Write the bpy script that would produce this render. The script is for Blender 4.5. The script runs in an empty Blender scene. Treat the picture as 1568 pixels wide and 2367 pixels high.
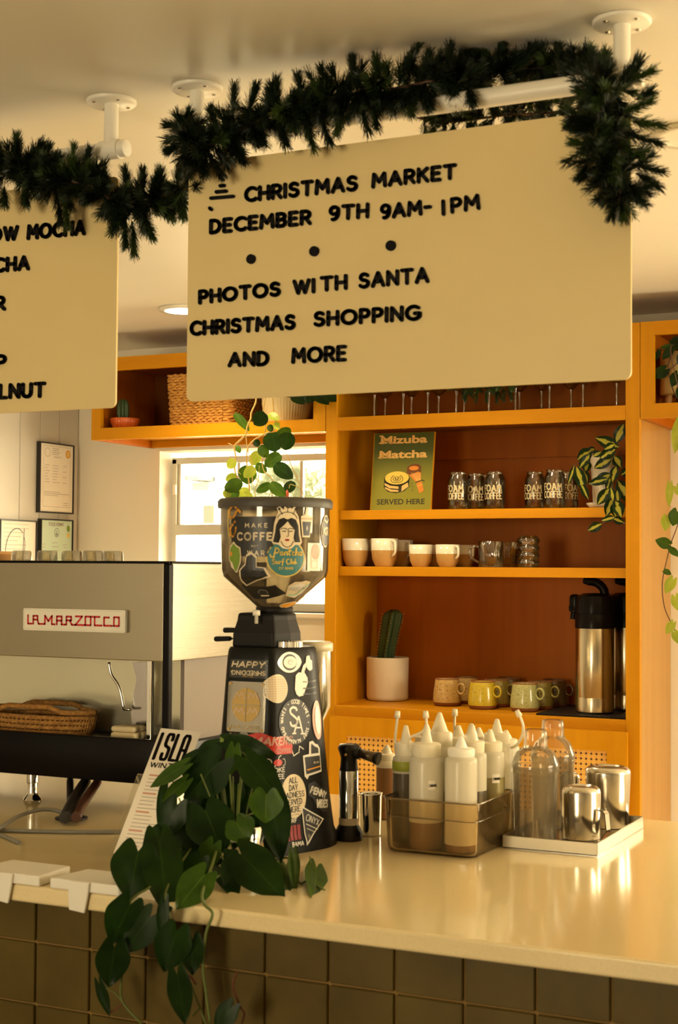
import bpy, bmesh, math, random
from mathutils import Vector, Matrix
from mathutils.bvhtree import BVHTree

random.seed(7)
C = bpy.context.scene.collection
PI = math.pi

# ------------------------------------------------------------------ camera
H = 1.63
F_PX = 3430.0
YAW, PITCH, ROLL = math.radians(25.742), math.radians(2.167), math.radians(0.377)
cf = Vector((-math.sin(YAW) * math.cos(PITCH), math.cos(YAW) * math.cos(PITCH), math.sin(PITCH)))
r0 = Vector((math.cos(YAW), math.sin(YAW), 0.0))
u0 = r0.cross(cf)
cr = math.cos(ROLL) * r0 + math.sin(ROLL) * u0
cu = -math.sin(ROLL) * r0 + math.cos(ROLL) * u0
cam_data = bpy.data.cameras.new('camera')
cam = bpy.data.objects.new('camera', cam_data)
C.objects.link(cam)
m = Matrix((cr, cu, -cf)).transposed().to_4x4()
m.translation = Vector((0, 0, H))
cam.matrix_world = m
cam_data.sensor_fit = 'VERTICAL'
cam_data.sensor_height = 36.0
cam_data.sensor_width = 24.0
cam_data.lens = F_PX / 2367.0 * 36.0
cam_data.clip_start = 0.05
cam_data.clip_end = 200
cam_data.dof.use_dof = True
cam_data.dof.focus_distance = 4.3
cam_data.dof.aperture_fstop = 8.0
bpy.context.scene.camera = cam

# ------------------------------------------------------------------ light and exposure
sc = bpy.context.scene
sc.view_settings.view_transform = 'Standard'
sc.view_settings.look = 'None'
sc.view_settings.gamma = 1.0
sc.view_settings.use_curve_mapping = False
sc.view_settings.exposure = 0.72
sc.cycles.use_denoising = True
sc.cycles.max_bounces = 10
sc.cycles.transparent_max_bounces = 24
sc.cycles.caustics_reflective = False
sc.cycles.caustics_refractive = False
sc.cycles.sample_clamp_indirect = 6.0

WARM = (1.0, 0.69, 0.30)
world = bpy.data.worlds.new('daylight')
sc.world = world
world.use_nodes = True
wn = world.node_tree
bg = wn.nodes['Background']
bg.inputs['Color'].default_value = (1.0, 0.83, 0.53, 1)
bg.inputs['Strength'].default_value = 14.0


def area(name, loc, aim, sx, sy, power, col=WARM, spread=PI):
    l = bpy.data.lights.new(name, 'AREA')
    l.shape = 'RECTANGLE'
    l.size, l.size_y = sx, sy
    l.energy = power
    l.color = col
    l.spread = spread
    o = bpy.data.objects.new(name, l)
    C.objects.link(o)
    o.location = loc
    d = (Vector(aim) - Vector(loc)).normalized()
    o.rotation_euler = d.to_track_quat('-Z', 'Y').to_euler()
    return o


# daylight entering by the tall windows on the right, the shop front behind the camera, the back window
for nm, lo, aim, sx, sy in (('daylight_right_window', (3.6, 3.6, 1.87), (-1, 3.6, 1.87), 2.2, 0.96),
                            ('daylight_shop_front', (-1.9, -3.6, 1.5), (-1.9, 5, 1.5), 1.2, 1.6),
                            ('daylight_back_window', (-2.9, 5.45, 1.78), (-2.9, 0, 1.78), 0.95, 0.68),
                            ('daylight_side_back_window', (0.5, 5.45, 1.65), (0.5, 0, 1.65), 1.1, 0.9)):
    pl = area(nm, lo, aim, sx, sy, 0)
    pl.data.cycles.is_portal = True
sun = bpy.data.lights.new('sun', 'SUN')
sun.energy = 22.0
sun.angle = 0.02
sun.color = (1.0, 0.84, 0.56)
so = bpy.data.objects.new('sun', sun)
C.objects.link(so)
so.rotation_euler = Vector((-0.93, 0.08, -0.345)).to_track_quat('-Z', 'Y').to_euler()


# ------------------------------------------------------------------ pixel helpers (a photo pixel seen at a known depth)
def ray(px, py):
    return cf + cr * ((px - 784.0) / F_PX) - cu * ((py - 1183.5) / F_PX)


EYE = Vector((0, 0, H))


def atY(px, py, Y):
    d = ray(px, py)
    return EYE + d * (Y / d.y)


def atZ(px, py, Z):
    d = ray(px, py)
    return EYE + d * ((Z - H) / d.z)


def atX(px, py, X):
    d = ray(px, py)
    return EYE + d * (X / d.x)


def ppm(p):
    return F_PX / (Vector(p) - EYE).dot(cf)


# ------------------------------------------------------------------ materials
MATS = {}


def mat(name, col, rough=0.5, metal=0.0, noise=0.0, nscale=8.0, bump=0.0, bscale=60.0, coat=0.0, spec=0.5,
        sss=0.0, trans=0.0, alpha=1.0, col2=None, emit=None, estr=0.0):
    if name in MATS:
        return MATS[name]
    M = bpy.data.materials.new(name)
    M.use_nodes = True
    nt = M.node_tree
    b = nt.nodes['Principled BSDF']
    b.inputs['Roughness'].default_value = rough
    b.inputs['Metallic'].default_value = metal
    b.inputs['Specular IOR Level'].default_value = spec
    b.inputs['Base Color'].default_value = (*col, 1)
    b.inputs['Coat Weight'].default_value = coat
    b.inputs['Coat Roughness'].default_value = 0.08
    if sss:
        b.inputs['Subsurface Weight'].default_value = sss
        b.inputs['Subsurface Radius'].default_value = (0.02, 0.015, 0.01)
    if trans:
        b.inputs['Transmission Weight'].default_value = trans
    if alpha < 1:
        b.inputs['Alpha'].default_value = alpha
    if emit:
        b.inputs['Emission Color'].default_value = (*emit, 1)
        b.inputs['Emission Strength'].default_value = estr
    tc = nt.nodes.new('ShaderNodeTexCoord')
    if noise or col2:
        n = nt.nodes.new('ShaderNodeTexNoise')
        n.inputs['Scale'].default_value = nscale
        n.inputs['Detail'].default_value = 5
        nt.links.new(tc.outputs['Object'], n.inputs['Vector'])
        r = nt.nodes.new('ShaderNodeValToRGB')
        r.color_ramp.elements[0].position = 0.35
        r.color_ramp.elements[1].position = 0.68
        c2 = col2 if col2 else tuple(c * (1 - noise) for c in col)
        r.color_ramp.elements[0].color = (*c2, 1)
        r.color_ramp.elements[1].color = (*col, 1)
        nt.links.new(n.outputs['Fac'], r.inputs['Fac'])
        nt.links.new(r.outputs['Color'], b.inputs['Base Color'])
    if bump:
        n2 = nt.nodes.new('ShaderNodeTexNoise')
        n2.inputs['Scale'].default_value = bscale
        n2.inputs['Detail'].default_value = 4
        nt.links.new(tc.outputs['Object'], n2.inputs['Vector'])
        bp = nt.nodes.new('ShaderNodeBump')
        bp.inputs['Strength'].default_value = bump
        bp.inputs['Distance'].default_value = 0.01
        nt.links.new(n2.outputs['Fac'], bp.inputs['Height'])
        nt.links.new(bp.outputs['Normal'], b.inputs['Normal'])
    MATS[name] = M
    return M


def wood(name, a, b_, axis='Z', scale=1.0, rough=0.48, coat=0.04):
    """grain stretched along one axis, with broad figure"""
    M = bpy.data.materials.new(name)
    M.use_nodes = True
    nt = M.node_tree
    p = nt.nodes['Principled BSDF']
    p.inputs['Roughness'].default_value = rough
    p.inputs['Specular IOR Level'].default_value = 0.16
    p.inputs['Coat Weight'].default_value = coat
    p.inputs['Coat Roughness'].default_value = 0.2
    tc = nt.nodes.new('ShaderNodeTexCoord')
    mp = nt.nodes.new('ShaderNodeMapping')
    s = {'X': (1.2, 22, 22), 'Y': (22, 1.2, 22), 'Z': (22, 22, 1.2)}[axis]
    mp.inputs['Scale'].default_value = tuple(v * scale for v in s)
    nt.links.new(tc.outputs['Object'], mp.inputs['Vector'])
    n1 = nt.nodes.new('ShaderNodeTexNoise')
    n1.inputs['Scale'].default_value = 1.0
    n1.inputs['Detail'].default_value = 6
    n1.inputs['Distortion'].default_value = 0.6
    nt.links.new(mp.outputs['Vector'], n1.inputs['Vector'])
    n2 = nt.nodes.new('ShaderNodeTexNoise')
    n2.inputs['Scale'].default_value = 3.0
    n2.inputs['Detail'].default_value = 3
    nt.links.new(tc.outputs['Object'], n2.inputs['Vector'])
    mx = nt.nodes.new('ShaderNodeMath')
    mx.operation = 'MULTIPLY_ADD'
    mx.inputs[1].default_value = 0.35
    nt.links.new(n2.outputs['Fac'], mx.inputs[0])
    ml = nt.nodes.new('ShaderNodeMath')
    ml.operation = 'MULTIPLY'
    ml.inputs[1].default_value = 0.65
    nt.links.new(n1.outputs['Fac'], ml.inputs[0])
    nt.links.new(ml.outputs[0], mx.inputs[2])
    r = nt.nodes.new('ShaderNodeValToRGB')
    r.color_ramp.elements[0].position = 0.33
    r.color_ramp.elements[1].position = 0.62
    r.color_ramp.elements[0].color = (*b_, 1)
    r.color_ramp.elements[1].color = (*a, 1)
    nt.links.new(mx.outputs[0], r.inputs['Fac'])
    nt.links.new(r.outputs['Color'], p.inputs['Base Color'])
    bp = nt.nodes.new('ShaderNodeBump')
    bp.inputs['Strength'].default_value = 0.06
    nt.links.new(n1.outputs['Fac'], bp.inputs['Height'])
    nt.links.new(bp.outputs['Normal'], p.inputs['Normal'])
    MATS[name] = M
    return M


def clear(name, tint, refl=0.9, rough=0.02, edge=0.55, body=0.0, bodycol=(0.8, 0.8, 0.8)):
    """thin-walled clear plastic or glass: tinted transparency, fresnel gloss, optional milky body"""
    M = bpy.data.materials.new(name)
    M.use_nodes = True
    nt = M.node_tree
    nt.nodes.remove(nt.nodes['Principled BSDF'])
    out = nt.nodes['Material Output']
    tr = nt.nodes.new('ShaderNodeBsdfTransparent')
    tr.inputs['Color'].default_value = (*tint, 1)
    gl = nt.nodes.new('ShaderNodeBsdfGlossy')
    gl.inputs['Roughness'].default_value = rough
    gl.inputs['Color'].default_value = (refl, refl, refl, 1)
    lw = nt.nodes.new('ShaderNodeLayerWeight')
    lw.inputs['Blend'].default_value = edge
    pw = nt.nodes.new('ShaderNodeMath')
    pw.operation = 'MULTIPLY_ADD'
    pw.inputs[1].default_value = 0.75
    pw.inputs[2].default_value = 0.02
    nt.links.new(lw.outputs['Fresnel'], pw.inputs[0])
    mx = nt.nodes.new('ShaderNodeMixShader')
    nt.links.new(pw.outputs[0], mx.inputs[0])
    last = tr
    if body:
        df = nt.nodes.new('ShaderNodeBsdfDiffuse')
        df.inputs['Color'].default_value = (*bodycol, 1)
        tl = nt.nodes.new('ShaderNodeBsdfTranslucent')
        tl.inputs['Color'].default_value = (*bodycol, 1)
        m0 = nt.nodes.new('ShaderNodeMixShader')
        m0.inputs[0].default_value = 0.3
        nt.links.new(df.outputs[0], m0.inputs[1])
        nt.links.new(tl.outputs[0], m0.inputs[2])
        m1 = nt.nodes.new('ShaderNodeMixShader')
        m1.inputs[0].default_value = body
        nt.links.new(tr.outputs[0], m1.inputs[1])
        nt.links.new(m0.outputs[0], m1.inputs[2])
        last = m1
    nt.links.new(last.outputs[0], mx.inputs[1])
    nt.links.new(gl.outputs[0], mx.inputs[2])
    nt.links.new(mx.outputs[0], out.inputs['Surface'])
    MATS[name] = M
    return M


# ------------------------------------------------------------------ mesh builder
class MB:
    def __init__(self):
        self.bm = bmesh.new()
        self.mi = 0
        self.uv = self.bm.loops.layers.uv.new('UVMap')

    def v(self, p):
        return self.bm.verts.new(p)

    def f(self, vs, uvs=None, smooth=False):
        try:
            fc = self.bm.faces.new(vs)
        except ValueError:
            return None
        fc.material_index = self.mi
        fc.smooth = smooth
        if uvs:
            for l, t in zip(fc.loops, uvs):
                l[self.uv].uv = t
        return fc

    def box(self, lo, hi, bev=0.0, seg=2, rot=None, piv=None):
        lo, hi = Vector(lo), Vector(hi)
        r = bmesh.ops.create_cube(self.bm, size=1.0)
        vs = r['verts']
        c, s = (lo + hi) / 2, hi - lo
        for q in vs:
            q.co = Vector((q.co.x * s.x, q.co.y * s.y, q.co.z * s.z)) + c
        fs = set(f for q in vs for f in q.link_faces)
        if bev:
            es = list(set(e for q in vs for e in q.link_edges))
            rr = bmesh.ops.bevel(self.bm, geom=es, offset=bev, segments=seg, affect='EDGES', profile=0.5)
            fs = set(rr['faces']) | set(f for f in fs if f.is_valid)
            vs = list(set(q for f in fs for q in f.verts))
        for f in fs:
            if f.is_valid:
                f.material_index = self.mi
        if rot is not None:
            pv = Vector(piv) if piv is not None else c
            for q in vs:
                q.co = rot @ (q.co - pv) + pv
        return vs

    def lathe(self, prof, c=(0, 0, 0), n=32, sx=1.0, sy=1.0, cap=True, smooth=True, wob=None, M=None):
        """prof: list of (r,z); z up. M optional matrix"""
        rings = []
        c = Vector(c)
        for (r, z) in prof:
            if r < 1e-6:
                p = Vector((0, 0, z))
                p = (M @ p) if M else p
                rings.append([self.v(p + c)])
                continue
            ring = []
            for k in range(n):
                a = 2 * PI * k / n
                rr = r * (wob(a, z) if wob else 1.0)
                p = Vector((rr * math.cos(a) * sx, rr * math.sin(a) * sy, z))
                p = (M @ p) if M else p
                ring.append(self.v(p + c))
            rings.append(ring)
        for a, b in zip(rings[:-1], rings[1:]):
            if len(a) == 1 and len(b) == 1:
                continue
            for k in range(n):
                k2 = (k + 1) % n
                if len(a) == 1:
                    self.f([a[0], b[k], b[k2]][::-1], smooth=smooth)
                elif len(b) == 1:
                    self.f([a[k], a[k2], b[0]], smooth=smooth)
                else:
                    self.f([a[k], a[k2], b[k2], b[k]], smooth=smooth)
        if cap:
            if len(rings[0]) > 1:
                self.f(rings[0][::-1])
            if len(rings[-1]) > 1:
                self.f(rings[-1])

    def tube(self, pts, r, n=8, cap=True, smooth=True):
        pts = [Vector(p) for p in pts]
        rs = r if isinstance(r, (list, tuple)) else [r] * len(pts)
        prev = None
        rings = []
        for i, p in enumerate(pts):
            t = (pts[min(i + 1, len(pts) - 1)] - pts[max(i - 1, 0)]).normalized()
            if prev is None:
                a = Vector((0, 0, 1)) if abs(t.z) < 0.9 else Vector((1, 0, 0))
                x = t.cross(a).normalized()
            else:
                x = (prev - t * prev.dot(t)).normalized()
            prev = x
            y = t.cross(x)
            rings.append([self.v(p + (x * math.cos(2 * PI * k / n) + y * math.sin(2 * PI * k / n)) * rs[i]) for k in range(n)])
        for a, b in zip(rings[:-1], rings[1:]):
            for k in range(n):
                k2 = (k + 1) % n
                self.f([a[k], a[k2], b[k2], b[k]], smooth=smooth)
        if cap:
            self.f(rings[0][::-1])
            self.f(rings[-1])

    def prism(self, poly, depth, origin=(0, 0, 0), ux=(1, 0, 0), uy=(0, 0, 1), n=None):
        """polygon in the (ux,uy) plane, extruded by depth along n"""
        O, ux, uy = Vector(origin), Vector(ux), Vector(uy)
        n = Vector(n) if n is not None else ux.cross(uy)
        a = [self.v(O + ux * x + uy * y) for x, y in poly]
        b = [self.v(O + ux * x + uy * y + n * depth) for x, y in poly]
        self.f(a[::-1])
        self.f(b)
        k = len(poly)
        for i in range(k):
            j = (i + 1) % k
            self.f([a[i], a[j], b[j], b[i]])

    def build(self, name, mats, parent=None, off=None, smooth=None, fix=True):
        bm = self.bm
        if fix:
            bmesh.ops.recalc_face_normals(bm, faces=bm.faces[:])
        if off is not None:
            bmesh.ops.translate(bm, verts=bm.verts[:], vec=-Vector(off))
        me = bpy.data.meshes.new(name)
        bm.to_mesh(me)
        bm.free()
        for M in (mats if isinstance(mats, (list, tuple)) else [mats]):
            me.materials.append(M)
        if smooth is not None:
            me.polygons.foreach_set('use_smooth', [smooth] * len(me.polygons))
        o = bpy.data.objects.new(name, me)
        C.objects.link(o)
        if parent is not None:
            o.parent = parent
        return o


def autosmooth(o, ang=35):
    """smooth shading with hard edges above the angle"""
    me = o.data
    bm = bmesh.new()
    bm.from_mesh(me)
    for f in bm.faces:
        f.smooth = True
    for e in bm.edges:
        e.smooth = not (len(e.link_faces) == 2 and e.calc_face_angle(0) > math.radians(ang))
    bm.to_mesh(me)
    bm.free()
    return o


def tag(o, label, cat, group=None, kind=None):
    o['label'] = label
    o['category'] = cat
    if group:
        o['group'] = group
    if kind:
        o['kind'] = kind
    return o


def thing(name, label, cat, loc, group=None, rz=0.0):
    o = bpy.data.objects.new(name, None)
    o.empty_display_size = 0.05
    C.objects.link(o)
    o.location = loc
    o.rotation_euler = (0, 0, rz)
    tag(o, label, cat, group)
    return o


def struct(o):
    o['kind'] = 'structure'
    return o


def dup(root, loc, label, rz=None, group=None, scale=None):
    r = root.copy()
    C.objects.link(r)
    r.location = loc
    if rz is not None:
        r.rotation_euler = (0, 0, rz)
    if scale is not None:
        r.scale = (scale, scale, scale)
    r['label'] = label
    if group:
        r['group'] = group
    for ch in list(root.children):
        c = ch.copy()
        C.objects.link(c)
        c.parent = r
        for g in list(ch.children):
            d = g.copy()
            C.objects.link(d)
            d.parent = c
    return r


def smoothpath(pts, k=6):
    """Catmull-Rom through the points"""
    P = [Vector(p) for p in pts]
    P = [P[0] * 2 - P[1]] + P + [P[-1] * 2 - P[-2]]
    out = []
    for i in range(1, len(P) - 2):
        a, b, c, d = P[i - 1:i + 3]
        for j in range(k):
            t = j / k
            out.append(0.5 * ((2 * b) + (c - a) * t + (2 * a - 5 * b + 4 * c - d) * t * t + (3 * b - a - 3 * c + d) * t ** 3))
    out.append(P[-2])
    return out


# ------------------------------------------------------------------ lettering
def arc(cx, cy, rx, ry, a0, a1, n=10):
    return [(cx + rx * math.cos(math.radians(a0 + (a1 - a0) * i / n)), cy + ry * math.sin(math.radians(a0 + (a1 - a0) * i / n))) for i in range(n + 1)]


# stroke letters: width, polylines (cap height 1)
SK = {
    'A': (0.78, [[(0, 0), (0.39, 1), (0.78, 0)], [(0.14, 0.33), (0.64, 0.33)]]),
    'B': (0.58, [[(0, 0), (0, 1), (0.3, 1)] + arc(0.3, 0.76, 0.24, 0.24, 90, -90) + [(0, 0.52)], [(0.3, 0.52)] + arc(0.32, 0.26, 0.26, 0.26, 90, -90) + [(0, 0)]]),
    'C': (0.74, [arc(0.47, 0.5, 0.47, 0.5, 48, 312, 16)]),
    'D': (0.68, [[(0, 0), (0, 1), (0.22, 1)] + arc(0.22, 0.5, 0.46, 0.5, 90, -90, 12) + [(0, 0)]]),
    'E': (0.52, [[(0.52, 1), (0, 1), (0, 0), (0.52, 0)], [(0, 0.52), (0.44, 0.52)]]),
    'F': (0.5, [[(0.5, 1), (0, 1), (0, 0)], [(0, 0.52), (0.42, 0.52)]]),
    'G': (0.8, [arc(0.48, 0.5, 0.48, 0.5, 50, 330, 16) + [(0.9, 0.45), (0.55, 0.45)]]),
    'H': (0.66, [[(0, 0), (0, 1)], [(0.66, 0), (0.66, 1)], [(0, 0.5), (0.66, 0.5)]]),
    'I': (0.02, [[(0, 0), (0, 1)]]),
    '1': (0.02, [[(0.13, 0), (0, 1)]]),
    'K': (0.62, [[(0, 0), (0, 1)], [(0.6, 1), (0.02, 0.45)], [(0.2, 0.6), (0.62, 0)]]),
    'L': (0.48, [[(0, 1), (0, 0), (0.48, 0)]]),
    'M': (0.86, [[(0, 0), (0.06, 1), (0.43, 0.35), (0.8, 1), (0.86, 0)]]),
    'N': (0.68, [[(0, 0), (0, 1), (0.68, 0), (0.68, 1)]]),
    'O': (0.96, [arc(0.48, 0.5, 0.48, 0.5, 0, 360, 24)]),
    'P': (0.56, [[(0, 0), (0, 1), (0.28, 1)] + arc(0.28, 0.72, 0.28, 0.28, 90, -90) + [(0, 0.44)]]),
    'R': (0.6, [[(0, 0), (0, 1), (0.3, 1)] + arc(0.3, 0.73, 0.27, 0.27, 90, -90) + [(0, 0.46)], [(0.28, 0.46), (0.6, 0)]]),
    'S': (0.6, [arc(0.31, 0.76, 0.27, 0.24, 30, 240, 10) + arc(0.29, 0.26, 0.31, 0.26, 70, -150, 12)]),
    'T': (0.72, [[(0, 1), (0.72, 1)], [(0.36, 1), (0.36, 0)]]),
    'U': (0.66, [[(0, 1), (0, 0.33)] + arc(0.33, 0.33, 0.33, 0.33, 180, 360) + [(0.66, 1)]]),
    'V': (0.7, [[(0, 1), (0.35, 0), (0.7, 1)]]),
    'W': (1.06, [[(0, 1), (0.28, 0), (0.53, 0.95), (0.78, 0), (1.06, 1)]]),
    'X': (0.64, [[(0, 0), (0.64, 1)], [(0.64, 0), (0, 1)]]),
    'Y': (0.7, [[(0, 1), (0.35, 0.48), (0.7, 1)], [(0.35, 0.48), (0.35, 0)]]),
    'Z': (0.6, [[(0, 1), (0.6, 1), (0, 0), (0.6, 0)]]),
    '9': (0.56, [arc(0.28, 0.71, 0.28, 0.29, 0, 360, 16), [(0.56, 0.71)] + arc(0.22, 0.5, 0.34, 0.5, 10, -100, 10)]),
    '-': (0.36, [[(0, 0.48), (0.36, 0.48)]]),
    '.': (0.0, [[(0, 0), (0, 0.02)]]),
}


class Flat:
    """a 2D design in metres: list of (layer, material index, triangle-able polygons) mapped on to a surface later"""

    def __init__(self):
        self.items = []     # (layer, mat, polygon pts)

    def poly(self, pts, mi=0, layer=0):
        self.items.append((layer, mi, list(pts)))

    def rings(self, pts, mi=0, layer=0, c=None, k=4):
        """star-shaped outline filled by rings, so that it bends with a surface"""
        n = len(pts)
        if c is None or max(abs(c[0]), abs(c[1])) > 0.5:
            c = (sum(p[0] for p in pts) / n, sum(p[1] for p in pts) / n)
        for j in range(k):
            s0, s1 = j / k, (j + 1) / k
            for i in range(n):
                a, b = pts[i], pts[(i + 1) % n]
                L = lambda p, s: (c[0] + (p[0] - c[0]) * s, c[1] + (p[1] - c[1]) * s)
                if j == 0:
                    self.poly([c, L(a, s1), L(b, s1)], mi, layer)
                else:
                    self.poly([L(a, s0), L(a, s1), L(b, s1), L(b, s0)], mi, layer)

    def ell(self, cx, cy, rx, ry, mi=0, layer=0, n=28, k=3, rot=0.0):
        cr_, sr_ = math.cos(rot), math.sin(rot)
        pts = []
        for i in range(n):
            a = 2 * PI * i / n
            x, y = rx * math.cos(a), ry * math.sin(a)
            pts.append((cx + x * cr_ - y * sr_, cy + x * sr_ + y * cr_))
        self.rings(pts, mi, layer, (cx, cy), k)

    def rect(self, x0, y0, x1, y1, mi=0, layer=0, nx=4, ny=4):
        for i in range(nx):
            for j in range(ny):
                a, b = x0 + (x1 - x0) * i / nx, x0 + (x1 - x0) * (i + 1) / nx
                c, d = y0 + (y1 - y0) * j / ny, y0 + (y1 - y0) * (j + 1) / ny
                self.poly([(a, c), (b, c), (b, d), (a, d)], mi, layer)

    def line(self, pts, w, mi=0, layer=1, round_=True):
        h = w / 2
        for (a, b) in zip(pts[:-1], pts[1:]):
            dx, dy = b[0] - a[0], b[1] - a[1]
            L = math.hypot(dx, dy)
            if L < 1e-9:
                continue
            nx, ny = -dy / L * h, dx / L * h
            self.poly([(a[0] - nx, a[1] - ny), (b[0] - nx, b[1] - ny), (b[0] + nx, b[1] + ny), (a[0] + nx, a[1] + ny)], mi, layer)
        if round_:
            for p in pts:
                self.poly([(p[0] + h * math.cos(2 * PI * i / 10), p[1] + h * math.sin(2 * PI * i / 10)) for i in range(10)], mi, layer)

    def text(self, s, x, y, h, w=0.14, mi=0, layer=1, gap=0.26, width=None, slant=0.0, sp=0.5, round_=True, ang=0.0, serif=0.0):
        """stroke text, left end at x, baseline y, cap height h; width squeezes to fit"""
        tot = 0
        for ch in s:
            tot += sp if ch == ' ' else SK[ch][0] + gap
        tot -= gap
        kx = (width / h / tot) if (width and width > 0 and tot > 0.2) else 1.0
        cx = 0.0
        ca, sa = math.cos(ang), math.sin(ang)
        for ch in s:
            if ch == ' ':
                cx += sp
                continue
            wd, pls = SK[ch]
            for pl_ in pls:
                q = []
                for (px, py) in pl_:
                    X, Yv = (cx + px) * kx * h + slant * py * h, py * h
                    q.append((x + X * ca - Yv * sa, y + X * sa + Yv * ca))
                self.line(q, w * h, mi, layer, round_)
                if serif and len(pl_) >= 2:
                    for (px, py) in (pl_[0], pl_[-1]):
                        if py < 0.05 or py > 0.95:
                            X, Yv = (cx + px) * kx * h, py * h
                            self.poly([(x + X - serif * h, y + Yv - 0.07 * h), (x + X + serif * h, y + Yv - 0.07 * h), (x + X + serif * h, y + Yv + 0.07 * h), (x + X - serif * h, y + Yv + 0.07 * h)], mi, layer)
            cx += wd + gap
        return tot * kx * h

    def font(self, s, x, y, h, mi=0, layer=1, bold=0.0, shear=0.0, align='LEFT', width=None, ang=0.0):
        """text in the built-in typeface; h = cap height"""
        cu_ = bpy.data.curves.new('t', 'FONT')
        cu_.body = s
        cu_.size = 1.0
        cu_.offset = bold
        cu_.shear = shear
        cu_.resolution_u = 3
        o = bpy.data.objects.new('t', cu_)
        C.objects.link(o)
        dg = bpy.context.evaluated_depsgraph_get()
        me = bpy.data.meshes.new_from_object(o.evaluated_get(dg))
        bpy.data.objects.remove(o)
        bpy.data.curves.remove(cu_)
        if not len(me.vertices):
            return
        xs = [v.co.x for v in me.vertices]
        x0, x1 = min(xs), max(xs)
        k = h / 0.73
        kx = (width / (x1 - x0)) if width else k
        ox = {'LEFT': x0, 'CENTER': (x0 + x1) / 2, 'RIGHT': x1}[align]
        ca, sa = math.cos(ang), math.sin(ang)
        P = []
        for v_ in me.vertices:
            X, Yv = (v_.co.x - ox) * kx, v_.co.y * k
            P.append((x + X * ca - Yv * sa, y + X * sa + Yv * ca))
        for pg in me.polygons:
            self.poly([P[i] for i in pg.vertices], mi, layer)
        bpy.data.meshes.remove(me)

    def refine(self, mx):
        """split long polygons so that the design hugs a curved surface"""
        out = []
        for (l, m_, pts) in self.items:
            xs, ys = [p[0] for p in pts], [p[1] for p in pts]
            if max(xs) - min(xs) < mx and max(ys) - min(ys) < mx:
                out.append((l, m_, pts))
                continue
            st = [(pts[0], pts[i], pts[i + 1]) for i in range(1, len(pts) - 1)]
            while st:
                t = st.pop()
                d = [math.dist(t[i], t[(i + 1) % 3]) for i in range(3)]
                k = d.index(max(d))
                if d[k] < mx:
                    out.append((l, m_, list(t)))
                else:
                    a, b, c = t[k], t[(k + 1) % 3], t[(k + 2) % 3]
                    md = ((a[0] + b[0]) / 2, (a[1] + b[1]) / 2)
                    st += [(a, md, c), (md, b, c)]
        self.items = out

    def put(self, mb, fn, lift=0.0006, base=0.0006, mi0=0):
        """fn(u,v,h) -> point; adds the design to the mesh builder"""
        for (layer, mi, pts) in self.items:
            mb.mi = mi + mi0
            mb.f([mb.v(fn(p[0], p[1], base + lift * layer)) for p in pts])
        mb.mi = 0

    def thick(self, mb, fn, h0, h1, mi0=0):
        """raised letters: every polygon becomes a small prism between heights h0 and h1"""
        for (layer, mi, pts) in self.items:
            mb.mi = mi + mi0
            a = [mb.v(fn(p[0], p[1], h0)) for p in pts]
            b = [mb.v(fn(p[0], p[1], h1)) for p in pts]
            mb.f(b)
            k = len(pts)
            for i in range(k):
                j = (i + 1) % k
                mb.f([a[i], a[j], b[j], b[i]])
        mb.mi = 0


def plane_fn(o, ux, uy):
    o, ux, uy = Vector(o), Vector(ux).normalized(), Vector(uy).normalized()
    n = ux.cross(uy)
    return lambda u, v, h: o + ux * u + uy * v + n * h


def surf_fn(bvh, p, n, up=(0, 0, 1)):
    """tangent frame at p, every point dropped on to the surface along the normal"""
    n = Vector(n).normalized()
    up = Vector(up)
    ux = up.cross(n).normalized()
    uy = n.cross(ux)
    p = Vector(p)

    def fn(u, v, h):
        q = p + ux * u + uy * v
        hit = bvh.ray_cast(q + n * 0.08, -n, 0.4)
        if hit[0] is None:
            hit = bvh.find_nearest(q)
        return hit[0] + hit[1] * h * (1 if hit[1].dot(n) > 0 else -1)
    return fn

# ================================================================== THE SETTING
M_ceil = mat('ceiling_paint', (0.80, 0.76, 0.66), 0.42, bump=0.02, bscale=25, spec=0.3)
M_wall = mat('wall_paint', (0.80, 0.75, 0.64), 0.7, bump=0.03, bscale=40)
M_white = mat('white_enamel', (0.84, 0.80, 0.70), 0.35)
M_floor = mat('pale_bounce_floor', (0.62, 0.59, 0.53), 0.5, noise=0.1, nscale=3)
M_black = mat('black_plastic', (0.008, 0.007, 0.006), 0.35, spec=0.3)
M_blackmat = mat('black_matte', (0.008, 0.007, 0.007), 0.55, spec=0.2)
M_darkgap = mat('dark_gap', (0.05, 0.045, 0.04), 0.9)
M_alu = mat('window_aluminium', (0.62, 0.62, 0.56), 0.4, metal=0.4)
M_steel = mat('brushed_steel', (0.56, 0.53, 0.47), 0.30, metal=1.0)
M_chrome = mat('polished_steel', (0.72, 0.70, 0.66), 0.10, metal=1.0)
M_ink = mat('black_letter', (0.006, 0.005, 0.005), 0.6, spec=0.1)

CEIL = 2.545
YW = 5.235
XL = -3.765
XR, YF = 3.5, -3.5
YC = 4.8          # face of the cabinets

b = MB(); b.box((XL - 0.1, YF - 0.1, -0.1), (XR + 0.1, 2.3, 0)); b.mi = 1; b.box((XL - 0.1, 2.3, -0.1), (XR + 0.1, YW + 0.1, 0)); struct(b.build('floor', [mat('dark_low_bounce_floor', (0.13, 0.08, 0.045), 0.45, noise=0.3, nscale=4), M_floor]))  # unseen floor, dark in front and pale behind to shape the bounced light
b = MB(); b.box((XL - 0.2, YF - 0.2, CEIL), (XR + 0.2, YW + 0.2, CEIL + 0.1)); struct(b.build('ceiling', M_ceil))
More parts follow.
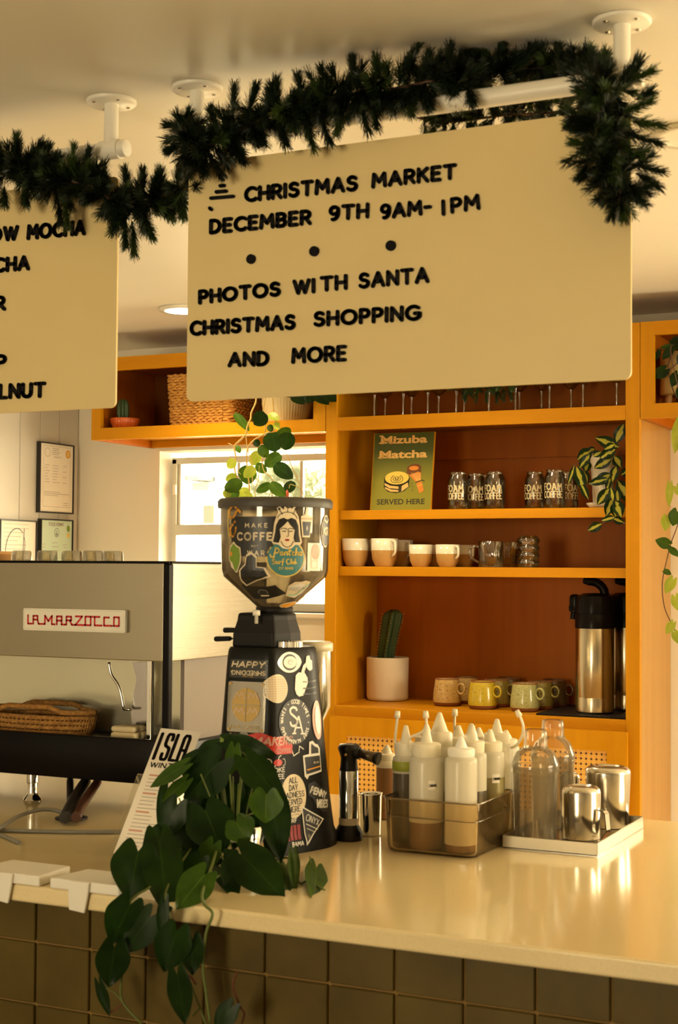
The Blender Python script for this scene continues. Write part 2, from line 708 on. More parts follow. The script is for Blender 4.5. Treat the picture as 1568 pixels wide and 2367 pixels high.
# left wall: upright boards with open V joints
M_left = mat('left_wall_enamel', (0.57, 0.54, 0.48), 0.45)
b = MB()
b.mi = 1
PK = YW - 0.007 - 0.132 * 34            # board left out for an added slit window, reflected in the steel
for lo, hi in (((YF, 0), (PK - 0.131, CEIL)), ((PK, 0), (YW, CEIL)), ((PK - 0.131, 0), (PK, 0.5)), ((PK - 0.131, 2.1), (PK, CEIL))):
    b.box((XL - 0.12, lo[0], lo[1]), (XL - 0.012, hi[0], hi[1]))
b.mi = 0
y = YW - 0.007
while y > YF:
    if abs(y - PK) < 0.01:
        b.box((XL - 0.014, y - 0.1295, 0.0), (XL, y, 0.5)); b.box((XL - 0.014, y - 0.1295, 2.1), (XL, y, CEIL))
    else:
        b.box((XL - 0.014, max(YF, y - 0.1295), 0.0), (XL, y, CEIL), bev=0.002, seg=1)
    y -= 0.132
struct(b.build('wall_left', [M_left, M_darkgap]))
b = MB(); b.box((XL - 0.07, PK - 0.131, 0.5), (XL - 0.062, PK, 2.1)); struct(b.build('added_slit_window', clear('obscured_glass', (0.42, 0.42, 0.40), refl=0.5, rough=0.2, edge=0.2)))
# back wall with the window opening
wx0, wx1, wz0, wz1 = -3.356, -2.42, 1.452, 2.112
b = MB()
for lo, hi in (((XL - 0.1, YW, 0), (wx0, YW + 0.16, CEIL)), ((wx1, YW, 0), (-0.05, YW + 0.16, CEIL)), ((1.05, YW, 0), (XR + 0.1, YW + 0.16, CEIL)), ((-0.05, YW, 0), (1.05, YW + 0.16, 1.2)), ((-0.05, YW, 2.1), (1.05, YW + 0.16, CEIL)),
               ((wx0, YW, 0), (wx1, YW + 0.16, wz0)), ((wx0, YW, wz1), (wx1, YW + 0.16, CEIL))):
    b.box(lo, hi)
struct(b.build('wall_back', M_wall))
# right wall with a long window
b = MB()
for lo, hi in (((XR, YF, 0), (XR + 0.15, YW, 1.4)), ((XR, YF, 2.35), (XR + 0.15, YW, CEIL)), ((XR, YF, 1.4), (XR + 0.15, 2.5, 2.35)), ((XR, 4.7, 1.4), (XR + 0.15, YW, 2.35))):
    b.box(lo, hi)
struct(b.build('wall_right', M_wall))
b = MB()
for lo, hi in (((XL, YF - 0.15, 0), (XR, YF, 0.7)), ((XL, YF - 0.15, 2.3), (XR, YF, CEIL)), ((XL, YF - 0.15, 0.7), (-2.5, YF, 2.3)), ((-1.3, YF - 0.15, 0.7), (XR, YF, 2.3))):
    b.box(lo, hi)
struct(b.build('wall_front', M_wall))

# window in the back wall
wr = bpy.data.objects.new('window_1', None); C.objects.link(wr); wr.location = (wx0, YW + 0.1, wz0); struct(wr)
WO = wr.location
Yg = YW + 0.11
b = MB()
b.box((wx0 + 0.01, Yg - 0.03, wz0), (wx0 + 0.034, Yg + 0.03, 2.085), bev=0.003)
b.box((wx1 - 0.03, Yg - 0.03, wz0), (wx1, Yg + 0.03, 2.085), bev=0.003)
b.box((wx0 + 0.01, Yg - 0.03, 2.062), (wx1, Yg + 0.03, 2.09), bev=0.003)
b.box((wx0 + 0.01, Yg - 0.03, wz0), (wx1, Yg + 0.03, wz0 + 0.035), bev=0.003)
b.build('window_frame', M_alu, wr, WO)
b = MB()
b.box((wx0 + 0.03, Yg - 0.035, 1.764), (wx1, Yg + 0.02, 1.808), bev=0.003)
b.box((wx0 + 0.03, Yg - 0.02, 1.8), (wx0 + 0.048, Yg + 0.01, 2.066), bev=0.002)
for px in (555, 700):
    xx = atY(px, 1100, Yg).x
    b.box((xx - 0.007, Yg - 0.012, 1.8), (xx + 0.007, Yg + 0.008, 2.066), bev=0.002)
b.build('window_sash', M_alu, wr, WO)
b = MB()
b.box((wx0 + 0.036, Yg - 0.045, 1.935), (wx0 + 0.056 - 0.03, Yg - 0.03, 1.975), bev=0.002)
b.build('window_latch', M_white, wr, WO)
M_glass = clear('window_glass', (0.97, 0.98, 0.96), refl=0.8, rough=0.0, edge=0.2)
b = MB(); b.box((wx0 + 0.03, Yg - 0.004, wz0 + 0.03), (wx1 - 0.02, Yg, 2.07)); b.build('window_pane', M_glass, wr, WO)
b = MB(); b.box((wx0 - 0.0, YW - 0.022, wz0 - 0.02), (wx1, YW + 0.1, wz0), bev=0.006); o = struct(b.build('trim_1', M_white))
# outdoor ground, neighbouring white building and a conifer, seen over-bright through the panes
M_out = mat('white_stucco', (0.86, 0.85, 0.80), 0.8, bump=0.05)
M_outdark = mat('dark_pane_glass', (0.006, 0.010, 0.002), 0.4)  # dark greenish pane of the neighbouring house
b = MB(); b.box((-14, YW + 0.4, -0.12), (8, 16, -0.02)); struct(b.build('ground', mat('pale_paving', (0.6, 0.58, 0.52), 0.8)))
bt = thing('neighbour_house', 'white stucco house standing outside beyond the window', 'building', (-5.6, 9.5, -0.02))
O = bt.location
b = MB(); b.box((-8.5, 9.5, -0.02), (-3.75, 12, 4.2)); b.build('house_wall', M_out, bt, O)
p0 = atY(459, 1085, 9.45); p1 = atY(486, 1135, 9.45); p2 = atY(468, 1168, 9.45); p3 = atY(487, 1210, 9.45)
b = MB(); b.box((p0.x - 0.02, 9.30, p1.z + 0.1), (p1.x, 9.5, p0.z - 0.08), bev=0.01); b.box((p0.x, 9.36, p1.z), (p1.x + 0.04, 9.5, p1.z + 0.06)); b.build('wall_lamp_box', mat('grey_metal', (0.05, 0.05, 0.05), 0.5), bt, O)
b = MB(); b.box((p2.x, 9.46, p3.z), (p3.x, 9.5, p2.z)); b.build('house_window', M_outdark, bt, O)

# ceiling downlights
M_lamp = mat('lamp_diffuser', (0.9, 0.85, 0.7), 0.4, emit=(1.0, 0.86, 0.58), estr=14.0)


def downlight(px, py, rad, label, on=True, power=22):
    p = atZ(px, py, CEIL)
    t = thing('ceiling_downlight', label, 'ceiling light', (p.x, p.y, CEIL - 0.012), 'recessed ceiling downlights')
    bb = MB(); bb.lathe([(rad * 0.78, 0.0), (rad, 0.0), (rad, 0.012), (rad * 0.78, 0.012), (rad * 0.78, 0.0)], n=40, cap=False); bb.build('trim_ring', M_white, t)
    bb = MB(); bb.lathe([(0, 0.004), (rad * 0.78, 0.004)], n=32, cap=False); bb.build('diffuser', M_lamp if on else M_white, t)
    if on:
        l = bpy.data.lights.new('downlight_beam', 'SPOT'); l.energy = power; l.color = (1.0, 0.78, 0.42); l.spot_size = 2.2; l.spot_blend = 0.6; l.shadow_soft_size = rad * 0.7
        lo = bpy.data.objects.new('downlight_beam', l); C.objects.link(lo); lo.location = (0, 0, -0.02); lo.parent = t
    return t


downlight(424, 712, 0.085, 'glowing recessed downlight between the two hanging boards')
downlight(960, 640, 0.085, 'added unseen downlight behind the large board, lighting the tall maple shelving unit', power=18)  # hidden lamp added to brighten the shelving front
downlight(1600, 306, 0.085, 'unlit round ceiling fitting at the edge beside the garland end', on=False)

# ================================================================== COUNTER
M_quartz = mat('cream_quartz', (0.84, 0.69, 0.39), 0.14, noise=0.06, nscale=300, coat=0.3, spec=0.5)


def tile_mat():
    M = bpy.data.materials.new('grey_green_tiles')
    M.use_nodes = True
    nt = M.node_tree
    p = nt.nodes['Principled BSDF']
    tc = nt.nodes.new('ShaderNodeTexCoord')
    n = nt.nodes.new('ShaderNodeTexNoise'); n.inputs['Scale'].default_value = 9; n.inputs['Detail'].default_value = 4
    nt.links.new(tc.outputs['Object'], n.inputs['Vector'])
    r = nt.nodes.new('ShaderNodeValToRGB')
    r.color_ramp.elements[0].color = (0.068, 0.045, 0.008, 1); r.color_ramp.elements[1].color = (0.105, 0.072, 0.013, 1)
    r.color_ramp.elements[0].position = 0.3; r.color_ramp.elements[1].position = 0.7
    nt.links.new(n.outputs['Fac'], r.inputs['Fac']); nt.links.new(r.outputs['Color'], p.inputs['Base Color'])
    p.inputs['Roughness'].default_value = 0.4
    p.inputs['Specular IOR Level'].default_value = 0.2
    bp = nt.nodes.new('ShaderNodeBump'); bp.inputs['Strength'].default_value = 0.05
    nt.links.new(n.outputs['Fac'], bp.inputs['Height']); nt.links.new(bp.outputs['Normal'], p.inputs['Normal'])
    return M


M_tile = tile_mat()
M_grout = mat('tan_grout', (0.24, 0.14, 0.035), 0.85)
CT = 1.07
YT = 2.165
b = MB(); b.box((XL + 0.003, 2.132, CT - 0.031), (2.2, 3.335, CT), bev=0.005, seg=3)
tag(b.build('countertop', M_quartz, smooth=False), 'cream quartz slab of the bar counter carrying the coffee machine', 'countertop')
ct = thing('tiled_counter_base', 'grey green square tiled front under the cream counter slab', 'counter', (0, YT, 0))
b = MB(); b.box((XL + 0.003, YT + 0.004, 0.0), (2.15, 3.30, CT - 0.0325)); b.build('grout_wall', M_grout, ct, ct.location)
b = MB()
pit, ph = 0.1157, 0.109
x = -1.6345 - pit * 19
z0 = 0.9615
zs = [z0 - ph * k for k in range(-1, 9)]
while x < 2.1:
    for z in zs:
        zt = min(z, CT - 0.0335)
        zb = z - ph + 0.004
        if zb < 0.01 or x + 0.005 < XL:
            continue
        if zt - zb > 0.01:
            b.box((x + 0.0022, YT - 0.003, zb), (x + pit - 0.0022, YT + 0.006, zt - 0.0002 if zt < z else zt - 0.0), bev=0.0015, seg=1)
    x += pit
b.build('wall_tiles', M_tile, ct, ct.location)

# ================================================================== SHELVING
W_v = wood('maple_upright', (0.58, 0.255, 0.003), (0.50, 0.21, 0.002), 'Z')
W_h = wood('maple_rail', (0.58, 0.25, 0.003), (0.50, 0.20, 0.002), 'X')
W_side = wood('maple_sheen_panel', (0.44, 0.235, 0.05), (0.38, 0.19, 0.035), 'Z', rough=0.35, coat=0.3)  # same maple; the glancing sheen is put into this paler colour
W_dark = wood('shaded_lining', (0.15, 0.04, 0.003), (0.10, 0.024, 0.002), 'Z', scale=0.6)  # shadow inside the overhead cabinets put into the wood colour
W_in = wood('shaded_plywood_lining', (0.47, 0.135, 0.005), (0.36, 0.095, 0.003), 'Z', scale=0.6, rough=0.45)  # redder plywood, darkened with the shade inside the shelves


def zy(px, py, Y=YC):
    return atY(px, py, Y).z


def xy(px, py, Y=YC):
    return atY(px, py, Y).x


TOP = 2.445
sx0, sx1 = xy(751, 1300), xy(1480, 1300)          # outer faces of the tall unit
si0, si1 = xy(777, 1300), xy(1446.7, 1300)        # inner edges of its stiles
YB = 5.215
zA1, zA0 = (zy(778, 964.5) + zy(1446, 937)) / 2, (zy(778, 995.3) + zy(1446, 970.3)) / 2
YS = 4.84
zB1, zB0 = (zy(790, 1180.2, YS) + zy(1420, 1172.5, YS)) / 2, (zy(790, 1200.2, YS) + zy(1440, 1196.5, YS)) / 2
zC1, zC0 = (zy(790, 1310.3, YS) + zy(1440, 1312, YS)) / 2, (zy(790, 1331.8, YS) + zy(1440, 1335, YS)) / 2
zD1 = (zy(773.5, 1630) + zy(1446, 1665)) / 2
zDoor = (zy(762, 1656, 4.78) + zy(1450, 1692, 4.78)) / 2
su = thing('shelving_unit', 'tall orange maple shelving unit with open shelves and cane doors', 'shelves', (sx0, YC, 0))
O = su.location
th = 0.02
b = MB(); b.box((sx0 + 0.001, YC + 0.02, 0), (sx0 + th, YW - 0.002, TOP)); b.build('side_panel', W_v, su, O)
b = MB(); b.box((sx1 - th, YC + 0.02, 0), (sx1 - 0.001, YW - 0.002, TOP)); b.build('side_panel', W_side, su, O)
b = MB(); b.box((sx0 + th, YB, 0.0), (sx1 - th, YW - 0.002, TOP)); b.build('back_panel', W_in, su, O)
b = MB(); b.box((sx0, YC, 0), (si0, YC + 0.02, TOP), bev=0.0015, seg=1); b.build('stile', W_v, su, O)
b = MB(); b.box((si1, YC, 0), (sx1, YC + 0.02, TOP), bev=0.0015, seg=1); b.build('stile', W_v, su, O)
b = MB(); b.box((sx0 + th, YC + 0.02, TOP - 0.02), (sx1 - th, YB, TOP)); b.build('top_panel', W_h, su, O)
b = MB(); b.box((si0, YC, TOP - 0.075), (si1, YC + 0.02, TOP), bev=0.001, seg=1); b.build('top_rail', W_h, su, O)
for (zt, zb, yy) in ((zA1, zA0, YC + 0.0005), (zB1, zB0, YS), (zC1, zC0, YS), (zD1, zD1 - 0.04, YC + 0.0005)):
    b = MB(); b.box((si0 if yy < YS else sx0 + th, yy, zb), (si1 if yy < YS else sx1 - th, yy + 0.02, zt), bev=0.001, seg=1)
    b.box((sx0 + th, yy + 0.02, zt - 0.02), (sx1 - th, YB, zt - 0.0002)); b.build('shelf', W_h, su, O)
# cleat under the top of the second bay
b = MB(); b.box((sx0 + th, YB - 0.018, zA0 - 0.085), (sx1 - th, YB, zA0 + 0.02)); b.build('back_cleat', W_in, su, O)


def cane_mat():
    M = bpy.data.materials.new('woven_cane')
    M.use_nodes = True
    nt = M.node_tree
    p = nt.nodes['Principled BSDF']
    p.inputs['Roughness'].default_value = 0.5
    tc = nt.nodes.new('ShaderNodeTexCoord')
    sp = nt.nodes.new('ShaderNodeSeparateXYZ')
    nt.links.new(tc.outputs['Object'], sp.inputs[0])

    def mth(op, a, b_=None, c=None):
        n = nt.nodes.new('ShaderNodeMath'); n.operation = op
        for i, s in enumerate((a, b_, c)):
            if s is None: continue
            if isinstance(s, (int, float)): n.inputs[i].default_value = s
            else: nt.links.new(s, n.inputs[i])
        return n.outputs[0]
    P = 0.0175
    fx = mth('PINGPONG', mth('ADD', sp.outputs[0], 10.0), P / 2)
    fz = mth('PINGPONG', mth('ADD', sp.outputs[2], 10.0), P / 2)
    d = mth('SQRT', mth('ADD', mth('MULTIPLY', fx, fx), mth('MULTIPLY', fz, fz)))
    hole = mth('LESS_THAN', d, 0.0039)
    fx2 = mth('SUBTRACT', P / 2, fx); fz2 = mth('SUBTRACT', P / 2, fz)
    d2 = mth('SQRT', mth('ADD', mth('MULTIPLY', fx2, fx2), mth('MULTIPLY', fz2, fz2)))
    h2 = mth('LESS_THAN', d2, 0.0011)
    diag = mth('ABSOLUTE', mth('SUBTRACT', fx, fz2))
    dl = mth('LESS_THAN', diag, 0.0007)
    mk = nt.nodes.new('ShaderNodeMix'); mk.data_type = 'RGBA'
    mk.inputs[6].default_value = (0.80, 0.45, 0.09, 1); mk.inputs[7].default_value = (0.45, 0.2, 0.03, 1)
    nt.links.new(dl, mk.inputs[0])
    m2 = nt.nodes.new('ShaderNodeMix'); m2.data_type = 'RGBA'
    nt.links.new(mk.outputs[2], m2.inputs[6]); m2.inputs[7].default_value = (0.09, 0.03, 0.008, 1)
    nt.links.new(mth('MAXIMUM', hole, h2), m2.inputs[0])
    nt.links.new(m2.outputs[2], p.inputs['Base Color'])
    return M


M_cane = cane_mat()
Yd = 4.78
dx0, dx1 = atY(762, 1656, Yd).x, atY(1450, 1692, Yd).x
dm = atY(1097, 1680, Yd).x
for (a, c, cx0, cx1) in ((dx0, dm - 0.0015, atY(800, 1705, Yd).x, None), (dm + 0.0015, dx1, None, atY(1403, 1730, Yd).x)):
    if cx1 is None: cx1 = c - (cx0 - a)
    if cx0 is None: cx0 = a + (c - cx1)
    zc1 = (atY(800, 1701, Yd).z + atY(1403, 1735, Yd).z) / 2
    b = MB()
    for lo, hi in (((a, Yd, 0.12), (cx0, YC - 0.001, zDoor)), ((cx1, Yd, 0.12), (c, YC - 0.001, zDoor)), ((cx0, Yd, zc1), (cx1, YC - 0.001, zDoor)), ((cx0, Yd, 0.12), (cx1, YC - 0.001, 0.12 + zDoor - zc1))):
        b.box(lo, hi)
    dr = b.build('cabinet_door', W_v, su, O)
    b = MB(); b.box((cx0, Yd + 0.008, 0.12 + zDoor - zc1), (cx1, Yd + 0.011, zc1)); b.build('cane_panel', M_cane, dr, O)
b = MB(); b.box((si0, YC + 0.002, 0.0), (si1, YC + 0.018, zD1 - 0.0405)); b.build('lower_front', W_in, su, O)


def overhead(name, label, x0, x1, o0, o1, zb, zo0, zo1, ztop):
    t = thing(name, label, 'cabinet', (x0, YC, zb))
    O = t.location
    rec = zb + 0.03
    b = MB(); b.box((x0, YC + 0.02, zb), (x0 + 0.02, YW - 0.002, ztop)); b.build('side_panel', W_in, t, O)
    b = MB(); b.box((x1 - 0.02, YC + 0.02, zb), (x1, YW - 0.002, ztop)); b.build('side_panel', W_in, t, O)
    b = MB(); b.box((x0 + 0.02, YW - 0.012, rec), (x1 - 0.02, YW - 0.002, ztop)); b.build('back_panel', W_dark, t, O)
    b = MB(); b.box((x0, YC, zb), (o0, YC + 0.02, ztop)); b.build('stile', W_v, t, O)
    b = MB(); b.box((o1, YC, zb), (x1, YC + 0.02, ztop)); b.build('stile', W_v, t, O)
    b = MB(); b.box((o0, YC + 0.0004, zb), (o1, YC + 0.02, zo0)); b.build('bottom_rail', W_h, t, O)
    b = MB(); b.box((o0, YC + 0.0004, zo1), (o1, YC + 0.02, ztop)); b.build('top_rail', W_h, t, O)
    b = MB(); b.box((x0 + 0.02, YC + 0.02, rec), (x1 - 0.02, YW - 0.012, zo0 - 0.001)); b.build('floor_panel', W_h, t, O)
    b = MB(); b.box((x0 + 0.02, YC + 0.02, ztop - 0.02), (x1 - 0.02, YW - 0.012, ztop)); b.build('top_panel', W_in, t, O)
    b = MB(); b.box((x0 + 0.02, YW - 0.032, zb), (x1 - 0.02, YW - 0.0125, rec - 0.0005)); b.build('back_cleat', W_h, t, O)
    return t


olx0 = xy(211, 1010)
ozb = (zy(211, 1019) + zy(752, 995.6)) / 2
ozo0 = (zy(238, 990.5) + zy(724, 967.5)) / 2
ozo1 = zy(270, 856)
overhead('overhead_cabinet', 'open maple overhead cabinet above the window holding the woven basket', olx0, sx0 - 0.002, xy(232.5, 980), xy(724.5, 960), ozb, ozo0, ozo1, TOP)
rzb = zy(1490, 967.3)
overhead('overhead_cabinet', 'open maple overhead cabinet right of the tall shelving unit', sx1 + 0.002, sx1 + 1.25, xy(1512.5, 900), sx1 + 1.2, rzb, zy(1516, 932.5), zy(1516, 773.5), TOP)

# ================================================================== HANGING BOARDS
M_board = mat('cream_board', (0.76, 0.60, 0.285), 0.5, noise=0.02, nscale=6)
YBD = 2.4
bx0, bx1, bz0, bz1 = atY(433.5, 700, YBD).x, atY(1459.3, 700, YBD).x, 1.944, 2.3975


def rrect(x0, z0, x1, z1, r, n=6):
    pts = []
    for (cx, cz, a0) in ((x1 - r, z0 + r, -90), (x1 - r, z1 - r, 0), (x0 + r, z1 - r, 90), (x0 + r, z0 + r, 180)):
        for i in range(n + 1):
            a = math.radians(a0 + 90 * i / n)
            pts.append((cx + r * math.cos(a), cz + r * math.sin(a)))
    return pts


def word(fl, s, xl, yl, xr, yr, cap, w=8.3):
    cap = cap + 1.2
    a, c = atY(xl + w / 2, yl - w / 2, YBD), atY(xr - w / 2, yr - w / 2, YBD)
    k = ppm(a)
    h = (cap - w) / k * 1.0
    fl.text(s, a.x, a.z, h, w=w / k / h, mi=0, layer=1, gap=0.34, width=(c.x - a.x), ang=math.atan2(c.z - a.z, c.x - a.x))


bfn = lambda u, v, h: Vector((u, YBD - h, v))


def board(label, x0, x1, z0, z1, lines, extra=None):
    t = thing('hanging_sign_board', label, 'sign', ((x0 + x1) / 2, YBD, z0), 'cream letter boards hung from the rails')
    O = t.location
    b = MB(); b.prism(rrect(x0, z0, x1, z1, 0.0125), 0.005, (0, YBD, 0), (1, 0, 0), (0, 0, 1), n=(0, 1, 0)); b.build('panel', M_board, t, O)
    for ln in lines:
        for wd in ln:
            fl = Flat(); word(fl, *wd)
            b = MB(); fl.thick(b, bfn, 0.0004, 0.0048); b.build('lettering', M_ink, t, O)
    for nm, fl in (extra or []):
        b = MB(); fl.thick(b, bfn, 0.0004, 0.0048); b.build(nm, M_ink, t, O)
    return t


ex = []
for (px, py, rr) in ((582, 599.5, 11.2), (728, 581.5, 11.8), (905, 568.5, 12.0)):
    p = atY(px, py, YBD); ex.append(('round_dot', Flat())); ex[-1][1].ell(p.x, p.z, rr / ppm(p) * 1.04, rr / ppm(p), n=24, k=1)
for (xa, ya, xb, yb, w) in ((514.5, 413, 517.5, 416, 8), (511, 430.5, 520, 429.5, 8), (502, 444.5, 524.5, 442.5, 8), (489.5, 459, 541, 454.5, 7.6), (487, 482, 490, 485, 8)):
    a, c = atY(xa, ya, YBD), atY(xb, yb, YBD); ex.append(('tree_bar', Flat())); ex[-1][1].line([(a.x, a.z), (c.x, c.z)], w / ppm(a))
main_board = board('large cream hanging sign board lettered with the Christmas market and Santa photos', bx0, bx1, bz0, bz1, [
    [('CHRISTMAS', 566, 469.5, 829, 443, 36), ('MARKET', 860, 437, 1057.5, 416, 36)],
    [('DECEMBER', 485, 543, 722, 521, 35), ('9TH', 761, 513, 855, 506, 36), ('9AM-', 880, 509, 1000, 497, 36), ('1', 1019, 500, 1030, 500, 37), ('PM', 1043, 495, 1112, 486, 37)],
    [('PHOTOS', 460, 705, 651, 686, 34), ('WI', 678, 683, 731, 679, 35), ('TH', 741, 676, 805, 671, 36), ('SANTA', 830, 669, 994, 655, 37)],
    [('CHRISTMAS', 440, 778, 685, 763, 35), ('SHOPPING', 726, 757, 973, 742, 36)],
    [('AND', 528, 850, 624, 847, 35), ('MORE', 675, 842, 803, 836, 37)]], ex)
lx1 = atY(268.5, 800, YBD).x
left_board = board('left cream hanging sign board listing mocha and hazelnut drinks', lx1 - 0.86, lx1, 1.939, bz1 - 0.004, [
    [('OW', -27, 562, 45, 557, 35), ('MOCHA', 63, 556, 200, 545, 36)],
    [('CHA', -14, 632, 71, 626, 35)],
    [('R', -12, 722, 16, 719, 36)],
    [('P', -9, 856, 18, 854, 35)],
    [('ELNUT', -26, 925, 108, 920, 36)]])

# rails, posts and ceiling flanges
ZR = atY(1247, 209, YBD).z
RR = 0.0168


def rail(label, x0, x1, posts, straps):
    t = thing('hanging_rail', label, 'rail', ((x0 + x1) / 2, YBD, CEIL), 'white pipe rails fixed to the ceiling')
    O = t.location
    b = MB(); b.tube([(x0, YBD, ZR), (x1, YBD, ZR)], RR, n=24); autosmooth(b.build('cross_pipe', M_white, t, O))
    for px in posts:
        b = MB(); b.tube([(px, YBD, ZR), (px, YBD, CEIL - 0.006)], 0.0142, n=24); autosmooth(b.build('post', M_white, t, O))
        b = MB(); b.lathe([(0.0, -0.008), (0.046, -0.008), (0.049, -0.005), (0.049, 0)], (px, YBD, CEIL - 0.0005), n=40, cap=False)
        fl_ = b.build('flange', M_white, t, O)
        for k in range(4):
            a = PI / 4 + PI / 2 * k + 0.2
            b = MB(); b.lathe([(0, -0.0102), (0.0035, -0.0098), (0.0045, -0.0078)], (px + 0.036 * math.cos(a), YBD + 0.036 * math.sin(a), CEIL - 0.0005), n=10, cap=False)
            b.build('screw', M_steel, fl_, O)
        b = MB(); b.tube([(px - 0.022, YBD, ZR), (px + 0.022, YBD, ZR)], RR + 0.0025, n=24); autosmooth(b.build('tee_joint', M_white, t, O))
    for px in straps:
        b = MB(); b.box((px - 0.007, YBD + 0.002, bz1 + 0.0005), (px + 0.007, YBD + 0.014, ZR - RR * 0.6), bev=0.001); b.build('hanger_strap', M_white, t, O)
    return t


p1, p2, p3 = atY(456, 205, YBD).x, atY(1438, 48, YBD).x, atY(258, 230, YBD).x
rail('white pipe rail carrying the Christmas market board', p1 - 0.05, p2 + 0.035, (p1, p2), (p1 + 0.06, p2 - 0.05))
rail('white pipe rail carrying the left drinks board', lx1 - 0.9, atY(293, 348, YBD).x, (p3, p3 - 0.84), (atY(213, 380, YBD).x, p3 - 0.8))

# ================================================================== ESPRESSO MACHINE
YM = 2.85
XM = atY(390, 1530, YM).x
XML = XM - 0.94
ZT = atY(375, 1297, YM).z
ZS = atY(375, 1530, YM).z
ZB1 = atY(375, 1713, YM).z
ZB0 = atY(375, 1817, YM).z
M_gloss = mat('gloss_black', (0.005, 0.004, 0.004), 0.22, spec=0.10)


def steel_lines(name, col, rough, axis):
    M = bpy.data.materials.new(name)
    M.use_nodes = True
    nt = M.node_tree
    p = nt.nodes['Principled BSDF']
    p.inputs['Metallic'].default_value = 1.0
    p.inputs['Base Color'].default_value = (*col, 1)
    tc = nt.nodes.new('ShaderNodeTexCoord')
    mp = nt.nodes.new('ShaderNodeMapping')
    mp.inputs['Scale'].default_value = {'X': (1.5, 400, 400), 'Z': (400, 400, 1.5), 'Y': (400, 1.5, 400)}[axis]
    nt.links.new(tc.outputs['Object'], mp.inputs['Vector'])
    n = nt.nodes.new('ShaderNodeTexNoise'); n.inputs['Scale'].default_value = 1.0; n.inputs['Detail'].default_value = 3
    nt.links.new(mp.outputs['Vector'], n.inputs['Vector'])
    mr = nt.nodes.new('ShaderNodeMapRange'); mr.inputs[3].default_value = rough * 0.8; mr.inputs[4].default_value = rough * 1.25
    nt.links.new(n.outputs['Fac'], mr.inputs[0]); nt.links.new(mr.outputs[0], p.inputs['Roughness'])
    bp = nt.nodes.new('ShaderNodeBump'); bp.inputs['Strength'].default_value = 0.08; bp.inputs['Distance'].default_value = 0.002
    nt.links.new(n.outputs['Fac'], bp.inputs['Height']); nt.links.new(bp.outputs['Normal'], p.inputs['Normal'])
    MATS[name] = M
    return M


M_brush = steel_lines('horizontal_brushed_steel', (0.40, 0.35, 0.26), 0.24, 'X')
M_side = steel_lines('satin_side_steel', (0.34, 0.31, 0.24), 0.26, 'Y')
M_pale = mat('dull_mirror_steel', (0.80, 0.76, 0.58), 0.22, metal=0.75, noise=0.06, nscale=5)
em = thing('espresso_machine', 'large steel and black espresso machine with red lettered badge on the counter', 'coffee machine', (XM - 0.47, 3.05, CT))
O = em.location
YMB = 3.31
b = MB(); b.box((XML, YM + 0.004, ZS), (XM - 0.018, YM + 0.02, ZT - 0.004), bev=0.002); b.build('back_panel', M_brush, em, O)
b = MB(); b.box((XM - 0.012, YM + 0.016, ZS + 0.001), (XM - 0.003, YMB, ZT - 0.004), bev=0.0015); b.build('side_panel', M_side, em, O)
b = MB(); b.box((XML, YM + 0.02, ZS + 0.01), (XM - 0.013, YMB - 0.003, ZT - 0.05)); b.build('boiler_body', M_brush, em, O)
b = MB()
b.box((XML, YM - 0.001, ZT - 0.006), (XM, YM + 0.012, ZT), bev=0.0015)
b.box((XM - 0.012, YM, ZT - 0.006), (XM, YMB, ZT), bev=0.0015)
b.box((XML, YMB - 0.012, ZT - 0.006), (XM, YMB, ZT), bev=0.0015)
b.build('top_rail', M_gloss, em, O)
b = MB(); b.box((XM - 0.0175, YM, ZB0), (XM, YM + 0.018, ZT - 0.006), bev=0.003); b.build('corner_post', M_gloss, em, O)
b = MB(); b.box((XM - 0.018, YMB - 0.02, ZB0), (XM, YMB, ZT - 0.006), bev=0.003); b.build('corner_post', M_gloss, em, O)
pi = atY(348, 1600, YM + 0.08).x
b = MB(); b.box((pi - 0.005, YM + 0.075, ZB1 - 0.02), (pi + 0.004, YM + 0.09, ZS + 0.02), bev=0.002); b.build('inner_post', M_gloss, em, O)
b = MB(); b.box((pi + 0.008, YM + 0.05, ZB1 - 0.02), (pi + 0.02, YM + 0.06, ZS + 0.02), bev=0.002); b.build('inner_strip', M_chrome, em, O)
b = MB(); b.box((XML, YM, ZB0), (XM - 0.001, YM + 0.02, ZB1), bev=0.004); b.box((XML, YM + 0.02, ZB0), (XM - 0.004, YMB, ZB1 - 0.012), bev=0.003); autosmooth(b.build('drip_tray', M_gloss, em, O))
b = MB(); b.box((XML, YM + 0.19, ZB1 - 0.013), (XM - 0.03, YM + 0.2, ZS + 0.012)); b.build('splash_panel', M_pale, em, O)
M_grey = mat('lavender_grey_panel', (0.23, 0.19, 0.165), 0.45)
b = MB(); b.box((XM - 0.03, YM + 0.1, ZB1 - 0.013), (XM - 0.02, YMB - 0.02, ZS)); b.build('lower_side_panel', M_grey, em, O)
# badge
a, c = atY(58, 1407, YM), atY(293, 1459, YM)
bz1_, bz0_ = (atY(60, 1406, YM).z + atY(290, 1410, YM).z) / 2, (atY(60, 1457, YM).z + atY(290, 1462, YM).z) / 2
b = MB(); b.prism(rrect(a.x, bz0_, c.x, bz1_, 0.004), 0.010, (0, YM + 0.0035, 0), (1, 0, 0), (0, 0, 1), n=(0, -1, 0))
bd = b.build('badge', mat('frosted_acrylic', (0.80, 0.78, 0.70), 0.2, coat=0.6), em, O)
b = MB(); b.prism(rrect(a.x + 0.006, bz0_ + 0.0055, c.x - 0.006, bz1_ - 0.0055, 0.002), 0.0004, (0, YM - 0.0064, 0), (1, 0, 0), (0, 0, 1), n=(0, -1, 0))
b.build('badge_plate', mat('badge_white', (0.82, 0.80, 0.72), 0.3), bd, O)
M_red = mat('signal_red', (0.55, 0.012, 0.02), 0.35)
fl = Flat()
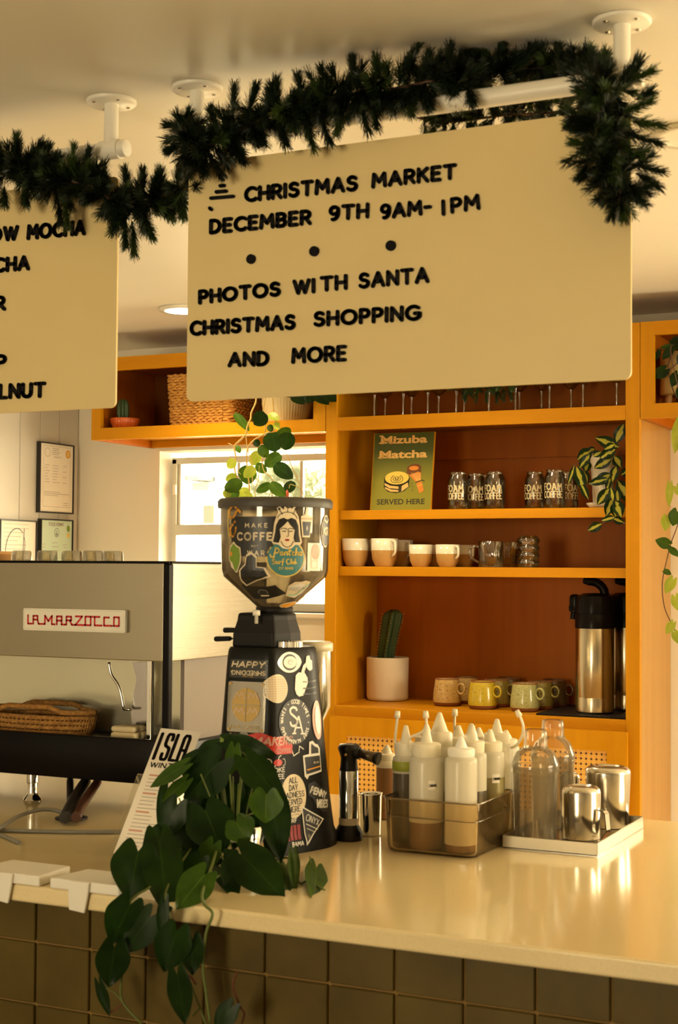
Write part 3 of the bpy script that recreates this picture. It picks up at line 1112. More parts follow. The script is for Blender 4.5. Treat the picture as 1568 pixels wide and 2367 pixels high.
u0_, u1_ = atY(69, 1440, YM).x, atY(279, 1448, YM).x
vb, vt = bz0_ + 0.0155, bz1_ - 0.0165
S = (u1_ - u0_) / 10.35


def L_(pts, dx):
    fl.line([(u0_ + (dx + x) * S, vb + y * (vt - vb)) for x, y in pts], 0.0044, 0, 1)


bA = [(0, 0), (0, 1), (0.55, 1), (0.55, 0.55), (0.75, 0.45), (0.75, 0)]
L_([(0, 1), (0, 0), (0.45, 0)], 0)
L_([(0, 0.0), (0, 0.95), (0.5, 0.95), (0.5, 0.5), (0.0, 0.5)], 0.62); L_([(0.5, 0.5), (0.62, 0.0), (1.3, 0.0)], 0.62)
L_([(0, 0), (0, 1), (0.4, 0.35), (0.8, 1), (0.8, 0), (1.15, 0)], 1.98)
L_([(0, 0), (0, 0.95), (0.55, 0.95), (0.55, 0)], 3.35); L_([(0, 0.45), (0.55, 0.45)], 3.35); L_([(0.55, 0), (1.0, 0)], 3.35)
L_([(0, 0), (0, 0.95), (0.55, 0.95), (0.55, 0.5), (0, 0.5)], 4.45); L_([(0.4, 0.5), (0.62, 0), (1.0, 0)], 4.45)
L_([(0, 1), (0.75, 1), (0, 0), (1.05, 0)], 5.5)
L_([(0, 0), (0, 1), (0.6, 1), (0.6, 0), (0, 0)], 6.6); L_([(0.6, 1), (1.6, 1)], 6.6)
L_([(0.1, 0.95), (0.1, 0), (0.9, 0)], 7.55)
L_([(0.65, 0.95), (0.1, 0.95), (0.1, 0), (1.0, 0)], 8.6)
L_([(0, 0), (0, 1), (0.55, 1), (0.55, 0), (0, 0)], 9.8)
b = MB(); fl.put(b, lambda u, v, h: Vector((u, YM - 0.0070 - h, v)), lift=0.0004, base=0.0)
b.build('badge_lettering', M_red, bd, O)


# feet
def foot(px, py, name='foot'):
    p = atZ(px, py, CT)
    b = MB()
    b.lathe([(0.0, 0.0), (0.022, 0.0), (0.0225, 0.002), (0.021, 0.005), (0.0145, 0.013), (0.0125, 0.020), (0.0125, 0.042), (0.015, 0.044), (0.015, ZB0 - CT)], (p.x, p.y, CT + 0.0002), n=28)
    autosmooth(b.build(name, M_chrome, em, O), 40)


foot(75, 1925 - 75); foot(345, 1874)
# steam wand seen through the gap; the plate is a distorted reflection built as shape
pts = [(252, 1531), (258, 1560), (276, 1590), (287, 1640)]
b = MB(); b.tube(smoothpath([atY(x, y, YM + 0.12) for x, y in pts]), 0.0035, n=10)
b.tube([atY(287, 1640, YM + 0.12), atY(304, 1640, YM + 0.12)], 0.003, n=10)
b.build('steam_wand', M_chrome, em, O)
pl_ = [atY(x, y, YM + 0.14) for x, y in ((305, 1531), (345, 1531), (345, 1600), (341, 1655), (330, 1690), (306, 1678), (302, 1640), (310, 1600), (316, 1570))]
b = MB(); b.prism([(p.x, p.z) for p in pl_], 0.012, (0, YM + 0.14, 0), (1, 0, 0), (0, 0, 1), n=(0, 1, 0)); b.build('reflection_plate', mat('grey_steel', (0.5, 0.47, 0.46), 0.18, metal=1.0), em, O)
# tubes running from the tray to the counter hole
M_rub = mat('black_rubber', (0.016, 0.013, 0.011), 0.5)
M_brn = mat('brown_hose', (0.085, 0.03, 0.015), 0.4)
ho = thing('drain_hoses', 'black and brown drain hoses curving from beneath the espresso machine into the counter', 'hoses', atZ(165, 1900, CT))
HO = ho.location


def ctr(px, py, z):
    return atZ(px, py, z)


h0 = atZ(165, 1893, CT)
for name, x0, x1, rr, M in (('black_hose', 198, 150, 0.013, M_rub), ('brown_hose', 225, 176, 0.011, M_brn), ('black_hose', 162, 163, 0.0085, M_rub)):
    a = atY(x0, 1815, YM + 0.07)
    c = atZ(x1, 1890, CT + 0.018)
    mid = (a + c) / 2 + Vector((-0.01 if x0 > 170 else 0, 0, -0.006))
    b = MB(); b.tube(smoothpath([Vector((a.x, a.y, ZB0 - 0.017)), mid, c], 8), rr, n=12); b.build(name, M, ho, HO)
b = MB(); b.lathe([(0.0, 0.0003), (0.036, 0.0003), (0.036, 0.004), (0.025, 0.006), (0.0, 0.006)], (h0.x, h0.y, CT), n=28); b.build('grommet', M_rub, ho, HO)
M_hose = mat('grey_cable', (0.20, 0.19, 0.16), 0.45)
gc = thing('grey_cable', 'grey cable looping across the counter below the espresso machine', 'cable', atZ(100, 1925, CT))
rr = 0.0045
b = MB(); b.tube(smoothpath([atZ(-40, 1922, CT + rr), atZ(-5, 1916, CT + 0.012), atZ(45, 1886, CT + 0.018), atZ(100, 1871, CT + 0.022), atZ(150, 1879, CT + 0.014), atZ(175, 1894, CT + 0.012)]), rr, n=10)
b.tube(smoothpath([atZ(-40, 1917, CT + rr), atZ(60, 1921, CT + rr), atZ(200, 1923, CT + rr), atZ(315, 1921, CT + rr), atZ(380, 1912, CT + rr)]), rr, n=10)
b.tube(smoothpath([atZ(-40, 1925, CT + rr), atZ(0, 1930, CT + rr), atZ(45, 1948, CT + rr)]), rr * 0.9, n=10)
o = b.build('cable', M_hose, gc, gc.location)

# carton, cup glasses along the machine's top
M_tumbler = clear('tumbler_glass', (0.93, 0.93, 0.88), refl=0.95, rough=0.01, edge=0.72)
ZTOP = ZT - 0.05


def tumbler_proto():
    t = thing('glass_tumbler', '', 'glass', (0, 0, 0), 'upturned glass tumblers on top of the espresso machine')
    H_ = 0.074
    b = MB()
    wob = lambda a, z: 1.0 + 0.02 * math.cos(8 * a)
    b.lathe([(0.0275, 0.0), (0.0245, H_ - 0.004), (0.0205, H_), (0.0, H_)], n=48, cap=False, wob=wob)
    b.build('outer_wall', M_tumbler, t)
    b = MB()
    b.lathe([(0.0255, 0.0005), (0.0225, H_ * 0.62), (0.017, H_ * 0.70), (0.0, H_ * 0.76)], n=32, cap=False, wob=wob)
    b.build('inner_wall', M_tumbler, t)
    return t


tt = tumbler_proto()
tl = ['left most upturned glass tumbler on the espresso machine', 'second upturned glass tumbler from the left on the espresso machine', 'third upturned glass tumbler from the left on the espresso machine',
      'fourth upturned glass tumbler from the left on the espresso machine', 'upturned tumbler standing behind the fourth and last tumblers on the machine', 'last upturned tumbler at the right of the row on the machine']
for i, (px, yy) in enumerate(((50, 2.92), (110, 2.92), (166, 2.95), (215, 2.92), (236, 3.08), (258, 2.985))):
    p = atY(px, 1280, yy)
    if i == 0:
        tt.location = (p.x, p.y, ZTOP + 0.0005); tt['label'] = tl[0]
    else:
        dup(tt, (p.x, p.y + (0.005 if i == 5 else 0), ZTOP + 0.0005), tl[i], rz=0.3 * i)
p = atY(2, 1280, 2.95)
t = thing('cardboard_box', 'small tan cardboard box on top of the espresso machine', 'box', (p.x, p.y, ZTOP))
b = MB(); b.box((p.x - 0.05, p.y - 0.03, ZTOP + 0.0005), (p.x + 0.022, p.y + 0.03, ZTOP + 0.0655), bev=0.001); b.build('carton', mat('kraft_card', (0.55, 0.30, 0.10), 0.8), t, t.location)
b = MB(); b.box((p.x - 0.051, p.y - 0.031, ZTOP + 0.0657), (p.x + 0.012, p.y + 0.031, ZTOP + 0.073), bev=0.001); b.build('lid_flap', mat('kraft_card_light', (0.62, 0.36, 0.14), 0.8), t, t.location)

# woven basket and folded towel on the drip tray
M_rope = mat('woven_seagrass', (0.50, 0.25, 0.055), 0.8, col2=(0.30, 0.13, 0.025), nscale=90, bump=0.6, bscale=220)
ZK = ZB1 - 0.012
pc = atY(95, 1680, YM + 0.105)
bk = thing('oval_basket', 'low oval rope basket with cut out handles inside the espresso machine gap', 'basket', (pc.x, pc.y, ZK))
ax_, ay_ = 0.155, 0.055
for k in range(4):
    s = 0.93 + 0.02 * k
    pts = [(pc.x + ax_ * s * math.cos(2 * PI * i / 48), pc.y + ay_ * s * math.sin(2 * PI * i / 48), ZK + 0.0062 + 0.0118 * k) for i in range(49)]
    if k == 0: bb = MB()
    bb.tube(pts, 0.0056, n=8, cap=False)
bb.lathe([(0, 0.001), (0.9, 0.001), (0.9, 0.004), (0, 0.004)], (pc.x, pc.y, ZK + 0.001), n=40, sx=ax_, sy=ay_, cap=False)
bb.build('rope_wall', M_rope, bk, bk.location)
b = MB()
pts = []
for i in range(49):
    a = 2 * PI * i / 48
    lift = 0.020 * max(0.0, math.cos(2 * (a + PI / 2)) * 1.4 - 0.35) if abs(math.cos(a)) < 0.85 else 0
    pts.append((pc.x + ax_ * 1.0 * math.cos(a), pc.y + ay_ * 1.0 * math.sin(a), ZK + 0.0545 + min(lift, 0.012)))
b.tube(pts, 0.0066, n=8, cap=False); b.build('handle_rim', M_rope, bk, bk.location)
# diagonal stitches
b = MB()
for i in range(70):
    a = 2 * PI * i / 70
    b.tube([(pc.x + ax_ * 0.955 * math.cos(a), pc.y + ay_ * 0.955 * math.sin(a), ZK + 0.004), (pc.x + (ax_ * 0.99 + 0.004) * math.cos(a + 0.05), pc.y + (ay_ * 0.99 + 0.004) * math.sin(a + 0.05), ZK + 0.046)], 0.0022, n=5)
b.build('weave_stitching', M_rope, bk, bk.location)
pw = atY(300, 1690, YM + 0.09)
tw = thing('folded_towel', 'folded cream towel beside the oval rope basket', 'towel', (pw.x, pw.y, ZK))
b = MB(); b.box((pw.x - 0.036, pw.y - 0.03, ZK + 0.0005), (pw.x + 0.034, pw.y + 0.03, ZK + 0.017), bev=0.007, seg=3); autosmooth(b.build('lower_fold', mat('cream_cloth', (0.74, 0.62, 0.38), 0.9, bump=0.2, bscale=200), tw, tw.location), 50)
b = MB(); b.box((pw.x - 0.036, pw.y - 0.028, ZK + 0.0172), (pw.x + 0.030, pw.y + 0.028, ZK + 0.031), bev=0.0065, seg=3); autosmooth(b.build('upper_fold', MATS['cream_cloth'], tw, tw.location), 50)

# ================================================================== GRINDER
GY = 2.645
gx = atY(634, 1500, GY).x - 0.018
gr = thing('coffee_grinder', 'tall black coffee grinder covered in stickers with a clear hopper', 'coffee grinder', (gx, GY, CT))
G0 = gr.location.copy()
M_gbody = mat('grinder_black', (0.007, 0.007, 0.006), 0.42, spec=0.16)
zbt = atY(560, 1497, GY - 0.07).z - CT          # body height


def gsec(s, fy=0.0):
    """one cross-section: narrow front, wide back, rounded"""
    base = [(-0.052, -0.072), (0.052, -0.072), (0.092, 0.05), (0.06, 0.105), (-0.06, 0.105), (-0.092, 0.05)]
    P = [Vector((x, y, 0)) * s for x, y in base]
    out = []
    n = len(P)
    for i in range(n):
        a, b_, c = P[i - 1], P[i], P[(i + 1) % n]
        r = (0.018 if i < 2 else 0.035) * s
        d0, d1 = (a - b_).normalized(), (c - b_).normalized()
        q0, q1 = b_ + d0 * r, b_ + d1 * r
        for k in range(6):
            t = k / 5
            out.append(q0 * (1 - t) ** 2 + b_ * 2 * t * (1 - t) + q1 * t * t)
    return out


def loft(mb, secs, cap=True, smooth=True):
    rings = []
    for (pts, z) in secs:
        rings.append([mb.v((p.x, p.y, z)) for p in pts])
    for a, b_ in zip(rings[:-1], rings[1:]):
        n = len(a)
        for k in range(n):
            k2 = (k + 1) % n
            mb.f([a[k], a[k2], b_[k2], b_[k]], smooth=smooth)
    if cap:
        mb.f(rings[0][::-1]); mb.f(rings[-1])


prof = [(0.0, 1.42), (0.02, 1.43), (0.035, 1.36), (0.10, 1.27), (0.18, 1.19), (0.28, 1.09), (zbt - 0.02, 1.0), (zbt - 0.006, 0.975), (zbt, 0.93)]
b = MB(); loft(b, [(gsec(s), z) for z, s in prof])
body = autosmooth(b.build('body', M_gbody, gr), 40)
bmx = bmesh.new(); bmx.from_mesh(body.data); bmx.transform(Matrix.Translation(G0)); GB = BVHTree.FromBMesh(bmx); bmx.free()


def hitg(px, py, bvh):
    d = ray(px, py).normalized()
    h = bvh.ray_cast(EYE, d)
    return h[0], h[1]


MC = {'cream': mat('sticker_cream', (0.78, 0.66, 0.46), 0.4), 'ink': mat('sticker_black', (0.014, 0.013, 0.012), 0.4), 'white': mat('sticker_white', (0.80, 0.77, 0.70), 0.4),
      'red': mat('sticker_red', (0.62, 0.03, 0.02), 0.4), 'pink': mat('sticker_pink', (0.78, 0.42, 0.34), 0.4), 'teal': mat('sticker_teal', (0.05, 0.20, 0.22), 0.4), 'yellow': mat('sticker_yellow', (0.75, 0.55, 0.12), 0.4),
      'green': mat('sticker_green', (0.18, 0.30, 0.03), 0.4), 'orange': mat('sticker_orange', (0.75, 0.33, 0.03), 0.4), 'grey': mat('sticker_grey', (0.30, 0.28, 0.25), 0.4), 'mint': mat('sticker_mint', (0.42, 0.60, 0.48), 0.4),
      'gold': mat('sticker_gold', (0.55, 0.36, 0.10), 0.45), 'silver': mat('sticker_silver', (0.30, 0.275, 0.23), 0.26, metal=1.0), 'skin': mat('sticker_tan', (0.62, 0.46, 0.30), 0.45), 'darkred': mat('sticker_dark_red', (0.28, 0.008, 0.01), 0.4)}
MN = list(MC)
MI = {k: i for i, k in enumerate(MN)}


def sticker(fl, px, py, bvh, name='sticker', label=None, up=(0, 0, 1), base=0.0006, roll=0.0):
    p, n = hitg(px, py, bvh)
    if p is None:
        print('MISS', label); return
    if n.dot(ray(px, py)) > 0: n = -n
    if roll:
        up = Matrix.Rotation(math.radians(roll), 3, n) @ Vector(up)
    fn = surf_fn(bvh, p, n, up)
    b = MB()
    fl.refine(0.0065)
    fl.put(b, fn, lift=0.0007, base=base + 0.0008)
    used = sorted(set(f.material_index for f in b.bm.faces))
    rm = {m_: i for i, m_ in enumerate(used)}
    for f in b.bm.faces: f.material_index = rm[f.material_index]
    o = b.build(name, [MC[MN[i]] for i in used], gr, G0, fix=False)
    if label: o['label'] = label
    return o


K = 1.0 / ppm(Vector((gx, GY - 0.08, 1.4)))       # metres per photo pixel at the grinder
fw = 1 / 0.88   # widening of the front face
sw = 1 / 0.70   # widening of the side face
# front: lettered plate
f = Flat(); f.rect(-44 * K * fw, -21 * K, 44 * K * fw, 21 * K, MI['ink'], 0)
f.text('HAPPY', -38 * K * fw, 4 * K, 12 * K, w=0.26, mi=MI['cream'], layer=1, width=74 * K * fw, slant=0.28)
f2 = Flat(); f2.text('SHREDDING', -40 * K * fw, -14 * K, 9 * K, w=0.24, mi=MI['cream'], layer=1, width=78 * K * fw)
f.items += [(l, m_, [(-x, -y - 19 * K) for x, y in pts]) for l, m_, pts in f2.items]
f.text('FRSTYLE', -12 * K * fw, -19 * K, 3 * K, w=0.2, mi=MI['gold'], layer=1, width=24 * K * fw)
sticker(f, 575, 1546, GB, label='black sticker with cream slanted lettering')
# steel name plate
f = Flat(); f.rings([(x * K * fw, y * K) for x, y in rrect(-44, -58, 44, 58, 5, 3)], MI['silver'], 0)
f.ell(0, 4 * K, 33 * K * fw, 39 * K, MI['gold'], 1)
for sx_ in (-16, 16):
    for sy_ in (22, -14):
        x0 = sx_ - 12
        f.line([((x0 + q * 6) * K * fw, (sy_ + 4 + (-8, 8, -3, 8, -8)[q]) * K) for q in range(5)], 3.2 * K, MI['skin'], 2, False)
f.line([(0, 43 * K), (0, -35 * K)], 1.4 * K, MI['silver'], 3); f.line([(-33 * K * fw, 4 * K), (33 * K * fw, 4 * K)], 1.4 * K, MI['silver'], 3)
f.text('MAZZER', -34 * K * fw, -51 * K, 8 * K, w=0.14, mi=MI['gold'], layer=1, width=66 * K * fw)
for sx_ in (-38, 38):
    for sy_ in (-52, 52):
        f.ell(sx_ * K * fw, sy_ * K, 3.4 * K, 3.4 * K, MI['gold'], 2, n=12, k=1)
sticker(f, 570, 1634, GB, name='name_plate', label='steel name plate with a gold roundel')
# small decals of the lower front, mostly behind the plant
f = Flat(); f.ell(0, 0, 10 * K, 14 * K, MI['green'], 0); f.ell(4 * K, -6 * K, 4 * K, 4 * K, MI['yellow'], 1)
sticker(f, 513, 1712, GB, label='small green and yellow sticker')
f = Flat(); f.ell(0, 0, 14 * K, 7 * K, MI['red'], 0); f.ell(22 * K, 4 * K, 12 * K, 8 * K, MI['grey'], 0); f.ell(-12 * K, 3 * K, 6 * K, 4 * K, MI['yellow'], 1)
sticker(f, 545, 1702, GB, label='red and grey sticker')
# red script sticker
f = Flat()
f.rings([(x * K * sw, y * K) for x, y in ((-36, -12), (-38, 18), (-20, 26), (-4, 14), (16, 14), (26, 26), (36, 22), (34, -26), (-4, -26))], MI['red'], 0, (0, 0))
f.text('MAKERS', -30 * K * sw, -4 * K, 17 * K, w=0.22, mi=MI['pink'], layer=1, width=62 * K * sw, slant=0.25)
f.text('COFFEE', 0 * K, -22 * K, 8 * K, w=0.2, mi=MI['pink'], layer=1, width=30 * K * sw)
sticker(f, 636, 1718, GB, label='red script sticker')
f = Flat(); f.ell(0, 0, 8 * K * sw, 8 * K, MI['red'], 0); f.line([(0, 8 * K), (2 * K, 13 * K), (8 * K, 16 * K)], 2 * K, MI['white'], 1); f.line(arc(16 * K, 0, 5 * K, 8 * K, -120, 120, 8), 1.6 * K, MI['white'], 0)
sticker(f, 643, 1763, GB, label='cherry sticker')
f = Flat(); f.line([(-18 * K, 6 * K), (-8 * K, 10 * K), (-4 * K, 0)], 2 * K, MI['white'], 0); f.line(arc(10 * K, 0, 8 * K, 8 * K, 0, 360, 12), 2 * K, MI['white'], 0); f.line(arc(10 * K, -2 * K, 16 * K, 13 * K, 190, 340, 10), 2 * K, MI['white'], 0)
sticker(f, 610, 1762, GB, label='white doodle sticker')
f = Flat(); f.text('OKE', -14 * K, 4 * K, 10 * K, w=0.2, mi=MI['white'], width=26 * K * 1.2); f.text('EE', -2 * K, -11 * K, 10 * K, w=0.2, mi=MI['white'], width=14 * K * 1.2); f.text('SS', 0, -25 * K, 5 * K, w=0.2, mi=MI['grey'], width=12 * K)
sticker(f, 644, 1789, GB, label='white lettered sticker')
# side: lens emblem
f = Flat()
f.rings([(x * K * sw, y * K) for x, y in [(27 * math.cos(2 * PI * i / 32) * (1 - 0.0), 24 * math.sin(2 * PI * i / 32) * abs(math.sin(2 * PI * i / 32)) ** 0.25) for i in range(32)]], MI['silver'], 0, (0, 0))
f.ell(0, 0, 16 * K * sw, 19 * K, MI['ink'], 1); f.ell(0, 0, 15 * K * sw, 14 * K, MI['white'], 2); f.line(arc(0, 0, 6 * K, 5 * K, 0, 300, 10), 1 * K, MI['grey'], 3)
sticker(f, 669, 1531, GB, label='silver lens shaped emblem with a round seal')
# bottle and hand silhouette
f = Flat()
f.rings([(x * K * sw, y * K) for x, y in ((-14, -42), (-17, -30), (-14, 2), (-8, 8), (6, 8), (13, -6), (13, -18), (2, -46), (-8, -48))], MI['white'], 0, (-2, -20))
f.rings([(x * K * sw, y * K) for x, y in ((-2, 6), (4, 24), (10, 30), (12, 44), (16, 46), (20, 46), (22, 36), (26, 34), (26, 14), (20, 10), (14, 14), (10, 24), (6, 8))], MI['white'], 0, (14, 26))
sticker(f, 697, 1562, GB, label='white bottle and hand silhouette sticker')
# lined oval
f = Flat(); f.ell(0, 0, 25 * K * sw * 0.85, 33 * K, MI['cream'], 0)
for q in range(-5, 6):
    y = q * 5.4
    hw = 23 * math.sqrt(max(0, 1 - (y / 33) ** 2))
    f.line([(-hw * K * sw * 0.8, y * K), (hw * K * sw * 0.8, (y - 1) * K)], 1.3 * K, MI['skin'], 1, False)
for q in range(-4, 5):
    x = q * 5.2
    hw = 30 * math.sqrt(max(0, 1 - (x / 25) ** 2))
    f.line([(x * K * sw * 0.85, -hw * K), (x * K * sw * 0.85, hw * K)], 0.7 * K, MI['skin'], 1, False)
sticker(f, 642, 1592, GB, label='cream oval sticker with a fine grid')
for i, yy in enumerate((1575, 1590, 1603)):
    f = Flat(); f.line([(-16 * K * sw, 0), (0, -1 * K), (16 * K * sw, 1 * K)], 3.2 * K, MI['ink'], 0)
    sticker(f, 716, yy, GB, name='stripe', label='black stripe')
# round surf badge with ring lettering
f = Flat(); f.ell(0, 0, 36 * K * sw, 53 * K, MI['ink'], 0)


def ring_text(fl_, s, a0, a1, rx, ry, h, mi, w=0.24):
    n = len(s)
    for i, ch in enumerate(s):
        if ch == ' ': continue
        a = math.radians(a0 + (a1 - a0) * i / (n - 1))
        x, y = rx * math.cos(a), ry * math.sin(a)
        tang = a - PI / 2
        wd = SK[ch][0] * h * 0.8 if ch in SK else 0
        if ch == '.':
            fl_.ell(x, y, h * 0.2, h * 0.2, mi, 1, n=8, k=1); continue
        ca, sa = math.cos(tang), math.sin(tang)
        for pl in SK[ch][1]:
            fl_.line([(x + (px_ * h * 0.8 - wd / 2) * ca - (py_ - 0.5) * h * sa, y + (px_ * h * 0.8 - wd / 2) * sa + (py_ - 0.5) * h * ca) for px_, py_ in pl], w * h, mi, 1, False)


ring_text(f, 'BAD WAVES . GOOD TIMES . SURF ALABAMA ', 215, -140, 30 * K * sw, 46.5 * K, 8.6 * K, MI['white'])
f.line([(x * K * sw, y * K) for x, y in ((4, 24), (4, 30), (-4, 34), (-11, 29), (-10, 20), (2, 8), (5, 0), (1, -9), (-7, -10), (-11, -4), (-11, 1))], 5.5 * K, MI['white'], 1, False)
f.line([(x * K * sw, y * K) for x, y in ((-4, -27), (8, 12), (16, -29))], 5 * K, MI['white'], 1, False); f.line([(x * K * sw, y * K) for x, y in ((1, -14), (12, -15))], 3.6 * K, MI['white'], 1, False)
f.line([(x * K * sw, y * K) for x, y in ((-8, -27), (1, -27))], 3.6 * K, MI['white'], 1, False); f.line([(x * K * sw, y * K) for x, y in ((11, -29), (20, -30))], 3.6 * K, MI['white'], 1, False)
sticker(f, 681, 1668, GB, label='round black badge ringed with white lettering', base=0.0009)
f = Flat(); f.line([(-14 * K * sw, 8 * K), (-10 * K * sw, -8 * K), (0, -2 * K)], 2.2 * K, MI['white'], 0); f.line([(2 * K * sw, -2 * K), (4 * K * sw, 13 * K), (13 * K * sw, 5 * K)], 2.2 * K, MI['white'], 0)
sticker(f, 688, 1738, GB, label='two white angled letters')
# mug sticker
f = Flat()
f.rings([(x * K * sw, y * K) for x, y in ((-20, -36), (-22, 12), (-8, 14), (-6, 42), (2, 44), (8, 36), (14, 34), (20, 24), (20, 12), (22, -30), (-10, -36), (-14, -44))], MI['white'], 0, (0, -8))
f.rings([(x * K * sw, y * K) for x, y in ((-16, -32), (-18, 8), (18, 8), (19, -26))], MI['ink'], 1, (0, -10)); f.line([(-15 * K * sw, -22 * K), (18 * K * sw, -17 * K)], 3 * K, MI['orange'], 2, False)
f.rings([(x * K * sw, y * K) for x, y in ((-3, 14), (-2, 38), (6, 30), (14, 26), (15, 14))], MI['ink'], 1, (5, 22)); f.text('RUN', 2 * K, -9 * K, 4 * K, w=0.25, mi=MI['cream'], layer=2, width=12 * K * sw)
sticker(f, 722, 1756, GB, label='black cup sticker with a white edge')
# cream oval with five lines of lettering
f = Flat(); f.ell(0, 0, 31 * K * sw * 0.92, 50 * K, MI['cream'], 0)
for i, (s, wd) in enumerate((('ALL', 20), ('DAY', 20), ('RADNESS', 52), ('SERVED', 40), ('HERE', 28))):
    ww = wd * K * sw * 0.9
    f.text(s, -ww / 2, (30 - 16.5 * i) * K, 12 * K, w=0.16, mi=MI['ink'], layer=1, width=ww, round_=False, serif=0.10)
f.text('SLOW COFFEE', -11 * K * sw, -44 * K, 3 * K, w=0.14, mi=MI['grey'], width=22 * K * sw)
sticker(f, 678, 1840, GB, label='cream oval sticker with five lines of lettering')
# purple white script
f = Flat()
f.rings([(x * K * sw, y * K) for x, y in ((-24, 8), (-24, 34), (-8, 38), (6, 22), (20, 14), (22, -10), (24, -36), (10, -38), (-6, -22), (-14, -2))], MI['ink'], 0, (0, 4))
f.text('PENNY', -20 * K * sw, 14 * K, 14 * K, w=0.3, mi=MI['white'], layer=1, width=40 * K * sw, slant=0.2, ang=-0.35)
f.text('VIBES', -8 * K * sw, -22 * K, 16 * K, w=0.3, mi=MI['white'], layer=1, width=30 * K * sw, slant=0.2, ang=-0.12)
sticker(f, 736, 1842, GB, label='white script sticker')
# triangle
f = Flat()
tri = [(-24, 46), (27, 8), (-19, -46)]
f.rings([(x * K * sw, y * K) for x, y in tri], MI['white'], 0, (-4, 4)); f.rings([(-4 * K * sw + (x + 4) * K * sw * 0.86, 4 * K + (y - 4) * K * 0.86) for x, y in tri], MI['ink'], 1, (-4 * K * sw, 4 * K))
f.text('ONYX', -17 * K * sw, 12 * K, 15 * K, w=0.13, mi=MI['white'], layer=2, width=30 * K * sw, ang=-0.42, round_=False)
f.line([(-16 * K * sw, 3 * K), (9 * K * sw, -13 * K)], 2 * K, MI['white'], 2); f.line([(-15 * K * sw, -7 * K), (2 * K * sw, -18 * K)], 1.4 * K, MI['white'], 2); f.ell(-12 * K * sw, -27 * K, 4 * K, 6 * K, MI['silver'], 2, n=12)
sticker(f, 722, 1905, GB, label='black triangular sticker with a white edge', base=0.0012)
f = Flat(); f.text('SURF', -17 * K * sw, 22 * K, 9 * K, w=0.22, mi=MI['white'], width=24 * K * sw, serif=0.1, round_=False); f.text('BAMA', -8 * K * sw, -31 * K, 9 * K, w=0.22, mi=MI['white'], width=25 * K * sw, serif=0.1, round_=False)
for q in range(4): f.rect((-17 + 8.2 * q) * K * sw, -18 * K, (-10.4 + 8.2 * q) * K * sw, 16 * K, MI['darkred'], 0, 2, 3)
sticker(f, 679, 1924, GB, label='sticker of four dark red bars between two words')
f = Flat(); f.ell(0, 0, 14 * K * sw, 46 * K, MI['pink'], 0); f.ell(0, 0, 8 * K * sw, 34 * K, MI['white'], 1)
sticker(f, 733, 1664, GB, label='tall pale pink oval sticker on the right edge')

# neck, knobs, collar
zn0, zn1 = zbt, atY(620, 1416, GY).z - CT
b = MB()
loft(b, [([Vector((x * s, y * s, 0)) for x, y in ((-0.052, -0.05), (0.044, -0.05), (0.056, 0.0), (0.05, 0.06), (-0.05, 0.06), (-0.058, 0.0))], z) for z, s in ((zn0 - 0.001, 1.0), (zn0 + 0.028, 0.98), (zn1 - 0.014, 0.86), (zn1, 0.84))], smooth=False)
o = b.build('burr_housing', M_blackmat, gr)
md = o.modifiers.new('bevel', 'BEVEL'); md.width = 0.006; md.segments = 3
b = MB(); b.lathe([(0.0, zn0 + 0.001), (0.03, zn0 + 0.001), (0.03, zn0 + 0.012), (0.026, zn0 + 0.014), (0.0, zn0 + 0.014)], (0.052, -0.008, 0), n=120, wob=lambda a, z: 1 + 0.035 * (1 if int(a / (2 * PI) * 120) % 4 < 2 else 0), smooth=False); b.build('adjusting_collar', M_chrome, gr)
pk = atY(593, 1425, GY - 0.06)
b = MB(); b.lathe([(0, -0.014), (0.0035, -0.014), (0.0035, 0.002), (0.0075, 0.002), (0.0075, 0.012), (0, 0.013)], pk, n=20); b.build('lock_screw', M_white, gr, G0)
for nm, (xa, ya, xb, yb, xc, yc, r1) in (('fork_lever', (518, 1456.5, 545, 1456.5, 566, 1458, 0.0056)), ('dosing_handle', (497, 1477, 534, 1476, 564, 1477, 0.0056))):
    A, B_, C_ = (atY(x, y, GY - 0.03) for x, y in ((xa, ya), (xb, yb), (xc, yc)))
    b = MB(); b.tube([B_, C_], 0.0016, n=8); o = b.build(nm, M_chrome, gr, G0)
    b = MB(); b.tube([A, A + (B_ - A) * 0.1, A + (B_ - A) * 0.9, B_], [r1 * 0.8, r1, r1 * 0.9, r1 * 0.7], n=14); b.build('grip', M_blackmat, o, G0)

# doser behind
pd = atY(727, 1487, 2.80)
M_clear = clear('clear_acrylic', (0.88, 0.86, 0.78), refl=0.95, rough=0.03, edge=0.6, body=0.12)
zd1 = atY(727, 1487, 2.80).z; zd0 = atY(740, 1632, 2.80).z
b = MB(); b.lathe([(0.012, zd0 - 0.05), (0.036, zd0), (0.0365, zd1 - 0.016)], (pd.x, pd.y, 0), n=40, cap=False); b.build('dosing_chamber', M_chrome, gr, G0)
b = MB(); b.lathe([(0.0, zd1 - 0.018), (0.0395, zd1 - 0.016), (0.0395, zd1), (0.034, zd1 + 0.004), (0, zd1 + 0.004)], (pd.x, pd.y, 0), n=40, cap=False); b.build('dosing_lid', mat('clear_lid_plastic', (0.75, 0.68, 0.5), 0.25), gr, G0)
b = MB(); b.box((pd.x - 0.03, pd.y - 0.10, zd0 - 0.02), (pd.x + 0.005, pd.y + 0.01, zd0 + 0.09), bev=0.004); b.build('doser_bracket', M_gbody, gr, G0)

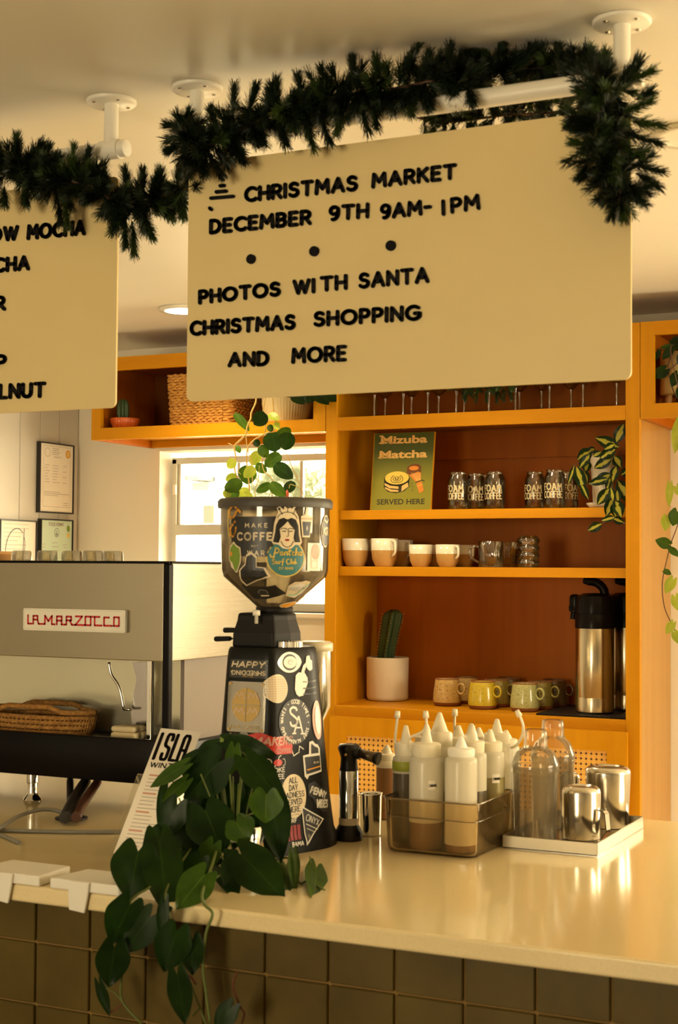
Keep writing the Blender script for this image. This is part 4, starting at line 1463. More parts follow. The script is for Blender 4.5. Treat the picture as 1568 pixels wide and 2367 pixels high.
# hopper
hx = atY(636, 1250, GY).x
hz = lambda py: atY(636, py, GY).z - CT
hc = Vector((hx - gx, 0, 0))
PR = [(0.033, hz(1412)), (0.036, hz(1402)), (0.104, hz(1333)), (0.1075, hz(1318)), (0.1105, hz(1196)), (0.1105, hz(1172))]
M_hop = clear('smoky_hopper', (0.30, 0.255, 0.18), refl=0.85, rough=0.05, edge=0.40, body=0.45, bodycol=(0.17, 0.13, 0.08))
b = MB(); b.lathe(PR, hc, n=72, cap=False); hop = b.build('hopper', M_hop, gr)
hop['label'] = 'clear smoky hopper'
bmx = bmesh.new(); bmx.from_mesh(hop.data); bmx.transform(Matrix.Translation(G0)); HB = BVHTree.FromBMesh(bmx); bmx.free()
b = MB(); b.lathe([(0.1075, hz(1176)), (0.1155, hz(1176)), (0.1165, hz(1170)), (0.1165, hz(1160)), (0.112, hz(1154)), (0.0, hz(1152))], hc, n=72, cap=False); autosmooth(b.build('hopper_lid', mat('lid_grey_plastic', (0.055, 0.05, 0.042), 0.5), gr), 50)
b = MB(); b.lathe([(0.0, hz(1418)), (0.036, hz(1418)), (0.038, hz(1404)), (0.034, hz(1402))], hc, n=40, cap=False); b.build('hopper_throat', M_blackmat, gr)
KH = 1.0 / ppm(Vector((hx, GY - 0.1, 1.75)))


def hst(f, px, py, label, base=0.0006, roll=0):
    return sticker(f, px, py, HB, label=label, base=base, roll=roll)


k = KH
f = Flat(); f.rect(-64 * k, -46 * k, 58 * k, 46 * k, MI['ink'], 0, 10, 5)
f.text('MAKE', -24 * k, 21 * k, 9 * k, w=0.2, mi=MI['cream'], width=53 * k, gap=0.7)
f.text('COFFEE', -45 * k, -8 * k, 16 * k, w=0.26, mi=MI['cream'], width=99 * k, gap=0.5)
f.text('NOT', -8 * k, -24 * k, 4 * k, w=0.2, mi=MI['cream'], width=16 * k, gap=0.6)
f.text('WAR', -18 * k, -43 * k, 10 * k, w=0.22, mi=MI['cream'], width=40 * k, gap=0.7)
hst(f, 590, 1240, 'black sticker reading make coffee not war')
# orange swirl
f = Flat()
f.line([(x * k, y * k) for x, y in ((14, 38), (4, 44), (-8, 36), (-12, 20), (-4, 14), (6, 16), (12, 26), (20, 34), (26, 28))], 5 * k, MI['orange'], 0)
f.line([(x * k, y * k) for x, y in ((10, 6), (2, -2), (-8, -10), (-6, -24), (4, -28), (10, -18), (12, -8))], 6 * k, MI['orange'], 0)
f.line([(x * k, y * k) for x, y in ((-14, 34), (-16, 10), (-16, -16), (-10, -30))], 4 * k, MI['yellow'], 0)
hst(f, 538, 1212, 'orange swirling line sticker')
# teal surf club disc
f = Flat(); f.ell(0, 0, 45 * k, 43 * k, MI['yellow'], 0, k=5); f.ell(0, 0, 42 * k, 40 * k, MI['teal'], 1, k=5)
def script(fl_, pls, x, y, s, w, mi):
    for pl in pls: fl_.line([(x + a_ * s, y + b_ * s) for a_, b_ in pl], w, mi, 2)
script(f, [[(0.6, -0.2), (0.2, -0.2), (0.1, 0.1)], [(0.5, -0.3), (0.75, 0.9)], arc(0.85, 0.62, 0.3, 0.32, 120, -110, 8), arc(1.5, 0.25, 0.17, 0.2, 0, 360, 10), [(1.85, 0.05), (1.9, 0.45)] + arc(2.05, 0.3, 0.13, 0.15, 150, 0, 5) + [(2.2, 0.05)],
           [(2.5, 0.9), (2.42, 0.15), (2.55, 0.05)], [(2.3, 0.55), (2.7, 0.6)], arc(3.0, 0.25, 0.16, 0.2, 60, 300, 8), [(3.3, 0.05), (3.38, 0.95)], arc(3.5, 0.3, 0.12, 0.17, 150, 0, 5) + [(3.62, 0.05)], arc(3.95, 0.25, 0.15, 0.2, 0, 360, 9), [(4.12, 0.45), (4.12, 0.05)]], -38 * k, 6 * k, 18 * k, 3 * k, MI['yellow'])
script(f, [arc(0.2, 0.6, 0.16, 0.16, 20, 260, 6) + arc(0.2, 0.2, 0.2, 0.2, 80, -140, 6), [(0.6, 0.45), (0.62, 0.1), (0.9, 0.1), (0.92, 0.45)], [(1.1, 0.05), (1.15, 0.4), (1.35, 0.42)], [(1.5, -0.2), (1.6, 0.8), (1.75, 0.8)], [(1.45, 0.4), (1.75, 0.42)],
           arc(2.4, 0.4, 0.25, 0.4, 60, 320, 9), [(2.8, 0.05), (2.85, 0.8)], [(3.05, 0.45), (3.07, 0.1), (3.3, 0.1), (3.32, 0.45)], [(3.5, 0.8), (3.48, 0.05), (3.7, 0.2), (3.5, 0.4)]], -32 * k, -14 * k, 15 * k, 2.4 * k, MI['yellow'])
f.text('EST NEWER', -16 * k, -26 * k, 5 * k, w=0.16, mi=MI['yellow'], layer=2, width=32 * k)
hst(f, 662, 1290, 'round teal surf club sticker with yellow script')
# crowned woman
f = Flat()
out = [(0, 66), (8, 60), (10, 48), (18, 54), (24, 50), (22, 42), (30, 30), (34, 10), (36, -10), (40, -28), (36, -34), (22, -34), (12, -42), (0, -44), (-12, -42), (-22, -34), (-36, -32), (-40, -26), (-36, -6), (-34, 14), (-28, 32), (-24, 40), (-28, 50), (-20, 54), (-10, 46), (-8, 58)]
f.rings([(x * k * 0.88, y * k) for x, y in out], MI['cream'], 0, (0, 0), 5)
hair = [(0, 24), (10, 28), (22, 24), (29, 10), (31, -10), (35, -28), (20, -28), (17, -18), (20, 0), (8, 12), (0, 20), (-8, 12), (-20, 2), (-17, -16), (-22, -30), (-36, -28), (-31, -8), (-29, 10), (-22, 24), (-10, 28)]
for q in range(len(hair)):
    a_, b_ = hair[q], hair[(q + 1) % len(hair)]
top_h = [[(0, 24), (10, 28), (22, 24), (29, 10), (20, 0), (8, 12), (0, 20)], [(0, 24), (0, 20), (-8, 12), (-20, 2), (-29, 10), (-22, 24), (-10, 28)], [(29, 10), (31, -10), (35, -28), (20, -28), (17, -18), (20, 0)], [(-29, 10), (-20, 2), (-17, -16), (-22, -30), (-36, -28), (-31, -8)]]
for h_ in top_h: f.rings([(x * k * 0.88, y * k) for x, y in h_], MI['ink'], 1, None, 2)
f.line([(x * k * 0.88, y * k) for x, y in arc(0, 22, 27, 19, 15, 165, 10)], 1.4 * k, MI['ink'], 1)
f.line([(0, 40 * k), (0, 54 * k)], 1.4 * k, MI['ink'], 1); f.line([(x * k, y * k) for x, y in arc(2, 58, 7, 7, 150, 360, 8)], 2.6 * k, MI['ink'], 1)
for sg in (-1, 1):
    f.line([(sg * 12 * k, 36 * k), (sg * 19 * k, 47 * k)], 1.4 * k, MI['ink'], 1); f.ell(sg * 19 * k, 48 * k, 3 * k, 3 * k, MI['ink'], 1, n=8, k=1)
    f.line([(x * k, y * k) for x, y in arc(sg * 8, 0, 7, 4, 20, 160, 6)], 1.4 * k, MI['ink'], 1); f.line([(sg * 4 * k, -3 * k), (sg * 11 * k, -3 * k)], 2 * k, MI['ink'], 1)
f.line([(2 * k, 0), (3 * k, -14 * k), (-2 * k, -15 * k)], 1.2 * k, MI['ink'], 1); f.ell(0, -23 * k, 5.5 * k, 2.4 * k, MI['darkred'], 1, n=12, k=1)
f.line([(x * k, y * k) for x, y in ((-14, -26), (-9, -36), (0, -40), (9, -36), (14, -26))], 1.4 * k, MI['ink'], 1)
hst(f, 664, 1225, 'cream sticker of a long haired woman wearing a crown', base=0.0016)
# iced drink
f = Flat()
f.rings([(x * k, y * k) for x, y in ((-15, 20), (-4, 24), (-1, 44), (4, 44), (3, 24), (17, 20), (16, 12), (10, -28), (-10, -28), (-15, 12))], MI['cream'], 0, (0, 0)); f.rings([(x * k, y * k) for x, y in ((-11, 8), (12, 8), (8, -24), (-7, -24))], MI['ink'], 1, (0, -8)); f.line([(-13 * k, 15 * k), (15 * k, 15 * k)], 4 * k, MI['skin'], 1); f.ell(1 * k, -7 * k, 3.5 * k, 6 * k, MI['grey'], 2, n=10, k=1)
hst(f, 707, 1214, 'iced coffee cup sticker', base=0.0018)
# pale card with a pink glass
f = Flat(); f.rect(-22 * k, -32 * k, 22 * k, 32 * k, MI['white'], 0, 4, 4); f.ell(3 * k, 12 * k, 14 * k, 18 * k, MI['pink'], 1); f.line([(x * k, y * k) for x, y in ((-12, 10), (-10, -26), (8, -26), (9, 10))], 1.2 * k, MI['skin'], 2); f.line([(-12 * k, -10 * k), (8 * k, -10 * k)], 1.0 * k, MI['skin'], 2)
hst(f, 726, 1287, 'white card sticker with a pink drink', base=0.0014)
f = Flat(); f.ell(0, 0, 22 * k, 38 * k, MI['cream'], 0); f.ell(0, 0, 19 * k, 35 * k, MI['ink'], 1); f.text('KR', -14 * k, -8 * k, 16 * k, w=0.25, mi=MI['cream'], layer=2, width=24 * k); f.line([(x * k, y * k) for x, y in ((-12, 26), (2, 20), (10, 28))], 4 * k, MI['cream'], 2)
hst(f, 752, 1228, 'black oval sticker at the right edge of the hopper')
# lime green bird
f = Flat(); 
bo = [(-18, 10), (-14, 24), (-2, 36), (6, 28), (18, 22), (20, 4), (18, -14), (8, -34), (2, -34), (-6, -14), (-18, -8)]
f.rings([(x * k * 1.05, y * k * 1.02) for x, y in bo], MI['cream'], 0, (0, 0)); f.rings([(x * k * 0.9, y * k * 0.9) for x, y in bo], MI['green'], 1, (0, 0)); f.rings([(x * k, y * k) for x, y in ((-14, -8), (-6, -12), (2, -28), (4, -32), (-10, -22))], MI['cream'], 2); f.ell(-10 * k, 8 * k, 5 * k, 6 * k, MI['orange'], 2, n=12, k=1)
hst(f, 544, 1288, 'green leaf shaped sticker with a cream edge', base=0.0014)
# plain dark bust-sized sticker (generic)
f = Flat()
bo = [(-38, -26), (-36, -2), (-20, 12), (-16, 34), (-2, 40), (10, 30), (10, 6), (30, 4), (40, -16), (8, -24), (-30, -38)]
f.rings([(x * k, y * k) for x, y in bo], MI['cream'], 0, (-4, -6), 5); f.rings([(-4 * k + (x + 4) * k * 0.86, -6 * k + (y + 6) * k * 0.88) for x, y in bo], MI['ink'], 1, (-4 * k, -6 * k), 5)
hst(f, 585, 1316, 'plain dark sticker with a cream edge', base=0.0014)
f = Flat(); f.rings([(x * k, y * k) for x, y in ((-46, 20), (40, 24), (56, -14), (-26, -24))], MI['ink'], 0, (0, 0), 6); f.line([(x * k, y * k) for x, y in arc(6, 4, 11, 9, -30, 210, 10)], 1.6 * k, MI['grey'], 1); f.rect(-2 * k, -10 * k, 18 * k, -6 * k, MI['cream'], 1, 2, 1)
hst(f, 604, 1370, 'black sticker on the hopper cone')
f = Flat()
f.rings([(x * k, y * k) for x, y in ((-28, 18), (-18, 34), (0, 36), (8, 40), (26, 34), (28, 16), (22, -6), (10, -22), (-18, -16))], MI['cream'], 0, (0, 8), 4); f.rings([(x * k, y * k) for x, y in ((-24, 18), (-4, 30), (22, 26), (18, 6), (-20, 6))], MI['white'], 1, (0, 16)); f.line([(x * k, y * k) for x, y in ((22, 26), (16, 8), (6, -10), (-12, -10))], 6 * k, MI['mint'], 2); f.text('FEELIN', -20 * k, 6 * k, 10 * k, w=0.12, mi=MI['grey'], layer=3, width=38 * k, slant=0.2, ang=0.1)
hst(f, 682, 1366, 'cream coffee shop sticker with green stripe', base=0.0014)
f = Flat(); f.ell(0, 0, 22 * k, 10 * k, MI['cream'], 0, rot=0.3); f.ell(0, 0, 19 * k, 7.5 * k, MI['orange'], 1, rot=0.3)
hst(f, 666, 1396, 'orange slipper shaped sticker', base=0.0016)

# ================================================================== ON THE SHELVES
M_cup_w = mat('white_glaze', (0.80, 0.76, 0.64), 0.15, coat=0.4)
M_cup_t = mat('tan_clay', (0.55, 0.32, 0.10), 0.6, noise=0.1, nscale=40)
M_glassw = clear('shelf_glass', (0.90, 0.87, 0.80), refl=0.75, rough=0.02, edge=0.50)
M_print = mat('cream_print', (0.66, 0.56, 0.34), 0.5)
M_pot = mat('matte_white_pot', (0.78, 0.70, 0.58), 0.55)
M_soil = mat('potting_soil', (0.035, 0.022, 0.012), 0.95, bump=0.5, bscale=120)


def arcline(pts, k=5):
    return smoothpath(pts, k)


# --- can-shaped glasses with slab lettering
def can_proto():
    t = thing('can_glass', '', 'glass', (0, 0, 0), 'printed can shaped glasses on the second shelf')
    b = MB(); b.lathe([(0, 0.001), (0.026, 0.0), (0.032, 0.005), (0.0355, 0.016), (0.0355, 0.103), (0.0335, 0.112), (0.0285, 0.121), (0.0278, 0.126), (0.0292, 0.133)], n=40, cap=False); b.build('glass_wall', M_glassw, t)
    b = MB(); b.lathe([(0.0278, 0.1325), (0.0262, 0.124), (0.0325, 0.108), (0.0335, 0.100), (0.0335, 0.014), (0.029, 0.009), (0, 0.009)], n=40, cap=False); b.build('inner_wall', M_glassw, t)
    f = Flat()
    f.text('FOAM', -0.037, 0.063, 0.021, w=0.22, width=0.068, serif=0.2, round_=False, gap=0.34)
    f.text('COFFEE', -0.037, 0.036, 0.021, w=0.2, width=0.070, serif=0.16, round_=False, gap=0.3)
    b = MB()
    f.put(b, lambda u, v, h: Vector(((0.0357 + h) * math.sin(u / 0.0357), -(0.0357 + h) * math.cos(u / 0.0357), v)), lift=0.0001, base=0.0003)
    b.build('printed_lettering', M_print, t)
    return t


cp = can_proto()
cans = [(1060, 4.895, 'printed can glass at the left front of the left cluster', -0.05), (1100, 4.975, 'printed can glass half hidden behind the left front one', 0.25), (1122, 5.06, 'can glass furthest back in the left cluster on the second shelf', 0.2),
        (1144.5, 4.92, 'printed can glass at the right of the left cluster', 0.1), (1237, 4.96, 'printed can glass at the left of the pair beside the variegated plant', 0.1),
        (1283, 4.885, 'printed can glass at the front right nearest the variegated plant', 0.12), (1314, 4.985, 'can glass mostly hidden behind the front right one', 0.9)]
for i, (px, yy, lb, rz) in enumerate(cans):
    p = atY(px, 1130, yy)
    if i == 0:
        cp.location = (p.x, p.y, zB1 + 0.0005); cp.rotation_euler = (0, 0, rz); cp['label'] = lb
    else:
        dup(cp, (p.x, p.y, zB1 + 0.0005), lb, rz=rz)


# --- matcha sign
def sign_mat():
    M = bpy.data.materials.new('green_print')
    M.use_nodes = True
    nt = M.node_tree
    p = nt.nodes['Principled BSDF']; p.inputs['Roughness'].default_value = 0.4
    tc = nt.nodes.new('ShaderNodeTexCoord'); sp = nt.nodes.new('ShaderNodeSeparateXYZ'); nt.links.new(tc.outputs['Object'], sp.inputs[0])
    r = nt.nodes.new('ShaderNodeValToRGB')
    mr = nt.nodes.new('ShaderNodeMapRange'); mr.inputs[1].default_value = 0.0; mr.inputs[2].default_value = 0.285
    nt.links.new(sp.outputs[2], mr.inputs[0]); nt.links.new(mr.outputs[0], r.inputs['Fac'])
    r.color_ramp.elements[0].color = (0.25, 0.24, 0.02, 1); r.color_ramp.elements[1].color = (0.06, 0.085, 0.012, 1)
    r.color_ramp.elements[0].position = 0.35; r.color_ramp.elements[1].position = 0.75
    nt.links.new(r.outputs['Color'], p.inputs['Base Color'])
    return M


pA, pB = atY(855.5, 1177, 4.885), atY(997, 1175, 4.885)
SW, SH = pB.x - pA.x, 0.2840
sg = thing('matcha_sign', 'green matcha advertising sign leaning on the second shelf', 'sign', (pA.x, 4.885, zB1 + 0.0006))
lean = 0.035
upv = Vector((0, lean, math.sqrt(SH ** 2 - lean ** 2))).normalized()
nrm = Vector((1, 0, 0)).cross(upv)
sfn = lambda u, v, h: Vector((u, 0, 0)) + upv * v + nrm * h
b = MB()
vs = [sfn(u, v, h) for h in (-0.008, 0.0) for u, v in ((0, 0), (SW, 0), (SW, SH), (0, SH))]
q = [b.v(p) for p in vs]
for idx in ((3, 2, 1, 0), (4, 5, 6, 7), (0, 1, 5, 4), (1, 2, 6, 5), (2, 3, 7, 6), (3, 0, 4, 7)): b.f([q[i] for i in idx])
b.build('sign_board', W_v, sg)
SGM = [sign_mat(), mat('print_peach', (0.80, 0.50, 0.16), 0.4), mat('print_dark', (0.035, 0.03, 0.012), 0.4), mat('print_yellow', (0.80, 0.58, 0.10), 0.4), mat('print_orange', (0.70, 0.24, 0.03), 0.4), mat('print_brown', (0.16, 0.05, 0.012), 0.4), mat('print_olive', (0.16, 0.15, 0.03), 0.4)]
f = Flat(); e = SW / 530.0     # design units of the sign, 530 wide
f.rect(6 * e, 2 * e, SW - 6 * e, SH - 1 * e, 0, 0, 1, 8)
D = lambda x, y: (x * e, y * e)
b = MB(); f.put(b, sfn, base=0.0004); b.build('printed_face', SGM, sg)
f = Flat()
f.font('Mizuba', 265 * e, 545 * e, 62 * e, 1, 1, bold=0.035, align='CENTER', width=405 * e)
f.font('Matcha', 265 * e, 425 * e, 62 * e, 1, 1, bold=0.035, align='CENTER', width=415 * e)
for (x, y) in ((62, 545), (100, 545), (148, 545), (168, 545), (62, 602), (62, 425), (105, 425), (150, 425), (395, 425), (432, 425)):
    f.rect((x - 14) * e, (y) * e, (x + 20) * e, (y + 11) * e, 1, 1, 1, 1)
f.font('SERVED HERE', 265 * e, 48 * e, 44 * e, 2, 1, bold=0.022, align='CENTER', width=415 * e)
f.line([D(265 + 34 * math.cos(2 * PI * i / 24), 690 + 34 * math.sin(2 * PI * i / 24)) for i in range(25)], 3 * e, 6, 1, False)
for pl in ([(248, 706), (282, 706)], [(257, 714), (257, 698)], [(273, 714), (273, 698)], [(265, 702), (246, 688)], [(265, 702), (284, 688)], [(250, 684), (280, 684)], [(265, 692), (265, 664)], [(264, 684), (250, 668)], [(266, 684), (280, 668)]):
    f.line([D(*p) for p in pl], 4 * e, 6, 1, False)
# latte cup
f.ell(222 * e, 252 * e, 112 * e, 62 * e, 2, 1); f.rings([D(x, y) for x, y in ((112, 255), (112, 185), (150, 150), (222, 138), (290, 152), (330, 190), (332, 255))], 2, 1, D(222, 200)); f.ell(222 * e, 262 * e, 104 * e, 53 * e, 3, 2)
f.rings([D(x, y) for x, y in ((118, 222), (160, 200), (240, 192), (240, 172), (160, 180), (118, 205))], 1, 2, D(180, 195)); f.rings([D(x, y) for x, y in ((120, 190), (160, 170), (240, 162), (240, 148), (170, 152), (126, 176))], 1, 2, D(180, 168))
f.rings([D(x, y) for x, y in ((268, 150), (268, 196), (318, 222), (326, 190))], 1, 2, D(295, 190))
for s, w in ((1.0, 5), (0.62, 5), (0.3, 6)):
    f.line([D(222 + s * 52 * math.sin(t) * (1 if True else 0), 258 + s * (34 * math.cos(t) - 8 * abs(math.sin(t)))) for t in [PI * (0.18 + 1.64 * i / 20) for i in range(21)]], w * e, 2, 3, False)
f.rings([D(x, y) for x, y in ((222, 240), (208, 264), (214, 276), (222, 268), (230, 276), (236, 264))], 2, 3, D(222, 262)); f.rings([D(x, y) for x, y in ((222, 246), (213, 264), (217, 270), (222, 264), (227, 270), (231, 264))], 3, 4, D(222, 262))
# whisk
f.rings([D(x, y) for x, y in ((306, 300), (310, 350), (350, 368), (400, 368), (425, 340), (428, 290), (432, 240), (392, 222))], 4, 1, D(370, 300)); f.rings([D(x, y) for x, y in ((304, 300), (308, 348), (350, 372), (404, 372), (428, 345), (428, 300), (400, 310), (360, 290), (330, 285))], 5, 2, D(370, 330)); f.ell(365 * e, 338 * e, 42 * e, 18 * e, 4, 3)
for k_ in range(6): f.line([D(345 + 14 * k_, 300), D(395 + 7 * k_, 235)], 4 * e, 1, 3, False)
f.line([D(388, 222), D(415, 232), D(440, 240), (462 * e, 232 * e)], 6 * e, 2, 4); f.rings([D(x, y) for x, y in ((392, 214), (436, 232), (460, 160), (445, 140), (420, 138))], 4, 3, D(428, 180)); f.line([D(400, 190), D(448, 205)], 4 * e, 1, 4)
for x, y in ((335, 190), (362, 190), (352, 215), (364, 160)): f.ell(x * e, y * e, 6 * e, 11 * e, 6, 1, n=10, k=1)
b = MB(); f.put(b, sfn, lift=0.00025, base=0.0006); b.build('printed_design', SGM, sg)


# --- two tone cups
def cup_proto(nm, label, r, h, facet):
    t = thing('coffee_cup', label, 'cup', (0, 0, 0), nm)
    hs = h * 0.58
    b = MB(); b.lathe([(r * 0.955, hs), (r, h), (r * 0.94, h), (r * 0.9, hs)], n=36, cap=False); b.lathe([(0, h * 0.1), (r * 0.6, h * 0.12), (r * 0.9, hs)], n=36, cap=False); b.build('glazed_rim', M_cup_w, t)
    b = MB(); b.lathe([(0, 0), (r * 0.62, 0), (r * 0.66, h * 0.015), (r * 0.88, h * 0.26), (r * 0.955, hs)], n=36, cap=False); autosmooth(b.build('clay_base', M_cup_t, t), 25)
    b = MB()
    b.tube([(r * 0.95, 0, h * 0.88), (r * 1.30, 0, h * 0.90), (r * 1.36, 0, h * 0.84), (r * 1.36, 0, h * 0.52), (r * 1.24, 0, h * 0.44), (r * 0.93, 0, h * 0.34)], [0.0042, 0.0042, 0.0044, 0.0042, 0.004, 0.0045], n=8)
    b.build('handle', M_cup_w, t)
    return t


big = cup_proto('two tone cups on the third shelf', 'large two tone cup at the far left of the third shelf', 0.0505, 0.101, 0)
for i, (px, yy, lb, rz) in enumerate(((822, 4.915, None, 1.9), (889, 4.915, 'large two tone cup second from the left on the third shelf', -0.55), (862, 5.045, 'large two tone cup standing behind the two front left cups', -0.7), (925, 5.03, 'two tone cup at the back left with its handle showing past the second cup', -0.6))):
    p = atY(px, 1280, yy)
    if i == 0: big.location = (p.x, p.y, zC1 + 0.0005); big.rotation_euler = (0, 0, rz)
    else: dup(big, (p.x, p.y, zC1 + 0.0005), lb, rz=rz, scale=0.97 if i > 1 else None)
sm = cup_proto('two tone cups on the third shelf', 'smaller two tone cup right of the two large cups', 0.0435, 0.079, 0)
for i, (px, yy, lb, rz) in enumerate(((973, 4.91, None, 2.4), (1035, 4.905, 'smaller two tone cup beside the glass mugs, handle turned right', -0.5), (1010, 5.02, 'smaller two tone cup at the back between the two front ones', -0.6), (1072, 5.02, 'smaller two tone cup at the back behind the glass mug handle', -0.6))):
    p = atY(px, 1280, yy)
    if i == 0: sm.location = (p.x, p.y, zC1 + 0.0005); sm.rotation_euler = (0, 0, rz)
    else: dup(sm, (p.x, p.y, zC1 + 0.0005), lb, rz=rz)


# --- ribbed glass mugs, bubble glass
def ribbed():
    t = thing('ribbed_glass_mug', 'ribbed glass mug at the front of the third shelf, handle turned left', 'mug', (0, 0, 0), 'ribbed glass mugs on the third shelf')
    b = MB(); b.lathe([(0, 0.0), (0.038, 0.0), (0.041, 0.003), (0.041, 0.09), (0.0395, 0.091)], n=96, cap=False, wob=lambda a, z: 1 + 0.035 * abs(math.cos(12 * a))); b.build('ribbed_wall', M_glassw, t)
    b = MB(); b.lathe([(0.0385, 0.09), (0.036, 0.012), (0, 0.01)], n=40, cap=False); b.build('inner_wall', M_glassw, t)
    b = MB(); b.tube(smoothpath([(-0.041, 0, 0.071), (-0.062, 0, 0.074), (-0.074, 0, 0.056), (-0.066, 0, 0.032), (-0.042, 0, 0.016)], 5), 0.0042, n=10); b.build('handle', M_glassw, t)
    return t


rb = ribbed()
p = atY(1135, 1280, 4.90); rb.location = (p.x, p.y, zC1 + 0.0005); rb.rotation_euler = (0, 0, 0.35)
p = atY(1172, 1280, 5.0); dup(rb, (p.x, p.y, zC1 + 0.0005), 'ribbed glass mug behind the front one, left of the bubble glass', rz=1.4)
p = atY(1222, 1280, 4.91)
bg_ = thing('bubble_glass', 'glass tumbler of stacked rings standing alone right of the glass mugs', 'glass', (p.x, p.y, zC1 + 0.0005))
pr_ = [(0, 0.0), (0.030, 0.0)]
for k_ in range(4):
    z0_ = 0.002 + k_ * 0.026
    for a in range(0, 9):
        t_ = PI * a / 8
        pr_.append((0.0325 + 0.007 * math.sin(t_), z0_ + 0.025 * a / 8))
pr_.append((0.030, 0.108))
b = MB(); b.lathe(pr_, n=40, cap=False); b.build('outer_wall', M_glassw, bg_)
b = MB(); b.lathe([(r * 0.93, z + 0.002) for r, z in pr_], n=40, cap=False); b.build('inner_wall', M_glassw, bg_)


# --- wine glasses of the top shelf
def wine():
    t = thing('wine_glass', '', 'glass', (0, 0, 0), 'stemmed wine glasses on the top shelf')
    b = MB(); b.lathe([(0, 0.004), (0.006, 0.003), (0.030, 0.0008), (0.031, 0.0), (0, 0.0)][::-1], n=28, cap=False); b.build('foot', M_glassw, t)
    b = MB(); b.lathe([(0.008, 0.002), (0.0042, 0.012), (0.0038, 0.07), (0.006, 0.085)], n=12, cap=False); b.build('stem', M_glassw, t)
    b = MB(); b.lathe([(0, 0.084), (0.010, 0.086), (0.027, 0.105), (0.034, 0.135), (0.030, 0.175), (0.028, 0.180)], n=28, cap=False); b.build('bowl', M_glassw, t)
    return t


wg = wine()
fr = [866, 933, 990, 1056, 1131, 1192, 1271, 1349, 1427]
bk_ = [891, 952, 1015, 1074, 1202, 1253, 1321]
ordn = ['first', 'second', 'third', 'fourth', 'fifth', 'sixth', 'seventh', 'eighth', 'ninth']
for i, (px, yy) in enumerate([(x, 4.885) for x in fr] + [(x, 5.0) for x in bk_]):
    p = atY(px, 940, yy)
    lb = ('%s wine glass from the left in the front row of the top shelf' % ordn[i]) if i < 9 else ('%s wine glass from the left in the back row of the top shelf' % ordn[i - 9])
    if i == 0: wg.location = (p.x, p.y, zA1 + 0.0005); wg['label'] = lb
    else: dup(wg, (p.x, p.y, zA1 + 0.0005), lb)

# --- cactus pot
pc = atZ(896, 1623, zD1); pc = atY(896, 1623, pc.y + 0.078)
ct_ = thing('potted_cactus', 'tall ribbed cactus in a matte white pot on the lowest open shelf', 'potted plant', (pc.x, pc.y, zD1 + 0.0005))
b = MB(); b.lathe([(0, 0.0), (0.068, 0.0), (0.074, 0.004), (0.078, 0.014), (0.079, 0.158), (0.076, 0.160), (0.073, 0.158), (0.072, 0.145), (0.0, 0.145)], n=56, cap=False); autosmooth(b.build('pot', M_pot, ct_), 50)
b = MB(); b.lathe([(0.0, 0.149), (0.0715, 0.147)], n=32, cap=False); b.build('soil', M_soil, ct_)
M_cac = mat('cactus_green', (0.035, 0.075, 0.022), 0.5, noise=0.3, nscale=30)
b = MB()
rings = []
for k_ in range(15):
    t_ = k_ / 14
    z = 0.147 + 0.19 * t_
    r = (0.026 + 0.006 * t_) * (1.0 if t_ < 0.86 else math.sqrt(max(0.02, 1 - ((t_ - 0.86) / 0.15) ** 2)))
    ox = -0.008 + 0.034 * t_ ** 1.2
    rings.append([b.v((ox + r * (1 + 0.26 * math.cos(5 * 2 * PI * i / 40)) * math.cos(2 * PI * i / 40), r * (1 + 0.26 * math.cos(5 * 2 * PI * i / 40)) * math.sin(2 * PI * i / 40), z)) for i in range(40)])
for a, c in zip(rings[:-1], rings[1:]):
    for i in range(40): b.f([a[i], a[(i + 1) % 40], c[(i + 1) % 40], c[i]], smooth=True)
b.f(rings[-1]); b.build('cactus_stem', M_cac, ct_)
b = MB()
for rib in range(5):
    a = 2 * PI * rib / 5
    for k_ in range(16):
        t_ = (k_ + 0.5) / 17
        r = (0.026 + 0.006 * t_) * 1.26
        c0 = Vector((-0.008 + 0.034 * t_ ** 1.2 + r * math.cos(a), r * math.sin(a), 0.147 + 0.19 * t_))
        for s in range(3):
            d = Vector((math.cos(a + random.uniform(-0.8, 0.8)), math.sin(a + random.uniform(-0.8, 0.8)), random.uniform(-0.5, 0.8))) * 0.006
            b.tube([c0, c0 + d], [0.0007, 0.0002], n=4, cap=False)
b.build('spines', mat('pale_spine', (0.6, 0.5, 0.25), 0.6), ct_)


# --- stoneware mugs
M_clay = mat('brown_clay', (0.24, 0.085, 0.03), 0.7)


def speckle(name, col, spk, d=260):
    M = mat(name, col, 0.22, coat=0.4)
    nt = M.node_tree
    p = nt.nodes['Principled BSDF']
    tc = nt.nodes.new('ShaderNodeTexCoord'); n = nt.nodes.new('ShaderNodeTexNoise'); n.inputs['Scale'].default_value = d; n.inputs['Detail'].default_value = 2
    nt.links.new(tc.outputs['Object'], n.inputs['Vector'])
    r = nt.nodes.new('ShaderNodeValToRGB'); r.color_ramp.elements[0].position = 0.34; r.color_ramp.elements[1].position = 0.42
    r.color_ramp.elements[0].color = (*spk, 1); r.color_ramp.elements[1].color = (*col, 1)
    nt.links.new(n.outputs['Fac'], r.inputs['Fac']); nt.links.new(r.outputs['Color'], p.inputs['Base Color'])
    return M


